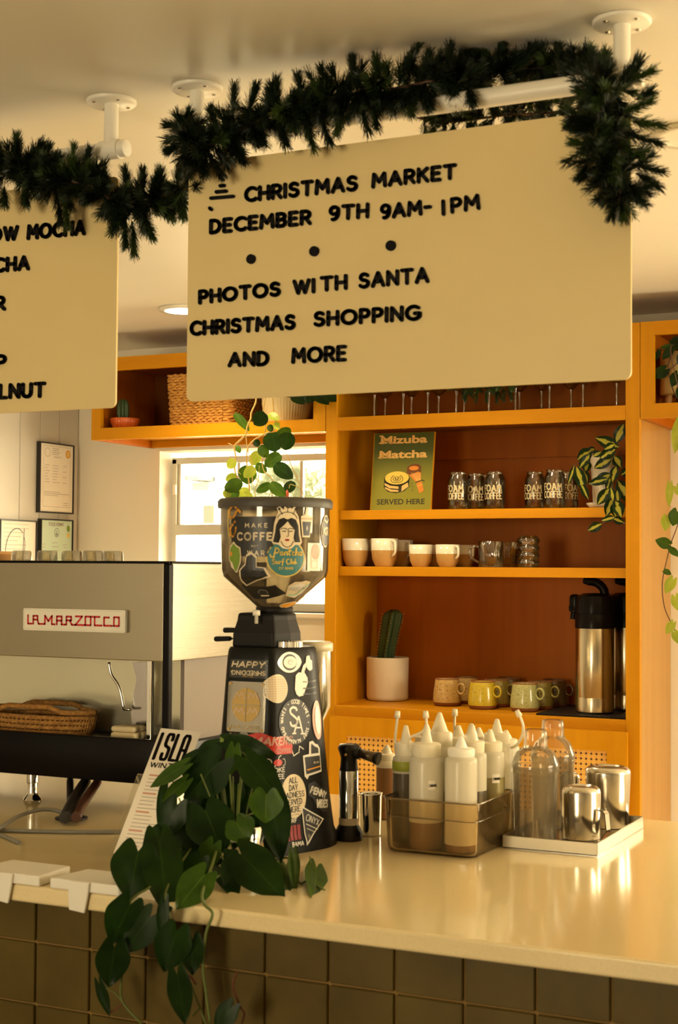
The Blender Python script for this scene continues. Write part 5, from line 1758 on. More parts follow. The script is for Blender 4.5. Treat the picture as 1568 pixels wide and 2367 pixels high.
def mug(label, px, py, col, dy=0.0, s=1.0, rz=-0.25):
    p = atY(px, py, dy if dy else atZ(px, py, zD1).y + 0.047)
    t = thing('stoneware_mug', label, 'mug', (p.x, p.y, zD1 + 0.0005), 'speckled stoneware mugs on the lowest open shelf')
    b = MB(); b.lathe([(0, 0), (0.042, 0), (0.047, 0.004), (0.0505, 0.013)], n=40, cap=False); b.build('clay_foot', M_clay, t)
    b = MB(); b.lathe([(0.0505, 0.013), (0.0515, 0.022), (0.050, 0.045), (0.046, 0.072), (0.043, 0.0945), (0.0415, 0.096), (0.040, 0.094), (0.046, 0.04), (0.044, 0.012), (0, 0.010)], n=40, cap=False); b.build('glazed_body', col, t)
    b = MB(); b.lathe([(0.0432, 0.0925), (0.0432, 0.0955), (0.0415, 0.0972), (0.0398, 0.0945)], n=40, cap=False); b.build('rim_band', M_clay, t)
    b = MB()
    cx_, cz_, rr_ = 0.061, 0.062, 0.0165
    b.tube([(cx_ + rr_ * math.cos(2 * PI * i / 24), 0, cz_ + rr_ * 1.1 * math.sin(2 * PI * i / 24)) for i in range(25)], 0.0042, n=8, cap=False); b.build('ring_handle', col, t)
    t.rotation_euler = (0, 0, rz)
    return t


g_b = speckle('beige_glaze', (0.56, 0.38, 0.14), (0.22, 0.12, 0.04)); g_y = speckle('yellow_glaze', (0.56, 0.44, 0.03), (0.34, 0.24, 0.02)); g_g = speckle('green_glaze', (0.42, 0.42, 0.18), (0.20, 0.20, 0.07))
g_d = speckle('olive_glaze', (0.28, 0.22, 0.05), (0.1, 0.07, 0.02)); g_k = speckle('brown_glaze', (0.16, 0.09, 0.03), (0.06, 0.03, 0.01))
mug('beige speckled mug at the left end of the stoneware mugs', 1034, 1620, g_b, dy=4.995)
mug('bright yellow speckled mug at the front of the lowest open shelf', 1116, 1633, g_y, dy=4.945)
mug('pale green speckled mug at the front right of the stoneware mugs', 1214, 1636, g_g, dy=4.935)
mug('beige brown mug behind the left beige speckled mug', 1078, 1599, g_b, dy=5.115)
mug('olive mug directly behind the bright yellow mug', 1148, 1612, g_d, dy=5.05)
mug('olive brown mug furthest back behind the olive mug', 1178, 1603, g_k, dy=5.15)
mug('dark green mug directly behind the pale green mug', 1249, 1618, g_d, dy=5.04)
mug('dark brown mug at the back right beside the airpot', 1282, 1607, g_k, dy=5.145)

# --- airpots on a black mat
pm = atZ(1236, 1653.5, zD1)
b = MB(); b.box((pm.x, YC + 0.022, zD1 + 0.0004), (si1 + 0.02, YB - 0.03, zD1 + 0.0065), bev=0.002)
tag(b.build('tray_mat', M_blackmat), 'flat black mat under the two coffee airpots', 'mat')


def airpot(label, px, yy, s=1.0, lift=0.007):
    p = atY(px, 1560, yy)
    t = thing('coffee_airpot', label, 'airpot', (p.x, p.y, zD1 + lift), 'steel coffee airpots on the black mat')
    R = 0.0655
    b = MB(); b.lathe([(0, 0), (R * 0.94, 0), (R * 0.96, 0.003), (R, 0.006), (R, 0.052), (R * 0.993, 0.0535), (R, 0.055), (R, 0.285), (R * 0.98, 0.288)], n=64, cap=False); autosmooth(b.build('steel_body', M_brushV, t), 40)
    b = MB(); b.lathe([(R * 0.97, 0.284), (R * 1.03, 0.287), (R * 1.04, 0.33), (R * 1.02, 0.332), (R * 1.02, 0.336), (R * 1.05, 0.338), (R * 1.02, 0.375), (R * 0.95, 0.394), (R * 0.6, 0.404), (0, 0.406)], n=56, cap=False); autosmooth(b.build('pump_head', M_gloss, t), 40)
    b = MB(); b.box((-R * 1.32, -0.022, 0.335), (-R * 0.8, 0.022, 0.400), bev=0.012, seg=3); b.tube([(-R * 1.12, 0, 0.345), (-R * 1.16, 0, 0.315)], 0.011, n=14); autosmooth(b.build('spout', M_gloss, t), 40)
    b = MB(); b.lathe([(0, 0), (0.010, 0), (0.011, 0.004), (0, 0.006)], (-R * 1.30, 0.0, 0.352), n=16, cap=False, M=Matrix.Rotation(-PI / 2, 3, 'Y')); b.build('release_button', M_black, t)
    b = MB(); pts = smoothpath([(R * 0.55, 0, 0.395), (R * 0.42, 0, 0.422), (R * 0.05, 0, 0.441), (-R * 0.6, 0, 0.447)], 5)
    b.tube(pts, [0.015] * (len(pts) - 2) + [0.013, 0.010], n=12)
    for v_ in b.bm.verts: v_.co.y *= 1.15
    autosmooth(b.build('carry_handle', M_gloss, t), 50)
    return t


M_brushV = steel_lines('vertical_brushed_steel', (0.60, 0.53, 0.40), 0.20, 'Z')
airpot('steel airpot with a black pump head standing in front on the black mat', 1376, 4.93)
airpot('second airpot half hidden behind the shelf upright', 1450, 5.085)

# --- left overhead cabinet: ribbed pot, basket, white pot (its trailing plant comes later)
zO = ozo0
p = atY(289, 975, 4.895)
tp = thing('ribbed_terracotta_pot', 'small ribbed orange pot with a green cactus left in the overhead cabinet', 'potted plant', (p.x, p.y, zO + 0.0002))
b = MB(); b.lathe([(0, 0.0), (0.040, 0.0), (0.047, 0.006), (0.055, 0.024), (0.057, 0.042), (0.055, 0.044), (0.05, 0.038), (0, 0.036)], n=120, cap=False, wob=lambda a, z: 1 + 0.02 * math.cos(30 * a)); b.build('ribbed_bowl', mat('orange_glaze', (0.62, 0.11, 0.015), 0.35, coat=0.3), tp)
b = MB(); b.lathe([(0.0, 0.0395), (0.051, 0.0395)], n=28, cap=False); b.build('soil', M_soil, tp)
b = MB(); b.lathe([(0.017, 0.038), (0.023, 0.06), (0.022, 0.10), (0.014, 0.118), (0, 0.122)], (-0.01, 0, 0), n=40, cap=False, wob=lambda a, z: 1 + 0.16 * math.cos(6 * a)); b.build('cactus', M_cac, tp)
# braided basket
pl0, pl1 = atY(390, 982, 4.86), atY(512, 976, 4.86)
bw = pl1.x - pl0.x + 0.035
bsk = thing('woven_basket', 'rectangular braided straw basket in the overhead cabinet', 'basket', (pl0.x + bw / 2, 4.86 + 0.13, zO + 0.0005))
M_straw = mat('braided_straw', (0.70, 0.36, 0.07), 0.75, col2=(0.46, 0.20, 0.03), nscale=70, bump=0.5, bscale=180)
b = MB()
HB_ = 0.200
rows = 19
for k_ in range(rows):
    z = 0.008 + (HB_ - 0.012) * k_ / (rows - 1)
    g = 1.0 + 0.075 * (z / HB_) ** 0.8
    hx_, hy_, r_ = bw / 2 * g, 0.128 * g, 0.03
    pts = []
    per = rrect(-hx_, -hy_, hx_, hy_, r_, 4)
    # resample and braid
    seg = []
    for i in range(len(per)):
        a, c = Vector((*per[i], 0)), Vector((*per[(i + 1) % len(per)], 0))
        n_ = max(1, int((c - a).length / 0.007))
        for j in range(n_): seg.append(a + (c - a) * j / n_)
    seg.append(seg[0])
    for i, s in enumerate(seg):
        w = 0.0022 * (1 if (i // 2 + k_) % 2 else -1)
        d = s.normalized()
        pts.append((s.x + d.x * w, s.y + d.y * w, z + 0.0022 * math.sin(i * 1.57 + k_)))
    b.tube(pts, 0.0060, n=6, cap=False)
b.box((-bw / 2, -0.125, 0), (bw / 2, 0.125, 0.006))
b.build('braided_wall', M_straw, bsk)
b = MB()
for sg_ in (-1, 1):
    b.tube(smoothpath([(sg_ * (bw / 2 * 1.075 + 0.004), -0.05, HB_ - 0.01), (sg_ * (bw / 2 * 1.08 + 0.012), -0.02, HB_ + 0.012), (sg_ * (bw / 2 * 1.08 + 0.012), 0.02, HB_ + 0.012), (sg_ * (bw / 2 * 1.075 + 0.004), 0.05, HB_ - 0.01)], 4), 0.005, n=7)
b.build('rope_handle', M_straw, bsk)

# ================================================================== ON THE COUNTER
M_wet = clear('wet_squeeze_plastic', (0.94, 0.88, 0.78), refl=0.5, rough=0.25, edge=0.30, body=0.16, bodycol=(0.8, 0.7, 0.5))
M_milk = clear('milky_squeeze_plastic', (0.92, 0.88, 0.78), refl=0.5, rough=0.25, edge=0.30, body=0.80, bodycol=(0.95, 0.90, 0.74))
M_cap = mat('milky_cap', (0.80, 0.74, 0.58), 0.4, sss=0.2)
M_capw = mat('white_cap', (0.86, 0.84, 0.76), 0.4)
M_label = mat('white_label', (0.85, 0.80, 0.70), 0.5)
M_tape = mat('lime_tape', (0.30, 0.34, 0.03), 0.5)
LIQ = {'brown': mat('caramel_syrup', (0.20, 0.085, 0.025), 0.25), 'dark': mat('dark_syrup', (0.010, 0.007, 0.005), 0.2), 'orange': mat('orange_syrup', (0.55, 0.20, 0.03), 0.3), 'yellow': mat('pale_yellow_syrup', (0.62, 0.47, 0.17), 0.3), 'green': mat('pale_green_syrup', (0.50, 0.50, 0.22), 0.3), 'none': None}

# --- clear bin
fl_ = atZ(882, 1969, CT); fr_ = atZ(1103, 1986, CT)
BX0, BX1 = fl_.x + 0.002, fr_.x
BY0 = (fl_.y + fr_.y) / 2
# depth from the far right top corner of the rim
BZ = atY(1000, 1852, BY0).z
BY1 = atX(1187, 1826, BX1 + 0.004).y
print('BIN', BX0, BX1, BY0, BY1, BZ)
M_bin = clear('smoked_clear_bin', (0.95, 0.88, 0.74), refl=0.9, rough=0.04, edge=0.22, body=0.03, bodycol=(0.55, 0.38, 0.2))
bn = thing('clear_plastic_bin', 'clear brownish plastic bin full of squeeze bottles on the counter', 'bin', ((BX0 + BX1) / 2, (BY0 + BY1) / 2, CT))
b = MB()
tw_ = 0.0025


def ringbox(mb, x0, y0, x1, y1, r, z, n=5):
    return [mb.v((x, y, z)) for x, y in rrect(x0, y0, x1, y1, r, n)]


outer = [(0.006, CT + 0.0005), (0.002, CT + 0.003), (0.0, CT + 0.012), (-0.004, BZ - 0.002), (-0.007, BZ)]
inner = [(-0.003, BZ), (-0.001, BZ - 0.004), (0.003, CT + 0.012), (0.006, CT + 0.004)]
rg = [ringbox(b, BX0 + o_, BY0 + o_, BX1 - o_, BY1 - o_, 0.02, z) for o_, z in outer + inner]
for a, c in zip(rg[:-1], rg[1:]):
    n_ = len(a)
    for i in range(n_): b.f([a[i], a[(i + 1) % n_], c[(i + 1) % n_], c[i]], smooth=True)
b.f(rg[0][::-1]); b.f(rg[-1])
b.build('bin_shell', M_bin, bn, bn.location)
zl = atY(1000, 1894, BY0).z
b = MB()
for o_ in (-0.0025,):
    pts = [(x, y, zl) for x, y in rrect(BX0 + o_, BY0 + o_, BX1 - o_, BY1 - o_, 0.02, 5)]; b.tube(pts + [pts[0]], 0.0010, n=6, cap=False)
pts = [(x, y, BZ) for x, y in rrect(BX0 - 0.006, BY0 - 0.006, BX1 + 0.006, BY1 + 0.006, 0.022, 5)]; b.tube(pts + [pts[0]], 0.0018, n=6, cap=False)
b.build('bin_rim', clear('bin_rim_plastic', (0.6, 0.5, 0.35), refl=0.95, rough=0.05, edge=0.6, body=0.3, bodycol=(0.35, 0.24, 0.12)), bn, bn.location)


# --- squeeze bottles
def bottle(label, px, Y, rad, zsh, ztip, liq, frac, cap='milky', tether=None, lab=False, tape=False, z0=CT + 0.0045, conew=1.0):
    """zsh: shoulder height pixel row; ztip: tip pixel row"""
    p = atY(px, 1850, Y)
    if p.x - rad < BX0 + 0.004 or p.x + rad > BX1 - 0.004: print('BOT', label, p.x - rad - BX0, BX1 - p.x - rad)
    hs = atY(px, zsh, Y).z - z0
    ht = atY(px, ztip, Y).z - z0
    t = thing('squeeze_bottle', label, 'bottle', (p.x, p.y, z0 + 0.0003), 'squeeze bottles of syrup')
    b = MB(); zl_ = max(0.0101, hs * frac) if liq else 0.0101; b.lathe([(0, 0), (rad * 0.9, 0), (rad * 0.98, 0.004), (rad, 0.010), (rad, zl_), (rad, hs - 0.012), (rad * 0.97, hs - 0.004), (rad * 0.80, hs), (rad * 0.76, hs + 0.002)], n=40, cap=False)
    for f_ in b.bm.faces: f_.material_index = 1 if (liq and f_.calc_center_median().z < zl_) else 0
    b.build('bottle_body', [M_milk, M_wet], t)
    if liq:
        M = LIQ[liq]
        b = MB(); b.lathe([(0, 0.003), (rad * 0.93, 0.003), (rad * 0.965, 0.011), (rad * 0.965, hs * frac), (0, hs * frac)], n=36, cap=False); autosmooth(b.build('syrup', M, t), 40)
    ch = min(0.028, (ht - hs) * 0.42)
    M = M_capw if cap == 'white' else M_cap
    b = MB(); b.lathe([(rad * 0.80, hs), (rad * 0.83, hs + 0.002), (rad * 0.83, hs + ch * 0.9), (rad * 0.76, hs + ch), (0.0125 * conew, hs + ch + 0.001), (0.0105 * conew, hs + ch + 0.006), (0.0045, ht - 0.002), (0.0030, ht), (0, ht)], n=48, cap=False, wob=lambda a, z: 1 + (0.012 * math.cos(24 * a) if hs + 0.001 < z < hs + ch * 0.95 else 0)); autosmooth(b.build('spout_cap', M, t), 40)
    if tether:
        pts = [p_ - Vector((p.x, p.y, z0 + 0.0003)) for p_ in (atY(x, y, Y) for x, y in tether)]
        b = MB(); b.tube(smoothpath(pts, 6), 0.0028, n=8); e_ = pts[-1]
        d_ = (pts[-1] - pts[-2]).normalized()
        b.tube([e_ - d_ * 0.004, e_ + d_ * 0.010], [0.0062, 0.0050], n=12)
        b.build('tether_cap', M_cap, t)
    if lab:
        b = MB()
        n_ = 8; a0, a1 = lab
        zl0, zl1 = hs - 0.062, hs - 0.044
        for i in range(n_):
            A, B2 = (math.radians(a0 + (a1 - a0) * j / n_) for j in (i, i + 1))
            R_ = rad + 0.0006
            b.f([b.v((R_ * math.cos(A), R_ * math.sin(A), zl0)), b.v((R_ * math.cos(B2), R_ * math.sin(B2), zl0)), b.v((R_ * math.cos(B2), R_ * math.sin(B2), zl1)), b.v((R_ * math.cos(A), R_ * math.sin(A), zl1))])
        lb = b.build('paper_label', M_label, t)
        f = Flat(); f.text('CARAMEL' if tape is False else 'OAT', 0.002, 0.006, 0.005, w=0.2, width=0.016, round_=False)
        b = MB(); f.put(b, lambda u, v, h: Vector(((rad + 0.0011) * math.cos(math.radians(a0) + u / rad), (rad + 0.0011) * math.sin(math.radians(a0) + u / rad), zl0 + v)), base=0, lift=0); b.build('label_print', M_ink, lb)
    if tape:
        b = MB(); b.lathe([(rad + 0.0005, hs - 0.030), (rad + 0.0009, hs - 0.0295), (rad + 0.0009, hs - 0.011), (rad + 0.0005, hs - 0.0105)], n=40, cap=False); b.build('tape_band', M_tape, t)
    return t


YR = [BY0 + 0.042, BY0 + 0.108, BY0 + 0.172, BY0 + 0.236, BY0 + 0.298]
bottle('large squeeze bottle with brown syrup at the front left of the bin', 986, YR[0], 0.0345, 1748, 1676, 'brown', 0.30, tether=[(952, 1748), (943, 1728), (948, 1706), (972, 1695), (985, 1682), (986, 1668), (985, 1655)], lab=(-62, -38))
bottle('squeeze bottle with a white cap at the front right corner of the bin', 1066, YR[0] - 0.002, 0.0320, 1748, 1703, 'brown', 0.09, cap='white')
bottle('bottle of near black syrup with a lime tape band at the left of the bin', 938, YR[1] - 0.01, 0.0270, 1746, 1677, 'dark', 0.80, tether=[(917, 1745), (914, 1725), (915, 1695), (918, 1668), (919, 1655)], tape=True)
bottle('squeeze bottle of dark syrup in the second row on the right', 1092, YR[1] - 0.002, 0.0290, 1738, 1676, 'dark', 0.60)
bottle('squeeze bottle with a long tethered cap in the second row middle', 1016, YR[1] + 0.004, 0.0315, 1724, 1647, 'yellow', 0.55, conew=1.5)
bottle('pale squeeze bottle with a lime tape band in the third row left', 986, YR[2] + 0.004, 0.0290, 1722, 1674, 'green', 0.6, tape=True)
bottle('pale squeeze bottle in the third row middle with an upright tether', 1060, YR[2] + 0.004, 0.0300, 1722, 1677, 'yellow', 0.7, tether=[(1036, 1722), (1050, 1700), (1051, 1675), (1052, 1650)])
bottle('squeeze bottle of pale green syrup with a paper label at the right side', 1133, YR[2] - 0.004, 0.0300, 1735, 1686, 'green', 0.72, lab=(-62, -30))
bottle('pale squeeze bottle in the fourth row middle of the bin', 1090, YR[3] + 0.006, 0.0300, 1718, 1673, 'yellow', 0.6)
bottle('squeeze bottle with a hanging tether at the right of the fourth row', 1149, YR[3] - 0.002, 0.0320, 1718, 1662, 'yellow', 0.52, tether=[(1180, 1729), (1195, 1722), (1207, 1702), (1210, 1680), (1205, 1662), (1200, 1652)])
bottle('squeeze bottle at the back left corner of the bin', 1022, YR[3] + 0.002, 0.0290, 1716, 1672, 'yellow', 0.6)
bottle('squeeze bottle at the back right corner of the bin', 1170, YR[4], 0.0290, 1722, 1688, 'yellow', 0.45)
bottle('squeeze bottle in the back row middle of the bin', 1107, YR[4] + 0.002, 0.0290, 1720, 1682, 'yellow', 0.5)

# bottle of orange syrup behind the torch, outside the bin
p = atY(893, 1830, 3.06)
bottle('squeeze bottle of orange syrup behind the bin near the kitchen torch', 894, 3.06, 0.0235, 1757, 1722, 'orange', 0.88, z0=CT + 0.0003)

# --- torch
pt = atZ(806, 1950, CT); pt = atY(806, 1930, pt.y + 0.04)
tc_ = thing('kitchen_torch', 'steel and black kitchen blow torch with its nozzle pointing right', 'torch', (pt.x, pt.y, CT + 0.0005))
kz = lambda py: atY(806, py, pt.y).z - CT
kp = 1 / ppm(pt + Vector((0, 0, 0.1)))
b = MB(); b.lathe([(0, 0), (33 * kp, 0), (34 * kp, 0.006), (32 * kp, 0.016), (26 * kp, 0.026), (23 * kp, 0.031), (0, 0.031)], n=44, cap=False); autosmooth(b.build('base', M_black, tc_), 50)
b = MB(); b.lathe([(22.5 * kp, 0.030), (22.5 * kp, kz(1782)), (20 * kp, kz(1778))], n=44, cap=False); b.build('gas_tank', M_chrome, tc_)
b = MB(); b.lathe([(22.8 * kp, kz(1914)), (22.8 * kp, kz(1890))], n=44, cap=False); b.build('tank_label', mat('grey_white_label', (0.62, 0.55, 0.48), 0.4), tc_)
b = MB(); b.lathe([(22 * kp, kz(1781)), (20 * kp, kz(1770)), (19 * kp, kz(1752)), (22 * kp, kz(1742)), (25 * kp, kz(1734)), (26 * kp, kz(1728)), (22 * kp, kz(1721)), (10 * kp, kz(1719)), (0, kz(1719))], n=40, cap=False)
hd = b.build('burner_head', M_black, tc_); autosmooth(hd, 60)
zz = kz(1742)
b = MB(); b.tube([(8 * kp, 0, zz + 0.004), (26 * kp, 0, zz + 0.002), (28 * kp, 0, zz + 0.002)], [0.014, 0.013, 0.011], n=24); b.build('nozzle_collar', M_black, tc_)
b = MB(); b.tube([(27 * kp, 0, zz + 0.002), (70 * kp, 0, zz - 0.006)], [0.0095, 0.0115], n=24); o = b.build('nozzle', mat('bronzed_steel', (0.10, 0.075, 0.05), 0.35, metal=0.8), tc_)
b = MB(); b.tube([(67 * kp, 0, zz - 0.0055), (76 * kp, 0, zz - 0.0072)], [0.0135, 0.0135], n=24); b.build('nozzle_tip', M_black, o)
b = MB(); b.lathe([(0, 0), (0.0028, 0), (0.0028, 0.003), (0, 0.004)], (4 * kp, -25 * kp, kz(1742)), n=12, cap=False, M=Matrix.Rotation(PI / 2, 3, 'X')); b.build('screw', MATS['sticker_gold'], tc_)

# --- steel cup behind the torch
p = atZ(855, 1945, CT); p = atY(857, 1940, p.y + 0.065)
b = MB(); R_ = 26 / ppm(p)
hc_ = atY(856, 1834, p.y).z - CT
b.lathe([(0, 0), (R_ * 0.92, 0), (R_ * 0.95, 0.003), (R_, hc_ - 0.004), (R_ * 1.05, hc_), (R_ * 1.02, hc_ + 0.001), (R_ * 0.96, hc_ - 0.004), (R_ * 0.9, 0.006), (0, 0.006)], n=44, cap=False)
o = b.build('steel_cup', M_chrome); o.location = (p.x, p.y, CT + 0.0005); tag(o, 'polished steel cup between the kitchen torch and the plastic bin', 'cup')

# --- steel tray with shakers and pitchers
tfl, tfr = atZ(1160, 1961, CT), atZ(1383, 1980, CT)
TX0, TX1, TY0 = tfl.x, tfr.x, (tfl.y + tfr.y) / 2
TZ = CT + 0.026
TY1 = atX(1488, 1877, TX1).y
print('TRAY', TX0, TX1, TY0, TY1, tfl, tfr)
M_tray = mat('satin_tray_steel', (0.27, 0.23, 0.16), 0.36, metal=1.0)
M_pit = mat('worn_steel', (0.62, 0.58, 0.50), 0.19, metal=1.0)
tr = thing('steel_tray', 'shallow rectangular steel tray holding the shakers and steel pitchers', 'tray', ((TX0 + TX1) / 2, (TY0 + TY1) / 2, CT))
TO = tr.location
b = MB(); b.box((TX0, TY0, CT + 0.0004), (TX1, TY1, CT + 0.003)); b.build('tray_floor', M_pit, tr, TO)
b = MB()
for lo, hi in (((TX0, TY0, CT + 0.0004), (TX1, TY0 + 0.003, TZ)), ((TX0, TY1 - 0.003, CT + 0.0004), (TX1, TY1, TZ)), ((TX0, TY0 + 0.003, CT + 0.0004), (TX0 + 0.003, TY1 - 0.003, TZ)), ((TX1 - 0.003, TY0 + 0.003, CT + 0.0004), (TX1, TY1 - 0.003, TZ))): b.box(lo, hi, bev=0.0008, seg=1)
b.build('tray_rim', M_tray, tr, TO)
ZTR = CT + 0.0035
M_shk = clear('frosted_shaker_plastic', (0.98, 0.95, 0.88), refl=0.8, rough=0.08, edge=0.26, body=0.06, bodycol=(0.95, 0.84, 0.6))


def shaker(label, px, Y, rad, pyr, z0=ZTR):
    """pyr: rows of base rim joint, shoulder, neck bottom, top"""
    p = atY(px, 1850, Y)
    zj, zs_, zn, zt_ = (atY(px, y, Y).z - z0 for y in pyr)
    t = thing('cocktail_shaker', label, 'shaker', (p.x, p.y, z0 + 0.0003), 'clear plastic shaker bottles on the steel tray')
    b = MB(); b.lathe([(0, 0.0), (rad * 0.86, 0), (rad * 0.90, 0.004), (rad * 0.98, zj - 0.004), (rad, zj), (rad * 0.96, zj), (rad * 0.86, 0.006), (0, 0.006)], n=48, cap=False); b.build('clear_cup', M_shk, t)
    b = MB(); b.lathe([(rad * 0.985, zj - 0.016), (rad * 1.01, zj - 0.014), (rad * 1.01, zj + 0.003), (rad * 0.985, zj + 0.006), (rad * 0.93, zj + (zs_ - zj) * 0.5), (rad * 0.80, zs_), (rad * 0.60, zn - 0.004), (rad * 0.55, zn)], n=48, cap=False); b.build('strainer_dome', M_shk, t)
    b = MB(); b.lathe([(rad * 0.50, zn - 0.004), (rad * 0.52, zn), (rad * 0.50, zt_ - 0.008), (rad * 0.47, zt_ - 0.001), (rad * 0.40, zt_), (0, zt_)], n=40, cap=False); b.build('shaker_cap', M_shk, t)
    return t


ys1 = TY0 + 0.075
shaker('large clear plastic shaker bottle at the front left of the steel tray', 1238, ys1, 0.0475, (1769, 1738, 1727, 1686))
ys2 = TY0 + 0.27
shaker('second clear plastic shaker bottle at the back of the steel tray', 1278, ys2, 0.0475, (1745, 1716, 1703, 1664))


def pitcher(label, px, pyb, Y, rt, rb, pyt, handle=None, name='steel_pitcher'):
    """upturned: closed bottom up, rounded edge"""
    p = atY(px, 1850, Y)
    h = atY(px, pyt, Y).z - ZTR
    t = thing(name, label, 'pitcher', (p.x, p.y, ZTR + 0.0003), 'upturned steel pitchers on the steel tray')
    b = MB(); pf = [(rb * 0.97, 0.0), (rb, 0.001), ((rb + rt) / 2, h * 0.5)] + [(rt - 0.014 + 0.014 * math.cos(PI / 2 * i / 6), h - 0.014 + 0.014 * math.sin(PI / 2 * i / 6)) for i in range(7)] + [(rt * 0.62, h), (rt * 0.58, h - 0.0025), (0, h - 0.0025)]
    b.lathe(pf, n=64, cap=False); b.build('pitcher_wall', M_pit, t)
    if handle:
        x0 = rt * 0.98
        b = MB()
        pth = [(x0, h * 0.55 + 0.004), (x0 + 0.016, h * 0.56), (x0 + 0.020, h * 0.52), (x0 + 0.024, 0.02), (x0 + 0.012, 0.004)]
        for (a, c) in zip(pth[:-1], pth[1:]):
            d = Vector((c[0] - a[0], 0, c[1] - a[1])); n_ = Vector((-d.z, 0, d.x)).normalized() * 0.0012
            A, C_ = Vector((a[0], 0, a[1])), Vector((c[0], 0, c[1]))
            vv = [b.v(q_ + s * n_ + Vector((0, w, 0))) for q_ in (A, C_) for s in (-1, 1) for w in (-0.008, 0.008)]
            for ix in ((0, 1, 3, 2), (4, 6, 7, 5), (0, 4, 5, 1), (2, 3, 7, 6), (0, 2, 6, 4), (1, 5, 7, 3)): b.f([vv[i] for i in ix])
        o = b.build('handle', M_chrome, t)
        t.rotation_euler = (0, 0, handle)
    return t


p1_ = atZ(1344, 1944, ZTR).y + 0.036
pitcher('small upturned steel pitcher with a strap handle at the front of the tray', 1344, 1944, p1_, 0.0405, 0.0395, 1816, handle=-0.25)
pitcher('short upturned steel pitcher half hidden behind the front pitcher', 1318, 1900, p1_ + 0.16, 0.0215, 0.0215, 1784)
pitcher('largest upturned steel pitcher at the back right of the tray', 1406, 1916, atZ(1400, 1918, ZTR).y + 0.05, 0.0490, 0.0440, 1771)

# --- white clips hooked over the counter edge
M_clip = mat('white_clip_plastic', (0.84, 0.80, 0.70), 0.45)


def clip(label, x0, x1, t0, t1, dep):
    t = thing('counter_clip', label, 'clip', ((x0 + x1) / 2, 2.13, CT), 'white plastic clips on the counter edge')
    O_ = t.location
    b = MB()
    b.prism([(x0, 0), (x1, 0), (x1 - 0.006, dep), (x0 + 0.014, dep)], 0.0185, (0, 2.128, CT + 0.0005), (1, 0, 0), (0, 1, 0), n=(0, 0, 1))
    o_ = b.build('pad', M_clip, t, O_); md_ = o_.modifiers.new('bevel', 'BEVEL'); md_.width = 0.003; md_.segments = 3
    b = MB()
    b.prism([(t0, CT + 0.019), (t1, CT + 0.019), (t1 - 0.002, CT - 0.001), (t1 - 0.009, CT - 0.034), (t0 + 0.001, CT - 0.031), (t0 - 0.001, CT - 0.001)], 0.005, (0, 2.1275, 0), (1, 0, 0), (0, 0, 1), n=(0, -1, 0))
    o_ = b.build('hook_tongue', M_clip, t, O_); md_ = o_.modifiers.new('bevel', 'BEVEL'); md_.width = 0.0018; md_.segments = 2
    return t


X_ = lambda px: atY(px, 2050, 2.13).x
clip('white plastic clip on the counter edge nearest the trailing plant', X_(116), X_(277), X_(164), X_(211), 0.095)
clip('white plastic clip at the left end of the counter edge', X_(-65), X_(92), X_(-3), X_(34), 0.10)

# --- leaning menu card in a clear holder
c0 = atZ(262, 1972, CT + 0.004)
Yb = c0.y
lo_, hi_ = Yb, Yb + 0.6
for _ in range(40):
    md_ = (lo_ + hi_) / 2
    if atY(372, 1683, md_).x > c0.x: hi_ = md_
    else: lo_ = md_
# the card is turned a little; take its own corners at plausible depths
tl, tr2 = atY(372, 1683, Yb + 0.17), atY(465, 1692, Yb + 0.20)
wv = (tr2 - tl)
bl = atZ(262, 1972, CT + 0.006)
br = bl + wv * 1.05
print('CARD', bl, tl, wv, (tl - bl).length)
cd = thing('menu_card', 'white leaning menu card with a large black heading', 'menu card', bl)
ux_, uy_ = wv.normalized(), (tl - bl).normalized()
nn = ux_.cross(uy_).normalized()
CWd, CHt = wv.length, (tl - bl).length
cfn = lambda u, v, h: bl + wv.normalized() * u + uy_ * v + nn * h
M_paper = mat('white_paper', (0.84, 0.78, 0.68), 0.7)
b = MB()
vv = [b.v(cfn(u, v, h)) for h in (-0.0006, 0.0) for u, v in ((0, 0), (CWd, 0), (CWd, CHt), (0, CHt))]
for ix in ((3, 2, 1, 0), (4, 5, 6, 7), (0, 1, 5, 4), (1, 2, 6, 5), (2, 3, 7, 6), (3, 0, 4, 7)): b.f([vv[i] for i in ix])
b.build('card_sheet', M_paper, cd, bl)
f = Flat()
g = CWd / 93.0
hh = CHt - 80 * g
for s, x in (('I', 9), ('S', 24), ('L', 45), ('A', 62)):
    pls = {'I': [[(0, 0), (0, 1)]], 'S': [[(1, 0.78), (1, 0.92), (0.85, 1), (0.15, 1), (0, 0.92), (0, 0.62), (0.15, 0.54), (0.85, 0.46), (1, 0.38), (1, 0.08), (0.85, 0), (0.15, 0), (0, 0.08), (0, 0.22)]], 'L': [[(0, 1), (0, 0), (0.9, 0)]], 'A': [[(0, 0), (0, 0.9), (0.2, 1), (0.8, 1), (1, 0.9), (1, 0)], [(0, 0.42), (1, 0.42)]]}[s]
    for pl in pls: f.line([((x + 12 * px_) * g, hh + 66 * g * py_) for px_, py_ in pl], 7.6 * g, 0, 1)
f.text('WINTER', 8 * g, hh - 22 * g, 13 * g, w=0.2, width=74 * g, round_=False)
b = MB(); f.put(b, cfn, base=0.0004, lift=0.0); b.build('heading_print', M_ink, cd, bl)
f = Flat()
random.seed(3)
for i in range(20):
    y = hh - (42 + 9.2 * i) * g
    if y < 0.01: break
    if i % 5 == 0: f.line([(14 * g, y), (44 * g, y)], 4.2 * g, 1, 1, False)
    else: f.line([(14 * g, y), ((45 + random.random() * 30) * g, y)], 1.6 * g, 0, 1, False)
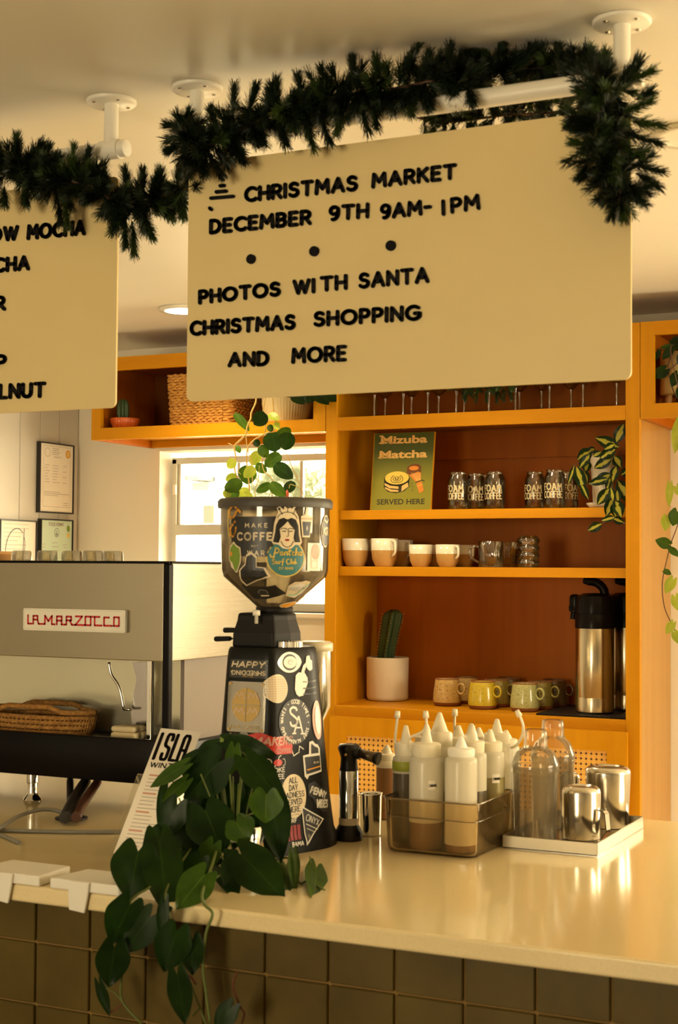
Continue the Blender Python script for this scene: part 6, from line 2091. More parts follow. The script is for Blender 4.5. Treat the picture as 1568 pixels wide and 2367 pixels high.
b = MB(); f.put(b, cfn, base=0.0004, lift=0.0); b.build('fine_print', [mat('grey_print', (0.40, 0.34, 0.30), 0.7), mat('rose_print', (0.60, 0.30, 0.22), 0.7)], cd, bl)
M_acr = clear('acrylic_holder', (0.93, 0.93, 0.90), refl=0.95, rough=0.02, edge=0.45)
b = MB()
for (u0__, u1__) in ((-0.012, CWd + 0.012),):
    vv = [b.v(cfn(u, v, h)) for h in (-0.0045, -0.0015) for u, v in ((u0__, 0.0), (u1__, 0.0), (u1__, CHt * 0.62), (u0__, CHt * 0.62))]
    for ix in ((3, 2, 1, 0), (4, 5, 6, 7), (0, 1, 5, 4), (1, 2, 6, 5), (2, 3, 7, 6), (3, 0, 4, 7)): b.f([vv[i] for i in ix])
e0, e1 = cfn(-0.012, CHt * 0.6, -0.003), Vector((bl.x - 0.012, bl.y + 0.17, CT + 0.0035))
b.tube([e0, e1], 0.002, n=6); b.tube([cfn(CWd + 0.012, CHt * 0.6, -0.003), e1 + (br - bl)], 0.002, n=6)
b.build('acrylic_holder', M_acr, cd, bl)

# --- framed papers on the boarded wall
M_frm = mat('black_frame', (0.014, 0.012, 0.012), 0.4)


SEALS = []


def seal(*a):
    g_ = Flat(); g_.ell(*a, n=18, k=1); SEALS.append(('seal', g_))
    return g_


def frame(label, quad, paper, design):
    """quad: pixel corners tl,tr,br,bl on the left wall"""
    P = [atX(x, y, XL + 0.02) for x, y in quad]
    y0, y1 = (P[0].y + P[3].y) / 2, (P[1].y + P[2].y) / 2
    z1, z0 = (P[0].z + P[1].z) / 2, (P[2].z + P[3].z) / 2
    t = thing('picture_frame', label, 'picture frame', (XL, (y0 + y1) / 2, z0))
    O_ = t.location
    fw_ = 0.0055
    b = MB()
    for lo, hi in (((y0, z0), (y0 + fw_, z1)), ((y1 - fw_, z0), (y1, z1)), ((y0 + fw_, z0), (y1 - fw_, z0 + fw_)), ((y0 + fw_, z1 - fw_), (y1 - fw_, z1))):
        b.box((XL + 0.0005, lo[0], lo[1]), (XL + 0.020, hi[0], hi[1]))
    b.build('frame', M_frm, t, O_)
    b = MB(); b.box((XL + 0.002, y0 + fw_, z0 + fw_), (XL + 0.015, y1 - fw_, z1 - fw_)); b.build('paper', paper, t, O_)
    SEALS.clear(); f = Flat(); design(f, y1 - y0, z1 - z0)
    for nm_, f in [('print', f)] + SEALS:
        b = MB(); f.put(b, lambda u, v, h: Vector((XL + 0.0152 + h, y0 + u, z0 + v)), lift=0.0003, base=0.0002); b.build(nm_, [mat('grey_print', (0, 0, 0)), MATS['sticker_orange'], mat('pen_ink', (0.10, 0.10, 0.14), 0.6), MATS['sticker_green'], MATS['sticker_yellow'], M_ink], t, O_)


def lines(f, x0, x1, ya, yb, n, w, seed, mi=0):
    random.seed(seed)
    for i in range(n):
        y = ya + (yb - ya) * i / max(1, n - 1)
        f.line([(x0, y), (x0 + (x1 - x0) * random.uniform(0.5, 1), y)], w, mi, 1, False)


def d1(f, w, h):
    f.line([(w * 0.12, h * 0.09), (w * 0.9, h * 0.09), (w * 0.9, h * 0.95), (w * 0.12, h * 0.95), (w * 0.12, h * 0.09)], 0.0012, 0, 1, False)
    f.line(arc(w * 0.23, h * 0.86, w * 0.075, w * 0.075, 0, 360, 20), 0.002, 0, 1, False)
    g_ = seal(w * 0.83, h * 0.86, w * 0.07, w * 0.075, 1, 1); g_.ell(w * 0.83, h * 0.86, w * 0.045, w * 0.05, 4, 2, n=16, k=1)
    lines(f, w * 0.36, w * 0.7, h * 0.92, h * 0.84, 4, 0.0022, 4); f.text('PERMIT', w * 0.42, h * 0.79, 0.006, w=0.2, width=w * 0.22, round_=False)
    for r in range(7):
        y = h * (0.68 - 0.04 * r); lines(f, w * 0.16, w * 0.30, y, y, 1, 0.0018, r); lines(f, w * 0.38, w * 0.60, y, y, 1, 0.0018, r + 9)
        if r % 2 == 0: lines(f, w * 0.68, w * 0.82, y, y, 1, 0.0018, r + 5)
    lines(f, w * 0.14, w * 0.88, h * 0.30, h * 0.25, 3, 0.0018, 8); lines(f, w * 0.7, w * 0.86, h * 0.15, h * 0.12, 2, 0.0018, 2)


def d2(f, w, h):
    lines(f, w * 0.1, w * 0.85, h * 0.92, h * 0.1, 12, 0.0016, 6)
    f.line([(w * (0.42 + 0.26 * math.cos(t)), h * (0.50 + 0.34 * math.sin(t) + 0.06 * math.cos(t))) for t in [0.7 + 6.0 * i / 30 for i in range(31)]], 0.0030, 2, 2)
    f.line([(w * 0.66, h * 0.84), (w * 0.62, h * 0.3), (w * 0.6, h * 0.05)], 0.003, 2, 2)


def d3(f, w, h):
    g_ = Flat(); SEALS.append(('heading', g_)); e_ = Flat(); SEALS.append(('emblem', e_))
    g_.text('FOOD PERMIT', w * 0.26, h * 0.88, h * 0.055, w=0.22, mi=0, width=w * 0.46, round_=False)
    e_.line(arc(w * 0.5, h * 0.76, w * 0.07, w * 0.08, 0, 360, 16), 0.002, 2, 1, False); e_.line([(w * 0.5, h * 0.80), (w * 0.5, h * 0.71)], 0.003, 2, 1, False); e_.line(arc(w * 0.5, h * 0.755, w * 0.035, w * 0.04, 200, 340, 8), 0.003, 2, 1, False)
    # seals
    seal(w * 0.86, h * 0.84, w * 0.05, w * 0.062, 3, 2); seal(w * 0.86, h * 0.72, w * 0.042, w * 0.05, 4, 2)
    lines(f, w * 0.36, w * 0.62, h * 0.58, h * 0.44, 3, 0.002, 3); lines(f, w * 0.06, w * 0.2, h * 0.55, h * 0.5, 2, 0.002, 4); lines(f, w * 0.7, w * 0.84, h * 0.55, h * 0.5, 2, 0.002, 5)


frame('tall black framed certificate with an orange seal on the white boarded wall', ((94.5, 1019.5), (173, 1030.4), (170.5, 1188.8), (91, 1184)), mat('white_certificate', (0.84, 0.79, 0.68), 0.6), d1)
frame('black framed paper with a large pen scrawl, lower left on the boarded wall', ((1, 1200), (86, 1203), (86, 1330), (1, 1330)), mat('pinkish_form', (0.82, 0.75, 0.66), 0.6), d2)
frame('black framed pale mint food permit below the tall certificate', ((96, 1197), (171, 1203.5), (168, 1330), (94, 1330)), mat('mint_form', (0.56, 0.70, 0.56), 0.6), d3)

# ================================================================== PLANTS
def leaf_mat(name, c0, c1, vein, variegated=None, rough=0.38):
    """uv x: across (0..1), uv y: along"""
    M = bpy.data.materials.new(name)
    M.use_nodes = True
    nt = M.node_tree
    p = nt.nodes['Principled BSDF']
    p.inputs['Roughness'].default_value = rough
    p.inputs['Specular IOR Level'].default_value = 0.22
    uv = nt.nodes.new('ShaderNodeUVMap'); uv.uv_map = 'UVMap'
    sp = nt.nodes.new('ShaderNodeSeparateXYZ'); nt.links.new(uv.outputs[0], sp.inputs[0])
    d = nt.nodes.new('ShaderNodeMath'); d.operation = 'SUBTRACT'; d.inputs[1].default_value = 0.5; nt.links.new(sp.outputs[0], d.inputs[0])
    a = nt.nodes.new('ShaderNodeMath'); a.operation = 'ABSOLUTE'; nt.links.new(d.outputs[0], a.inputs[0])
    tc = nt.nodes.new('ShaderNodeTexCoord')
    n = nt.nodes.new('ShaderNodeTexNoise'); n.inputs['Scale'].default_value = 26; n.inputs['Detail'].default_value = 3
    nt.links.new(tc.outputs['Object'], n.inputs['Vector'])
    r = nt.nodes.new('ShaderNodeValToRGB'); r.color_ramp.elements[0].position = 0.3; r.color_ramp.elements[1].position = 0.7
    r.color_ramp.elements[0].color = (*c0, 1); r.color_ramp.elements[1].color = (*c1, 1)
    nt.links.new(n.outputs['Fac'], r.inputs['Fac'])
    mx = nt.nodes.new('ShaderNodeMix'); mx.data_type = 'RGBA'
    if variegated:
        n2 = nt.nodes.new('ShaderNodeTexNoise'); n2.inputs['Scale'].default_value = 45; n2.inputs['Detail'].default_value = 3
        nt.links.new(tc.outputs['Object'], n2.inputs['Vector'])
        s = nt.nodes.new('ShaderNodeMath'); s.operation = 'MULTIPLY_ADD'; s.inputs[1].default_value = 0.5; s.inputs[2].default_value = -0.25; nt.links.new(n2.outputs['Fac'], s.inputs[0])
        q = nt.nodes.new('ShaderNodeMath'); q.operation = 'ADD'; nt.links.new(a.outputs[0], q.inputs[0]); nt.links.new(s.outputs[0], q.inputs[1])
        r2 = nt.nodes.new('ShaderNodeValToRGB'); r2.color_ramp.elements[0].position = 0.13; r2.color_ramp.elements[1].position = 0.19
        r2.color_ramp.elements[0].color = (1, 1, 1, 1); r2.color_ramp.elements[1].color = (0, 0, 0, 1)
        nt.links.new(q.outputs[0], r2.inputs['Fac']); nt.links.new(r2.outputs['Color'], mx.inputs[0])
        mx.inputs[7].default_value = (*variegated, 1)
    else:
        l = nt.nodes.new('ShaderNodeMath'); l.operation = 'LESS_THAN'; l.inputs[1].default_value = 0.014; nt.links.new(a.outputs[0], l.inputs[0])
        nt.links.new(l.outputs[0], mx.inputs[0]); mx.inputs[7].default_value = (*vein, 1)
    nt.links.new(r.outputs['Color'], mx.inputs[6]); nt.links.new(mx.outputs[2], p.inputs['Base Color'])
    out = nt.nodes['Material Output']
    tl_ = nt.nodes.new('ShaderNodeBsdfTranslucent'); nt.links.new(mx.outputs[2], tl_.inputs['Color'])
    ms = nt.nodes.new('ShaderNodeMixShader'); ms.inputs[0].default_value = 0.36
    nt.links.new(p.outputs[0], ms.inputs[1]); nt.links.new(tl_.outputs[0], ms.inputs[2]); nt.links.new(ms.outputs[0], out.inputs['Surface'])
    MATS[name] = M
    return M


def leaf(mb, base, tip, width, n=None, kind='heart', fold=0.16, bend=0.10, curl=0.0, nu=8, nv=9, mi=0):
    base, tip = Vector(base), Vector(tip)
    ax = tip - base
    L = ax.length
    ax.normalize()
    n = Vector(n) if n is not None else (EYE - base).normalized()
    n = (n - ax * n.dot(ax)).normalized()
    sx = ax.cross(n)
    mb.mi = mi
    G = []
    for j in range(nv + 1):
        t = j / nv
        row = []
        if kind == 'heart':
            s_ = max(0.0, (t - 0.30) / 0.70)
            w = (0.78 + 0.22 * math.sin(PI / 2 * min(1, t / 0.30))) if t < 0.30 else (1 - s_ ** 1.75) ** 0.95
        elif kind == 'round':
            w = max(0.0, math.sin(PI * (t * 0.965 + 0.035) ** 0.82)) ** 0.58
        elif kind == 'oval':
            w = max(0.0, math.sin(PI * min(1, t * 0.97 + 0.03))) ** 0.62
        else:
            w = max(0.0, math.sin(PI * (t * 0.98 + 0.02) ** 0.85)) ** 0.9
        for i in range(nu + 1):
            u = 2 * i / nu - 1
            lobes = -0.25 * math.sin(PI * abs(u)) * (1 - t) ** 2 if kind == 'heart' else 0.0
            y = (t + lobes) * L
            x = u * w * width / 2
            h = fold * abs(x) * (0.6 + 0.4 * abs(u)) - bend * L * t * t + curl * L * math.sin(2 * PI * t) * 0.1 + 0.02 * width * math.sin(5 * t + 3 * u)
            row.append(mb.v(base + ax * y + sx * x + n * h))
        G.append(row)
    for j in range(nv):
        for i in range(nu):
            q = [G[j][i], G[j][i + 1], G[j + 1][i + 1], G[j + 1][i]]
            mb.f(q, [(i / nu, j / nv), ((i + 1) / nu, j / nv), ((i + 1) / nu, (j + 1) / nv), (i / nu, (j + 1) / nv)], smooth=True)
    mb.mi = 0


def jit(n, a):
    return (n + Vector((random.uniform(-a, a), random.uniform(-a, a), random.uniform(-a, a)))).normalized()


L_dark = leaf_mat('dark_heart_leaf', (0.006, 0.021, 0.002), (0.013, 0.040, 0.003), (0.022, 0.055, 0.006))
L_mid = leaf_mat('mid_heart_leaf', (0.026, 0.066, 0.005), (0.055, 0.115, 0.008), (0.09, 0.15, 0.02))
L_pale = leaf_mat('young_leaf', (0.26, 0.34, 0.03), (0.40, 0.46, 0.06), (0.48, 0.5, 0.12))
L_var = leaf_mat('variegated_leaf', (0.005, 0.019, 0.003), (0.011, 0.035, 0.005), (0, 0, 0), variegated=(0.48, 0.46, 0.06), rough=0.3)
M_vine = mat('green_vine', (0.10, 0.13, 0.02), 0.55)
M_vineb = mat('brown_vine', (0.09, 0.04, 0.02), 0.6)
M_vinet = mat('tan_vine', (0.42, 0.28, 0.08), 0.6)
M_bud = mat('red_bud', (0.42, 0.07, 0.025), 0.5)
M_twig = mat('red_brown_twig', (0.12, 0.030, 0.012), 0.6)

# ---- foreground heart-leaf plant. crop frame: origin (200,1680), 2.613 px per photo px
cx = lambda x, y: (200 + x / 2.613, 1680 + y / 2.613)
def above(px, py, Y, lift=0.006):
    """the point at depth Y, brought forward where it would sink into the counter"""
    p = atY(px, py, Y)
    if p.y > 2.12 and p.z < CT + lift:
        p = atZ(px, py, CT + lift)
        if p.y < 2.12: p = atY(px, py, 2.115)
    return p


PL = []   # base, tip, width(crop px), depth Y, tone, normal tilt
for row in (
    ((800, 212), (600, 432), 205, 2.36, 0), ((585, 235), (388, 357), 78, 2.33, 1), ((596, 330), (458, 458), 72, 2.33, 1), ((472, 345), (430, 568), 46, 2.34, 0),
    ((862, 92), (1118, 160), 105, 2.42, 0), ((893, 130), (872, 285), 76, 2.38, 1), ((975, 205), (1160, 420), 165, 2.36, 0), ((1088, 408), (1080, 572), 165, 2.32, 2), ((1120, 400), (1172, 795), 150, 2.40, 0),
    ((548, 470), (462, 660), 145, 2.30, 0), ((718, 505), (815, 745), 240, 2.33, 0), ((905, 575), (975, 690), 150, 2.34, 1), ((765, 715), (688, 880), 112, 2.30, 1),
    ((312, 752), (262, 1022), 240, 2.16, 0), ((440, 690), (488, 1075), 195, 2.20, 0), ((712, 895), (555, 1085), 165, 2.16, 1), ((935, 770), (1170, 1008), 205, 2.30, 0),
    ((1205, 835), (1215, 972), 112, 2.42, 1), ((1250, 765), (1262, 968), 56, 2.40, 1), ((1390, 850), (1385, 1012), 115, 2.45, 1),
    ((262, 1075), (150, 1308), 190, 2.075, 0), ((385, 1150), (232, 1352), 165, 2.085, 0), ((168, 1330), (138, 1560), 170, 2.06, 0), ((78, 1555), (136, 1738), 55, 2.07, 0), ((470, 1060), (446, 1270), 62, 2.09, 0),
    ((545, 1235), (470, 1472), 180, 2.07, 0), ((640, 1285), (640, 1490), 115, 2.09, 0), ((548, 1500), (596, 1780), 120, 2.06, 0), ((880, 1690), (775, 1830), 105, 2.07, 0),
    # inner filling leaves
    ((660, 520), (600, 700), 150, 2.38, 0), ((860, 640), (780, 800), 160, 2.38, 0), ((1080, 560), (1000, 760), 160, 2.42, 0), ((620, 640), (520, 760), 130, 2.32, 0), ((470, 620), (400, 760), 120, 2.24, 0), ((840, 400), (940, 560), 150, 2.43, 0), ((700, 380), (620, 520), 140, 2.41, 0), ((920, 800), (840, 960), 130, 2.30, 0), ((690, 800), (620, 950), 130, 2.26, 0), ((1000, 200), (1080, 330), 120, 2.45, 0), ((680, 190), (590, 320), 130, 2.43, 0), ((1130, 560), (1150, 720), 120, 2.43, 0),
    ((900, 350), (860, 500), 110, 2.42, 0), ((640, 420), (760, 520), 120, 2.42, 0), ((960, 690), (880, 830), 120, 2.42, 0), ((1010, 560), (1120, 700), 130, 2.44, 0), ((560, 700), (700, 820), 140, 2.36, 0),
    ((700, 230), (860, 330), 150, 2.44, 0), ((1000, 330), (960, 470), 120, 2.45, 0), ((820, 860), (900, 1000), 120, 2.34, 0), ((640, 860), (560, 780), 110, 2.34, 0), ((780, 120), (640, 200), 100, 2.46, 0), ((900, 170), (1000, 260), 110, 2.44, 1)):
    PL.append(row)
ppot = atZ(498, 2030, CT); ppot = Vector((ppot.x, 2.405, CT))
pp = thing('heart_leaf_plant', 'large dark green heart leaf plant trailing over the front counter edge', 'potted plant', (ppot.x, ppot.y, CT + 0.0005))
PO = pp.location
b = MB()
KP = 1 / ppm(Vector((ppot.x, 2.3, 1.1))) / 2.613
random.seed(11)
for (bs, tp_, w, Y, tone) in PL:
    B = above(*cx(*bs), Y); T = above(*cx(*tp_), Y - random.uniform(0.0, 0.012)); tone = min(tone, 1) if bs[0] < 1300 else tone
    T = B + (T - B) * 1.08
    leaf(b, B, T, w * KP * (Y / 2.3) * 1.3, jit((EYE - B).normalized() + Vector((0, 0, 0.25)), 0.22), 'heart', fold=random.uniform(0.02, 0.15), bend=random.uniform(0.04, 0.14), mi=tone, nu=12, nv=14)
b.build('foliage', [L_dark, L_mid, L_pale], pp, PO, fix=False)
b = MB()


def vine(pts, r=0.0019, n=7):
    b.tube(smoothpath([above(*cx(x, y), Y, 0.004) for x, y, Y in pts], 6), r, n=n)


vine([(860, 600, 2.42), (1000, 690, 2.42), (1065, 735, 2.40), (1140, 800, 2.42), (1225, 798, 2.42), (1285, 940, 2.43), (1330, 935, 2.44), (1440, 985, 2.45)])
vine([(820, 620, 2.40), (760, 830, 2.25), (700, 1000, 2.13), (715, 1075, 2.118), (762, 1130, 2.108), (722, 1250, 2.105), (705, 1450, 2.10), (722, 1600, 2.10), (748, 1790, 2.10)], 0.0026)
vine([(700, 640, 2.40), (560, 840, 2.24), (480, 1000, 2.125), (500, 1130, 2.105), (510, 1240, 2.10), (600, 1480, 2.10), (680, 1680, 2.10), (722, 1800, 2.10)], 0.0018)
vine([(640, 620, 2.40), (470, 900, 2.20), (375, 975, 2.13), (270, 1050, 2.10), (225, 1230, 2.09), (214, 1480, 2.08), (216, 1655, 2.08), (340, 1800, 2.085)], 0.002)
vine([(120, 1578, 2.075), (170, 1605, 2.08), (216, 1660, 2.08)], 0.0012); vine([(640, 1750, 2.09), (690, 1690, 2.10)], 0.0014)
vine([(830, 560, 2.38), (880, 570, 2.36), (1010, 520, 2.34)], 0.0015); vine([(745, 940, 2.25), (830, 880, 2.28), (900, 845, 2.32)], 0.0016); vine([(800, 720, 2.33), (830, 830, 2.3), (815, 880, 2.28)], 0.0016)
vine([(890, 130, 2.42), (960, 170, 2.4), (1010, 260, 2.4)], 0.0015); vine([(500, 320, 2.34), (560, 345, 2.35), (620, 300, 2.38)], 0.0013); vine([(1350, 780, 2.45), (1355, 850, 2.45)], 0.0012); vine([(560, 430, 2.36), (600, 560, 2.36)], 0.0014)
b.build('vines', M_vine, pp, PO)
b = MB()
vine([(912, 1475, 2.09), (886, 1565, 2.09), (930, 1690, 2.10), (955, 1730, 2.10), (940, 1790, 2.10)], 0.0016); vine([(600, 1497, 2.085), (640, 1520, 2.085), (662, 1555, 2.085)], 0.0022); vine([(140, 1725, 2.08), (180, 1705, 2.08), (216, 1672, 2.08)], 0.0014)
b.build('dry_twigs', M_twig, pp, PO)
# polished pot
b = MB(); b.lathe([(0, 0.0), (0.040, 0.0), (0.046, 0.004), (0.058, 0.05), (0.060, 0.085), (0.056, 0.088), (0.053, 0.082), (0.050, 0.078), (0, 0.078)], (0, 0, 0), n=56, cap=False); b.build('pot', M_chrome, pp)
b = MB(); b.lathe([(0, 0.083), (0.052, 0.081)], n=28, cap=False); b.build('soil', M_soil, pp)
b = MB()
for k_ in range(16):
    a = random.uniform(0, 2 * PI); r_ = random.uniform(0.005, 0.035)
    b.tube(smoothpath([(r_ * math.cos(a), r_ * math.sin(a), 0.08), (1.6 * r_ * math.cos(a), 1.6 * r_ * math.sin(a), 0.13), (2.4 * r_ * math.cos(a), 2.4 * r_ * math.sin(a), 0.16 + 0.05 * random.random())], 4), 0.0015, n=6)
b.build('petioles', M_vine, pp)

# ---- hanging plant of the left overhead cabinet. crop frame origin (340,900), 3.409
c4 = lambda x, y: (340 + x / 3.409, 900 + y / 3.409)
pw_ = atY(664, 960, 4.93)
hp = thing('hanging_philodendron', 'green trailing plant hanging from the overhead cabinet in front of the window', 'potted plant', (pw_.x, pw_.y, ozo0 + 0.0004))
HO_ = hp.location
b = MB(); R_ = 59 / ppm(pw_)
b.lathe([(0, 0), (R_ * 0.78, 0), (R_ * 0.82, 0.006), (R_ * 0.98, 0.07), (R_, 0.13), (R_ * 0.96, 0.134), (R_ * 0.92, 0.125), (0, 0.122)], n=150, cap=False, wob=lambda a, z: 1 + 0.012 * math.cos(50 * a)); b.build('ribbed_pot', mat('cream_ribbed_pot', (0.74, 0.62, 0.36), 0.5), hp)
b = MB(); b.lathe([(0, 0.127), (R_ * 0.92, 0.126)], n=32, cap=False); b.build('soil', M_soil, hp)
b = MB()
random.seed(5)
KH4 = 1 / ppm(Vector((pw_.x, 4.70, 1.9))) / 3.409
for (bs, tp_, w, tone) in (((690, 192), (808, 325), 62, 1), ((935, 190), (840, 282), 105, 0), ((985, 340), (1012, 492), 140, 0), ((1110, 340), (1090, 485), 112, 0), ((1135, 320), (1015, 355), 62, 1), ((880, 488), (822, 605), 80, 2), ((888, 448), (955, 535), 78, 1), ((1052, 512), (925, 608), 92, 1),
    ((1008, 595), (1148, 700), 98, 0), ((692, 555), (632, 622), 70, 2), ((800, 600), (785, 752), 125, 1), ((845, 612), (765, 695), 76, 2), ((860, 592), (945, 655), 66, 1), ((690, 660), (625, 730), 60, 2), ((745, 720), (608, 800), 95, 1), ((700, 770), (630, 880), 100, 1), ((740, 780), (790, 872), 90, 2), ((975, 745), (858, 812), 62, 1), ((970, 740), (1092, 845), 80, 1), ((1152, 725), (1088, 822), 76, 0), ((845, 405), (888, 446), 50, 0), ((705, 445), (735, 502), 40, 1), ((960, 195), (1040, 235), 58, 2), ((1010, 262), (1040, 315), 50, 2), ((960, 280), (985, 335), 46, 1), ((640, 790), (620, 860), 60, 2), ((760, 820), (840, 870), 60, 2)):
    Y = random.uniform(4.66, 4.76)
    B, T = atY(*c4(*bs), Y), atY(*c4(*tp_), Y + random.uniform(-0.02, 0.02))
    leaf(b, B, T, w * KH4 * 1.2, jit((EYE - B).normalized(), 0.25), 'round', fold=random.uniform(0.05, 0.3), mi=tone, nu=8, nv=9)
# leaves on the right of the pot, under the board edge
for (bs, tp_, w, tone) in (((1180, 20), (1240, 118), 130, 0), ((1300, 20), (1260, 112), 110, 0), ((1350, 15), (1430, 118), 120, 0), ((1420, 30), (1490, 95), 100, 0), ((1100, 0), (1190, 60), 100, 0)):
    B, T = atY(*c4(*bs), 4.77), atY(*c4(*tp_), 4.765); leaf(b, B, T, w * KH4 * 1.1, jit((EYE - B).normalized(), 0.2), 'heart', mi=tone)
b.build('foliage', [L_dark, L_mid, L_pale], hp, HO_, fix=False)
b = MB()


def vine4(pts, r=0.002, Y=4.72):
    P = [atY(*c4(x, y), Y) for x, y in pts]
    b.tube(smoothpath(P, 5), r, n=6)


vine4([(862, 60), (855, 110), (822, 185), (818, 230), (790, 295), (780, 350), (735, 400), (690, 450), (700, 540), (690, 620), (708, 700), (708, 790)], 0.0032)
vine4([(990, 60), (992, 120), (1002, 220), (1012, 310), (930, 350), (850, 395), (798, 455), (785, 560), (800, 700), (812, 830), (825, 880)], 0.0026)
vine4([(780, 350), (785, 420), (795, 480), (830, 600), (830, 730)], 0.002); vine4([(930, 70), (915, 180), (935, 260), (930, 340)], 0.002)
vine4([(1040, 485), (1090, 500), (1130, 580), (1165, 660), (1212, 775), (1258, 880)], 0.0015); vine4([(905, 535), (920, 640), (990, 715), (985, 830), (990, 880)], 0.002); vine4([(885, 600), (880, 700), (855, 790), (850, 870)], 0.0012); vine4([(1120, 780), (1130, 750), (1180, 765), (1225, 790)], 0.0013); vine4([(690, 620), (740, 670)], 0.0013); vine4([(640, 425), (680, 445)], 0.0018)
for (x, y, dx) in ((862, 60, -0.03), (990, 60, 0.01), (930, 70, -0.01)):
    e_ = atY(*c4(x, y), 4.72); rim = Vector((pw_.x + dx, pw_.y - R_ * 0.9, ozo0 + 0.130))
    b.tube(smoothpath([Vector((rim.x, pw_.y, ozo0 + 0.126)), rim + Vector((0, 0, 0.012)), rim + Vector((0, -0.04, -0.01)), Vector((e_.x, 4.74, e_.z + 0.03)), e_], 5), 0.0026, n=6)
b.build('vines', M_vinet, hp, HO_)
b = MB(); B = atY(*c4(1105, 830), 4.72); b.lathe([(0, -0.02), (0.006, -0.012), (0.007, 0.004), (0.003, 0.016), (0, 0.018)], B, n=12, cap=False); b.build('red_bud', M_bud, hp, HO_)

# ---- variegated plant on the second shelf. crop frame origin (1140,700), 3.664
c6 = lambda x, y: (1140 + x / 3.664, 700 + y / 3.664)
pv = atY(*c6(935, 1700), 4.93)
vp_ = thing('variegated_plant', 'trailing plant with yellow and green leaves in a white pot on the second shelf', 'potted plant', (pv.x, pv.y, zB1 + 0.0005))
R_ = 112 / 3.664 / ppm(pv)
zt_ = atY(*c6(930, 1275), 4.93).z - zB1
b = MB(); b.lathe([(0, 0.0), (R_ * 1.0, 0.0), (R_ * 1.28, 0.016), (R_ * 1.24, 0.018), (R_ * 0.8, 0.006), (0, 0.006)], n=44, cap=False); b.build('saucer', M_pot, vp_)
b = MB(); b.lathe([(0, 0.0065), (R_ * 0.72, 0.0065), (R_ * 0.76, 0.012), (R_ * 1.0, zt_ - 0.002), (R_ * 0.97, zt_), (R_ * 0.93, zt_ - 0.006), (0, zt_ - 0.01)], n=44, cap=False); b.build('pot', M_pot, vp_)
b = MB(); b.lathe([(0, zt_ - 0.006), (R_ * 0.93, zt_ - 0.007)], n=28, cap=False); b.build('soil', M_soil, vp_)
b = MB(); random.seed(9)
K6 = 1 / ppm(Vector((pv.x, 4.84, 1.9))) / 3.664
for (bs, tp_, w) in (((1045, 1180), (1102, 1035), 80), ((1068, 1225), (880, 1145), 88), ((1030, 1200), (950, 1240), 60), ((1035, 1240), (912, 1312), 82), ((915, 1265), (850, 1295), 50), ((838, 1245), (722, 1325), 92), ((822, 1285), (735, 1392), 66), ((805, 1335), (785, 1430), 66), ((690, 1378), (640, 1532), 40), ((708, 1388), (765, 1572), 80), ((752, 1540), (804, 1655), 54), ((1002, 1322), (866, 1395), 76), ((1028, 1300), (1082, 1388), 72), ((1045, 1385), (1012, 1508), 66), ((1002, 1452), (868, 1525), 86),
    ((975, 1490), (815, 1530), 62), ((1000, 1478), (962, 1588), 46), ((1088, 1458), (1172, 1408), 62), ((1058, 1505), (1168, 1688), 100), ((985, 1575), (892, 1700), 82), ((1000, 1565), (1018, 1672), 52), ((1052, 1588), (1060, 1688), 52), ((1012, 1655), (965, 1795), 76), ((1042, 1675), (1085, 1805), 86), ((1020, 1700), (1040, 1805), 62), ((1032, 1815), (926, 1842), 48), ((1018, 1825), (1108, 1862), 56), ((922, 1872), (812, 1925), 70), ((870, 1240), (800, 1250), 50), ((770, 1420), (800, 1520), 60)):
    Y = random.uniform(4.80, 4.86) if bs[0] > 900 else random.uniform(4.83, 4.90)
    B, T = atY(*c6(*bs), Y), atY(*c6(*tp_), Y - 0.006); T = B + (T - B) * 1.1; leaf(b, B, T, w * K6 * 1.22, jit((EYE - B).normalized(), 0.22), 'pointed', fold=random.uniform(0.1, 0.3), bend=0.08, nu=8, nv=10)
b.build('foliage', [L_var], vp_, vp_.location, fix=False)
b = MB()
for pts in ([(940, 1280), (1000, 1230), (1060, 1180), (1050, 1140)], [(900, 1270), (820, 1260), (760, 1330), (700, 1370), (670, 1375)], [(1000, 1280), (1075, 1260), (1095, 1380), (1060, 1480), (1040, 1580), (1020, 1700), (1010, 1800), (960, 1840), (915, 1878)], [(760, 1400), (790, 1500), (800, 1600)]):
    b.tube(smoothpath([atY(*c6(x, y), 4.85) for x, y in pts], 5), 0.0016, n=6)
b.build('vines', M_vineb, vp_, vp_.location)

# ---- pothos of the right overhead cabinet, trailing down. crop frame origin (1360,780), 7.538
c2 = lambda x, y: (1360 + x / 7.538, 780 + y / 7.538)
pr = atY(1578, 912, 4.95)
rp = thing('footed_planter', 'pale planter on a wooden peg stand with a trailing pothos in the right overhead cabinet', 'potted plant', (pr.x, pr.y, zy(1516, 932.5) + 0.0005))
b = MB()
Rr = 51 / ppm(pr)
zz0 = atY(1560, 915, 4.95).z - rp.location.z; zz1 = atY(1560, 819, 4.95).z - rp.location.z
b.lathe([(0, zz0), (Rr * 0.96, zz0), (Rr, zz0 + 0.004), (Rr, zz1), (Rr * 0.95, zz1), (Rr * 0.94, zz1 - 0.01), (0, zz1 - 0.012)], n=48, cap=False); b.build('pot', mat('pale_yellow_pot', (0.62, 0.50, 0.22), 0.5), rp)
b = MB()
for a in range(3):
    an = 2 * PI * a / 3 + 3.6
    b.tube([(Rr * 0.62 * math.cos(an), Rr * 0.62 * math.sin(an), 0), (Rr * 0.62 * math.cos(an), Rr * 0.62 * math.sin(an), zz0)], 0.012, n=16)
b.build('peg_leg', mat('pale_peg_wood', (0.50, 0.28, 0.10), 0.6), rp)
b = MB(); random.seed(21)
K2 = 1 / ppm(Vector((pr.x, 4.84, 2.1))) / 7.538
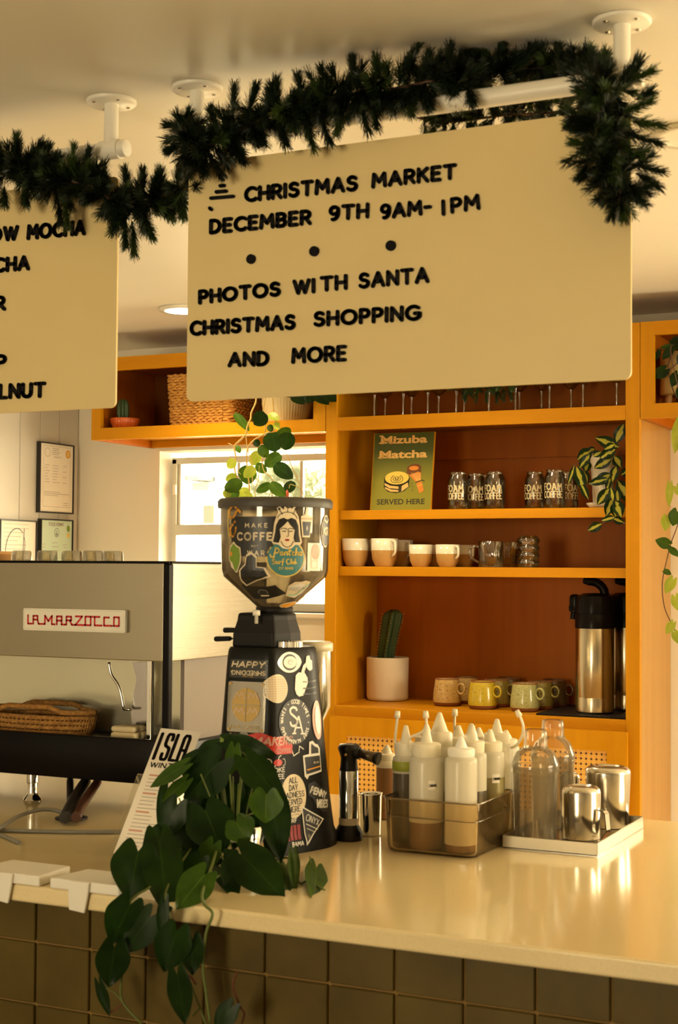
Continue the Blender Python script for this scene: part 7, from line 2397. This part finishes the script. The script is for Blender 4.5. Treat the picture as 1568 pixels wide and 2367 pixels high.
for (bs, tp_, w, tone) in (((1455, 200), (1290, 385), 150, 0), ((1450, 150), (1245, 180), 90, 1), ((1350, 555), (1140, 715), 210, 0), ((1560, 640), (1450, 860), 190, 0), ((1240, 235), (1170, 420), 90, 0), ((1500, 100), (1600, 220), 160, 0), ((1640, 300), (1560, 470), 150, 0), ((1620, 860), (1540, 1060), 120, 0), ((1590, 40), (1400, 90), 140, 0)):
    B, T = atY(*c2(*bs), 4.835), atY(*c2(*tp_), 4.83); leaf(b, B, T, w * K2 * 1.05, jit((EYE - B).normalized(), 0.22), 'heart', mi=tone)
for (bs, tp_, w, tone) in (((1600, 1000), (1535, 1275), 110, 2), ((1500, 1545), (1488, 1730), 60, 2), ((1470, 1815), (1460, 1935), 80, 2), ((1560, 1770), (1520, 1890), 110, 1), ((1490, 2045), (1372, 2010), 90, 1), ((1505, 2085), (1580, 2150), 60, 1), ((1455, 2270), (1512, 2300), 46, 1), ((1560, 1560), (1620, 1640), 80, 2)):
    B, T = atY(*c6(*bs), 4.76), atY(*c6(*tp_), 4.755); leaf(b, B, T, w * K6 * 1.1, jit((EYE - B).normalized(), 0.3), 'heart', mi=tone)
for (bs, tp_, w, tone) in (((1556, 1340), (1538, 1372), 26, 2), ((1562, 1380), (1574, 1415), 26, 2), ((1556, 1440), (1540, 1466), 20, 2), ((1560, 1462), (1572, 1490), 20, 2)):
    B, T = atY(*bs, 4.76), atY(*tp_, 4.755); leaf(b, B, T, w * K6 * 3.664, jit((EYE - B).normalized(), 0.3), 'heart', mi=tone)
b.build('foliage', [L_dark, L_mid, L_pale], rp, rp.location, fix=False)
b = MB()
b.tube(smoothpath([atY(*c2(x, y), 4.85) for x, y in ((1500, 60), (1470, 280), (1410, 430), (1400, 580), (1440, 760), (1500, 960), (1560, 1060), (1640, 1180))], 6), 0.002, n=6)
b.tube(smoothpath([atY(*c2(x, y), 4.85) for x, y in ((1160, 300), (1250, 225), (1350, 230))], 5), 0.0016, n=6); b.tube([atY(*c2(1080, 160), 4.84), atY(*c2(1140, 290), 4.845)], 0.0012, n=6)
b.tube(smoothpath([atY(*c2(x, y), 4.85) for x, y in ((1600, 380), (1480, 520), (1350, 570))], 5), 0.0018, n=6)
b.tube(smoothpath([atY(x, y, 4.765) for x, y in ((1574, 960), (1572, 1060), (1571, 1130), (1570, 1200), (1552, 1255), (1545, 1282), (1532, 1345), (1536, 1400), (1552, 1440), (1566, 1470), (1575, 1500))], 6), 0.0018, n=6)
e_ = atY(1574, 960, 4.765); zr = rp.location.z + zz1
b.tube(smoothpath([Vector((pr.x, pr.y, zr - 0.01)), Vector((pr.x, pr.y - Rr * 0.9, zr + 0.012)), Vector((pr.x, 4.78, zr - 0.01)), Vector((e_.x, 4.766, e_.z + 0.05)), e_], 6), 0.0018, n=6)
b.build('vines', M_vineb, rp, rp.location)


# ================================================================== GARLANDS
def needle_mat(name, c0, c1):
    M = mat(name, c0, 0.55, col2=c1, nscale=14)
    return M


M_ndl = needle_mat('pine_needles', (0.008, 0.022, 0.003), (0.003, 0.009, 0.002))
M_ndl2 = needle_mat('light_pine_needles', (0.040, 0.075, 0.006), (0.014, 0.034, 0.004))


def tuft(mb, p, d, L=0.07, n=120, nl=0.026, mi=0, spread=0.9):
    d = Vector(d).normalized()
    a = d.orthogonal().normalized()
    c = d.cross(a)
    mb.mi = mi
    for i in range(n):
        t = random.random() ** 0.85
        ph = random.uniform(0, 2 * PI)
        o = p + d * (L * t)
        rad = a * math.cos(ph) + c * math.sin(ph)
        th = spread * random.uniform(0.75, 1.15) * (1.0 - 0.35 * t)
        nd = d * math.cos(th) + rad * math.sin(th)
        ln = nl * random.uniform(0.75, 1.15) * (1 - 0.25 * t)
        w = nd.cross(rad + d * 0.3 + Vector((0, 0, 0.01))).normalized() * 0.0009
        e = o + nd * ln
        mb.f([mb.v(o - w), mb.v(o + w), mb.v(e + w * 0.4), mb.v(e - w * 0.4)])
    mb.mi = 0


def garland(name, label, path, tufts, per, L=0.065, nl=0.026, n=115, light=0.12, wire=0.0025, rsp=1.0):
    """path: world points; tufts radiate from it; extra tufts given explicitly (point, direction, length)"""
    P = smoothpath(path, 8)
    t = thing(name, label, 'garland', P[0])
    b = MB()
    for i in range(len(P) - 1):
        seg = P[i + 1] - P[i]
        d = seg.normalized()
        k_ = max(1, int(seg.length * per + random.random()))
        for j in range(k_):
            q = P[i] + seg * random.random()
            ph = random.uniform(0, 2 * PI)
            a = d.orthogonal().normalized(); c = d.cross(a)
            rad = a * math.cos(ph) + c * math.sin(ph)
            tuft(b, q, rad * random.uniform(0.6, 1.0) * rsp + d * random.uniform(-0.7, 0.7), L * random.uniform(0.55, 1.0), n, nl, 1 if random.random() < light else 0)
    for (q, d, l_) in tufts:
        tuft(b, Vector(q), d, l_, int(n * 1.6), nl, 1 if random.random() < light * 1.5 else 0, spread=0.75)
        b.mi = 2; b.tube([Vector(q), Vector(q) + Vector(d).normalized() * l_], 0.0012, n=5); b.mi = 0
    b.build('needles', [M_ndl, M_ndl2, M_vineb], t, P[0], fix=False)
    b = MB(); b.tube(P, wire, n=6); b.build('wire_stem', M_vineb, t, P[0])
    return t


random.seed(42)
cr_ = cr
G = lambda x, y, Y=2.375: atY(x, y, Y)


def ex_(x, y, x2, y2, Y=2.37):
    a, c = atY(x, y, Y), atY(x2, y2, Y - 0.01)
    return (a, c - a, (c - a).length)


mp = [G(418, 300, 2.36), G(450, 345, 2.345), G(520, 320, 2.35), G(575, 290), G(625, 262), G(690, 258), G(745, 230), G(800, 222), G(850, 205), G(905, 205), G(960, 195), G(1005, 186), G(1050, 182, 2.40), G(1085, 172, 2.45), G(1130, 168, 2.46), G(1190, 162, 2.46), G(1240, 157, 2.46), G(1300, 160, 2.465), G(1360, 168, 2.45), G(1400, 195, 2.375)]
mt = [ex_(540, 275, 542, 205), ex_(505, 300, 490, 260), ex_(575, 260, 590, 205), ex_(640, 250, 640, 190), ex_(700, 240, 690, 180), ex_(760, 210, 745, 165), ex_(820, 200, 815, 140), ex_(870, 190, 870, 140), ex_(930, 170, 965, 108), ex_(970, 190, 990, 130), ex_(1040, 170, 1040, 115), ex_(1060, 190, 1105, 160),
      ex_(1150, 165, 1160, 112, 2.43), ex_(1200, 160, 1235, 115, 2.43), ex_(1180, 170, 1215, 140, 2.43), ex_(1293, 178, 1293, 128, 2.44), ex_(1352, 175, 1352, 152, 2.46), ex_(1385, 172, 1395, 155, 2.47),
      ex_(425, 300, 392, 290), ex_(420, 330, 395, 345), ex_(440, 350, 425, 385), ex_(480, 350, 510, 400), ex_(530, 330, 560, 370), ex_(455, 345, 470, 395), ex_(640, 280, 660, 330), ex_(700, 270, 725, 340), ex_(740, 260, 760, 325), ex_(830, 230, 850, 300), ex_(860, 220, 870, 290), ex_(790, 245, 780, 300), ex_(930, 220, 950, 255), ex_(985, 215, 990, 240), ex_(1080, 200, 1090, 230)]
garland('pine_garland', 'long dark pine garland wound along the white rail above the market board', mp, mt, 300, L=0.050, nl=0.029, n=165)
# right end: thick bunch hanging down
rp_ = [G(1405, 200, 2.36), G(1400, 250, 2.355), G(1380, 300, 2.35), G(1385, 350, 2.35), G(1420, 390, 2.352), G(1435, 430, 2.355), G(1430, 465, 2.36)]
rt_ = [ex_(1440, 210, 1480, 145, 2.36), ex_(1450, 190, 1505, 165, 2.36), ex_(1430, 200, 1470, 140, 2.37), ex_(1380, 230, 1340, 210, 2.36), ex_(1370, 290, 1320, 290, 2.36), ex_(1380, 340, 1330, 330, 2.36), ex_(1390, 380, 1345, 410, 2.36), ex_(1440, 260, 1500, 235, 2.36), ex_(1460, 280, 1525, 290, 2.36), ex_(1450, 310, 1520, 330, 2.36), ex_(1460, 380, 1525, 395, 2.36), ex_(1470, 400, 1520, 430, 2.36), ex_(1450, 420, 1480, 460, 2.365), ex_(1425, 450, 1415, 495, 2.365), ex_(1435, 460, 1440, 498, 2.365), ex_(1470, 230, 1500, 215, 2.36), ex_(1420, 330, 1480, 360, 2.355)]
garland('pine_bunch', 'thick pine garland bunch hanging down over the right corner of the market board', rp_, rt_, 330, n=150, light=0.25, rsp=1.1)
# behind the board
bp_ = [atY(965, 272, 2.56), atY(1030, 282, 2.56), atY(1100, 275, 2.57), atY(1180, 265, 2.57), atY(1260, 262, 2.56), atY(1340, 250, 2.55), atY(1400, 240, 2.52)]
garland('pine_garland', 'pine garland strand showing in the gap behind the market board and its rail', bp_, [], 200, L=0.045, nl=0.022, n=110, light=0.3)
# left board
lp_ = [G(-60, 395, 2.37), G(0, 400, 2.365), G(50, 385, 2.36), G(110, 410, 2.355), G(160, 420, 2.35), G(215, 430, 2.35), G(255, 462, 2.36), G(290, 490, 2.39), G(320, 480, 2.40), G(360, 460, 2.41), G(400, 445, 2.42), G(440, 430, 2.425)]
lt_ = [ex_(40, 370, 40, 320), ex_(70, 370, 95, 335), ex_(90, 390, 110, 345), ex_(20, 390, 0, 350), ex_(165, 410, 170, 345), ex_(190, 410, 205, 352), ex_(130, 440, 140, 510, 2.355), ex_(150, 440, 155, 515, 2.355), ex_(60, 430, 60, 465, 2.36), ex_(10, 430, 10, 465, 2.36), ex_(300, 450, 290, 400, 2.39), ex_(330, 450, 330, 400, 2.40), ex_(350, 450, 365, 405, 2.40), ex_(305, 510, 310, 580, 2.39), ex_(290, 510, 290, 560, 2.39), ex_(330, 500, 350, 545, 2.40), ex_(380, 460, 395, 500, 2.42), ex_(410, 430, 415, 400, 2.42), ex_(425, 450, 425, 495, 2.43), ex_(270, 480, 265, 520, 2.38)]
garland('pine_garland', 'pine garland draped over the left drinks board and across the gap', lp_, lt_, 290, L=0.050, nl=0.029, n=165, light=0.18)
# cedar sprig on the top shelf
sp_ = [atY(1045, 890, 4.83), atY(1090, 893, 4.825), atY(1140, 890, 4.82), atY(1190, 888, 4.83)]
st_ = [(atY(x, y, 4.82), atY(x2, y2, 4.81) - atY(x, y, 4.82), 0.05) for x, y, x2, y2 in ((1105, 895, 1100, 930), (1125, 895, 1125, 925), (1148, 895, 1150, 945), (1165, 892, 1165, 915), (1178, 890, 1182, 915), (1080, 895, 1078, 915))]
garland('cedar_sprig', 'green cedar sprig draped among the wine glasses on the top shelf', sp_, st_, 160, L=0.05, nl=0.02, n=90, light=1.0)

# ---- conifer outdoors
random.seed(2)
b = MB()
base = atY(660, 1130, 8.2)
cf_ = thing('conifer', 'sunlit green conifer outside the window behind the hanging plant', 'tree', (base.x, 8.2, -0.02))
for i in range(420):
    px, py = random.uniform(580, 760), random.uniform(1085, 1190)
    if py < 1085 + abs(px - 670) * 0.35: continue
    q = atY(px, py, random.uniform(8.0, 8.6)); tuft(b, q, Vector((random.uniform(-1, 1), random.uniform(-0.5, 0.5), random.uniform(0.0, 1))), 0.16, 40, 0.075, 0)
b.build('needles', [mat('sunlit_needles', (0.020, 0.030, 0.003), 0.6)], cf_, cf_.location, fix=False)
b = MB(); b.tube([(base.x, 8.3, -0.02), (base.x + 0.05, 8.3, base.z + 0.1)], [0.09, 0.03], n=10); b.build('trunk', M_vineb, cf_, cf_.location)
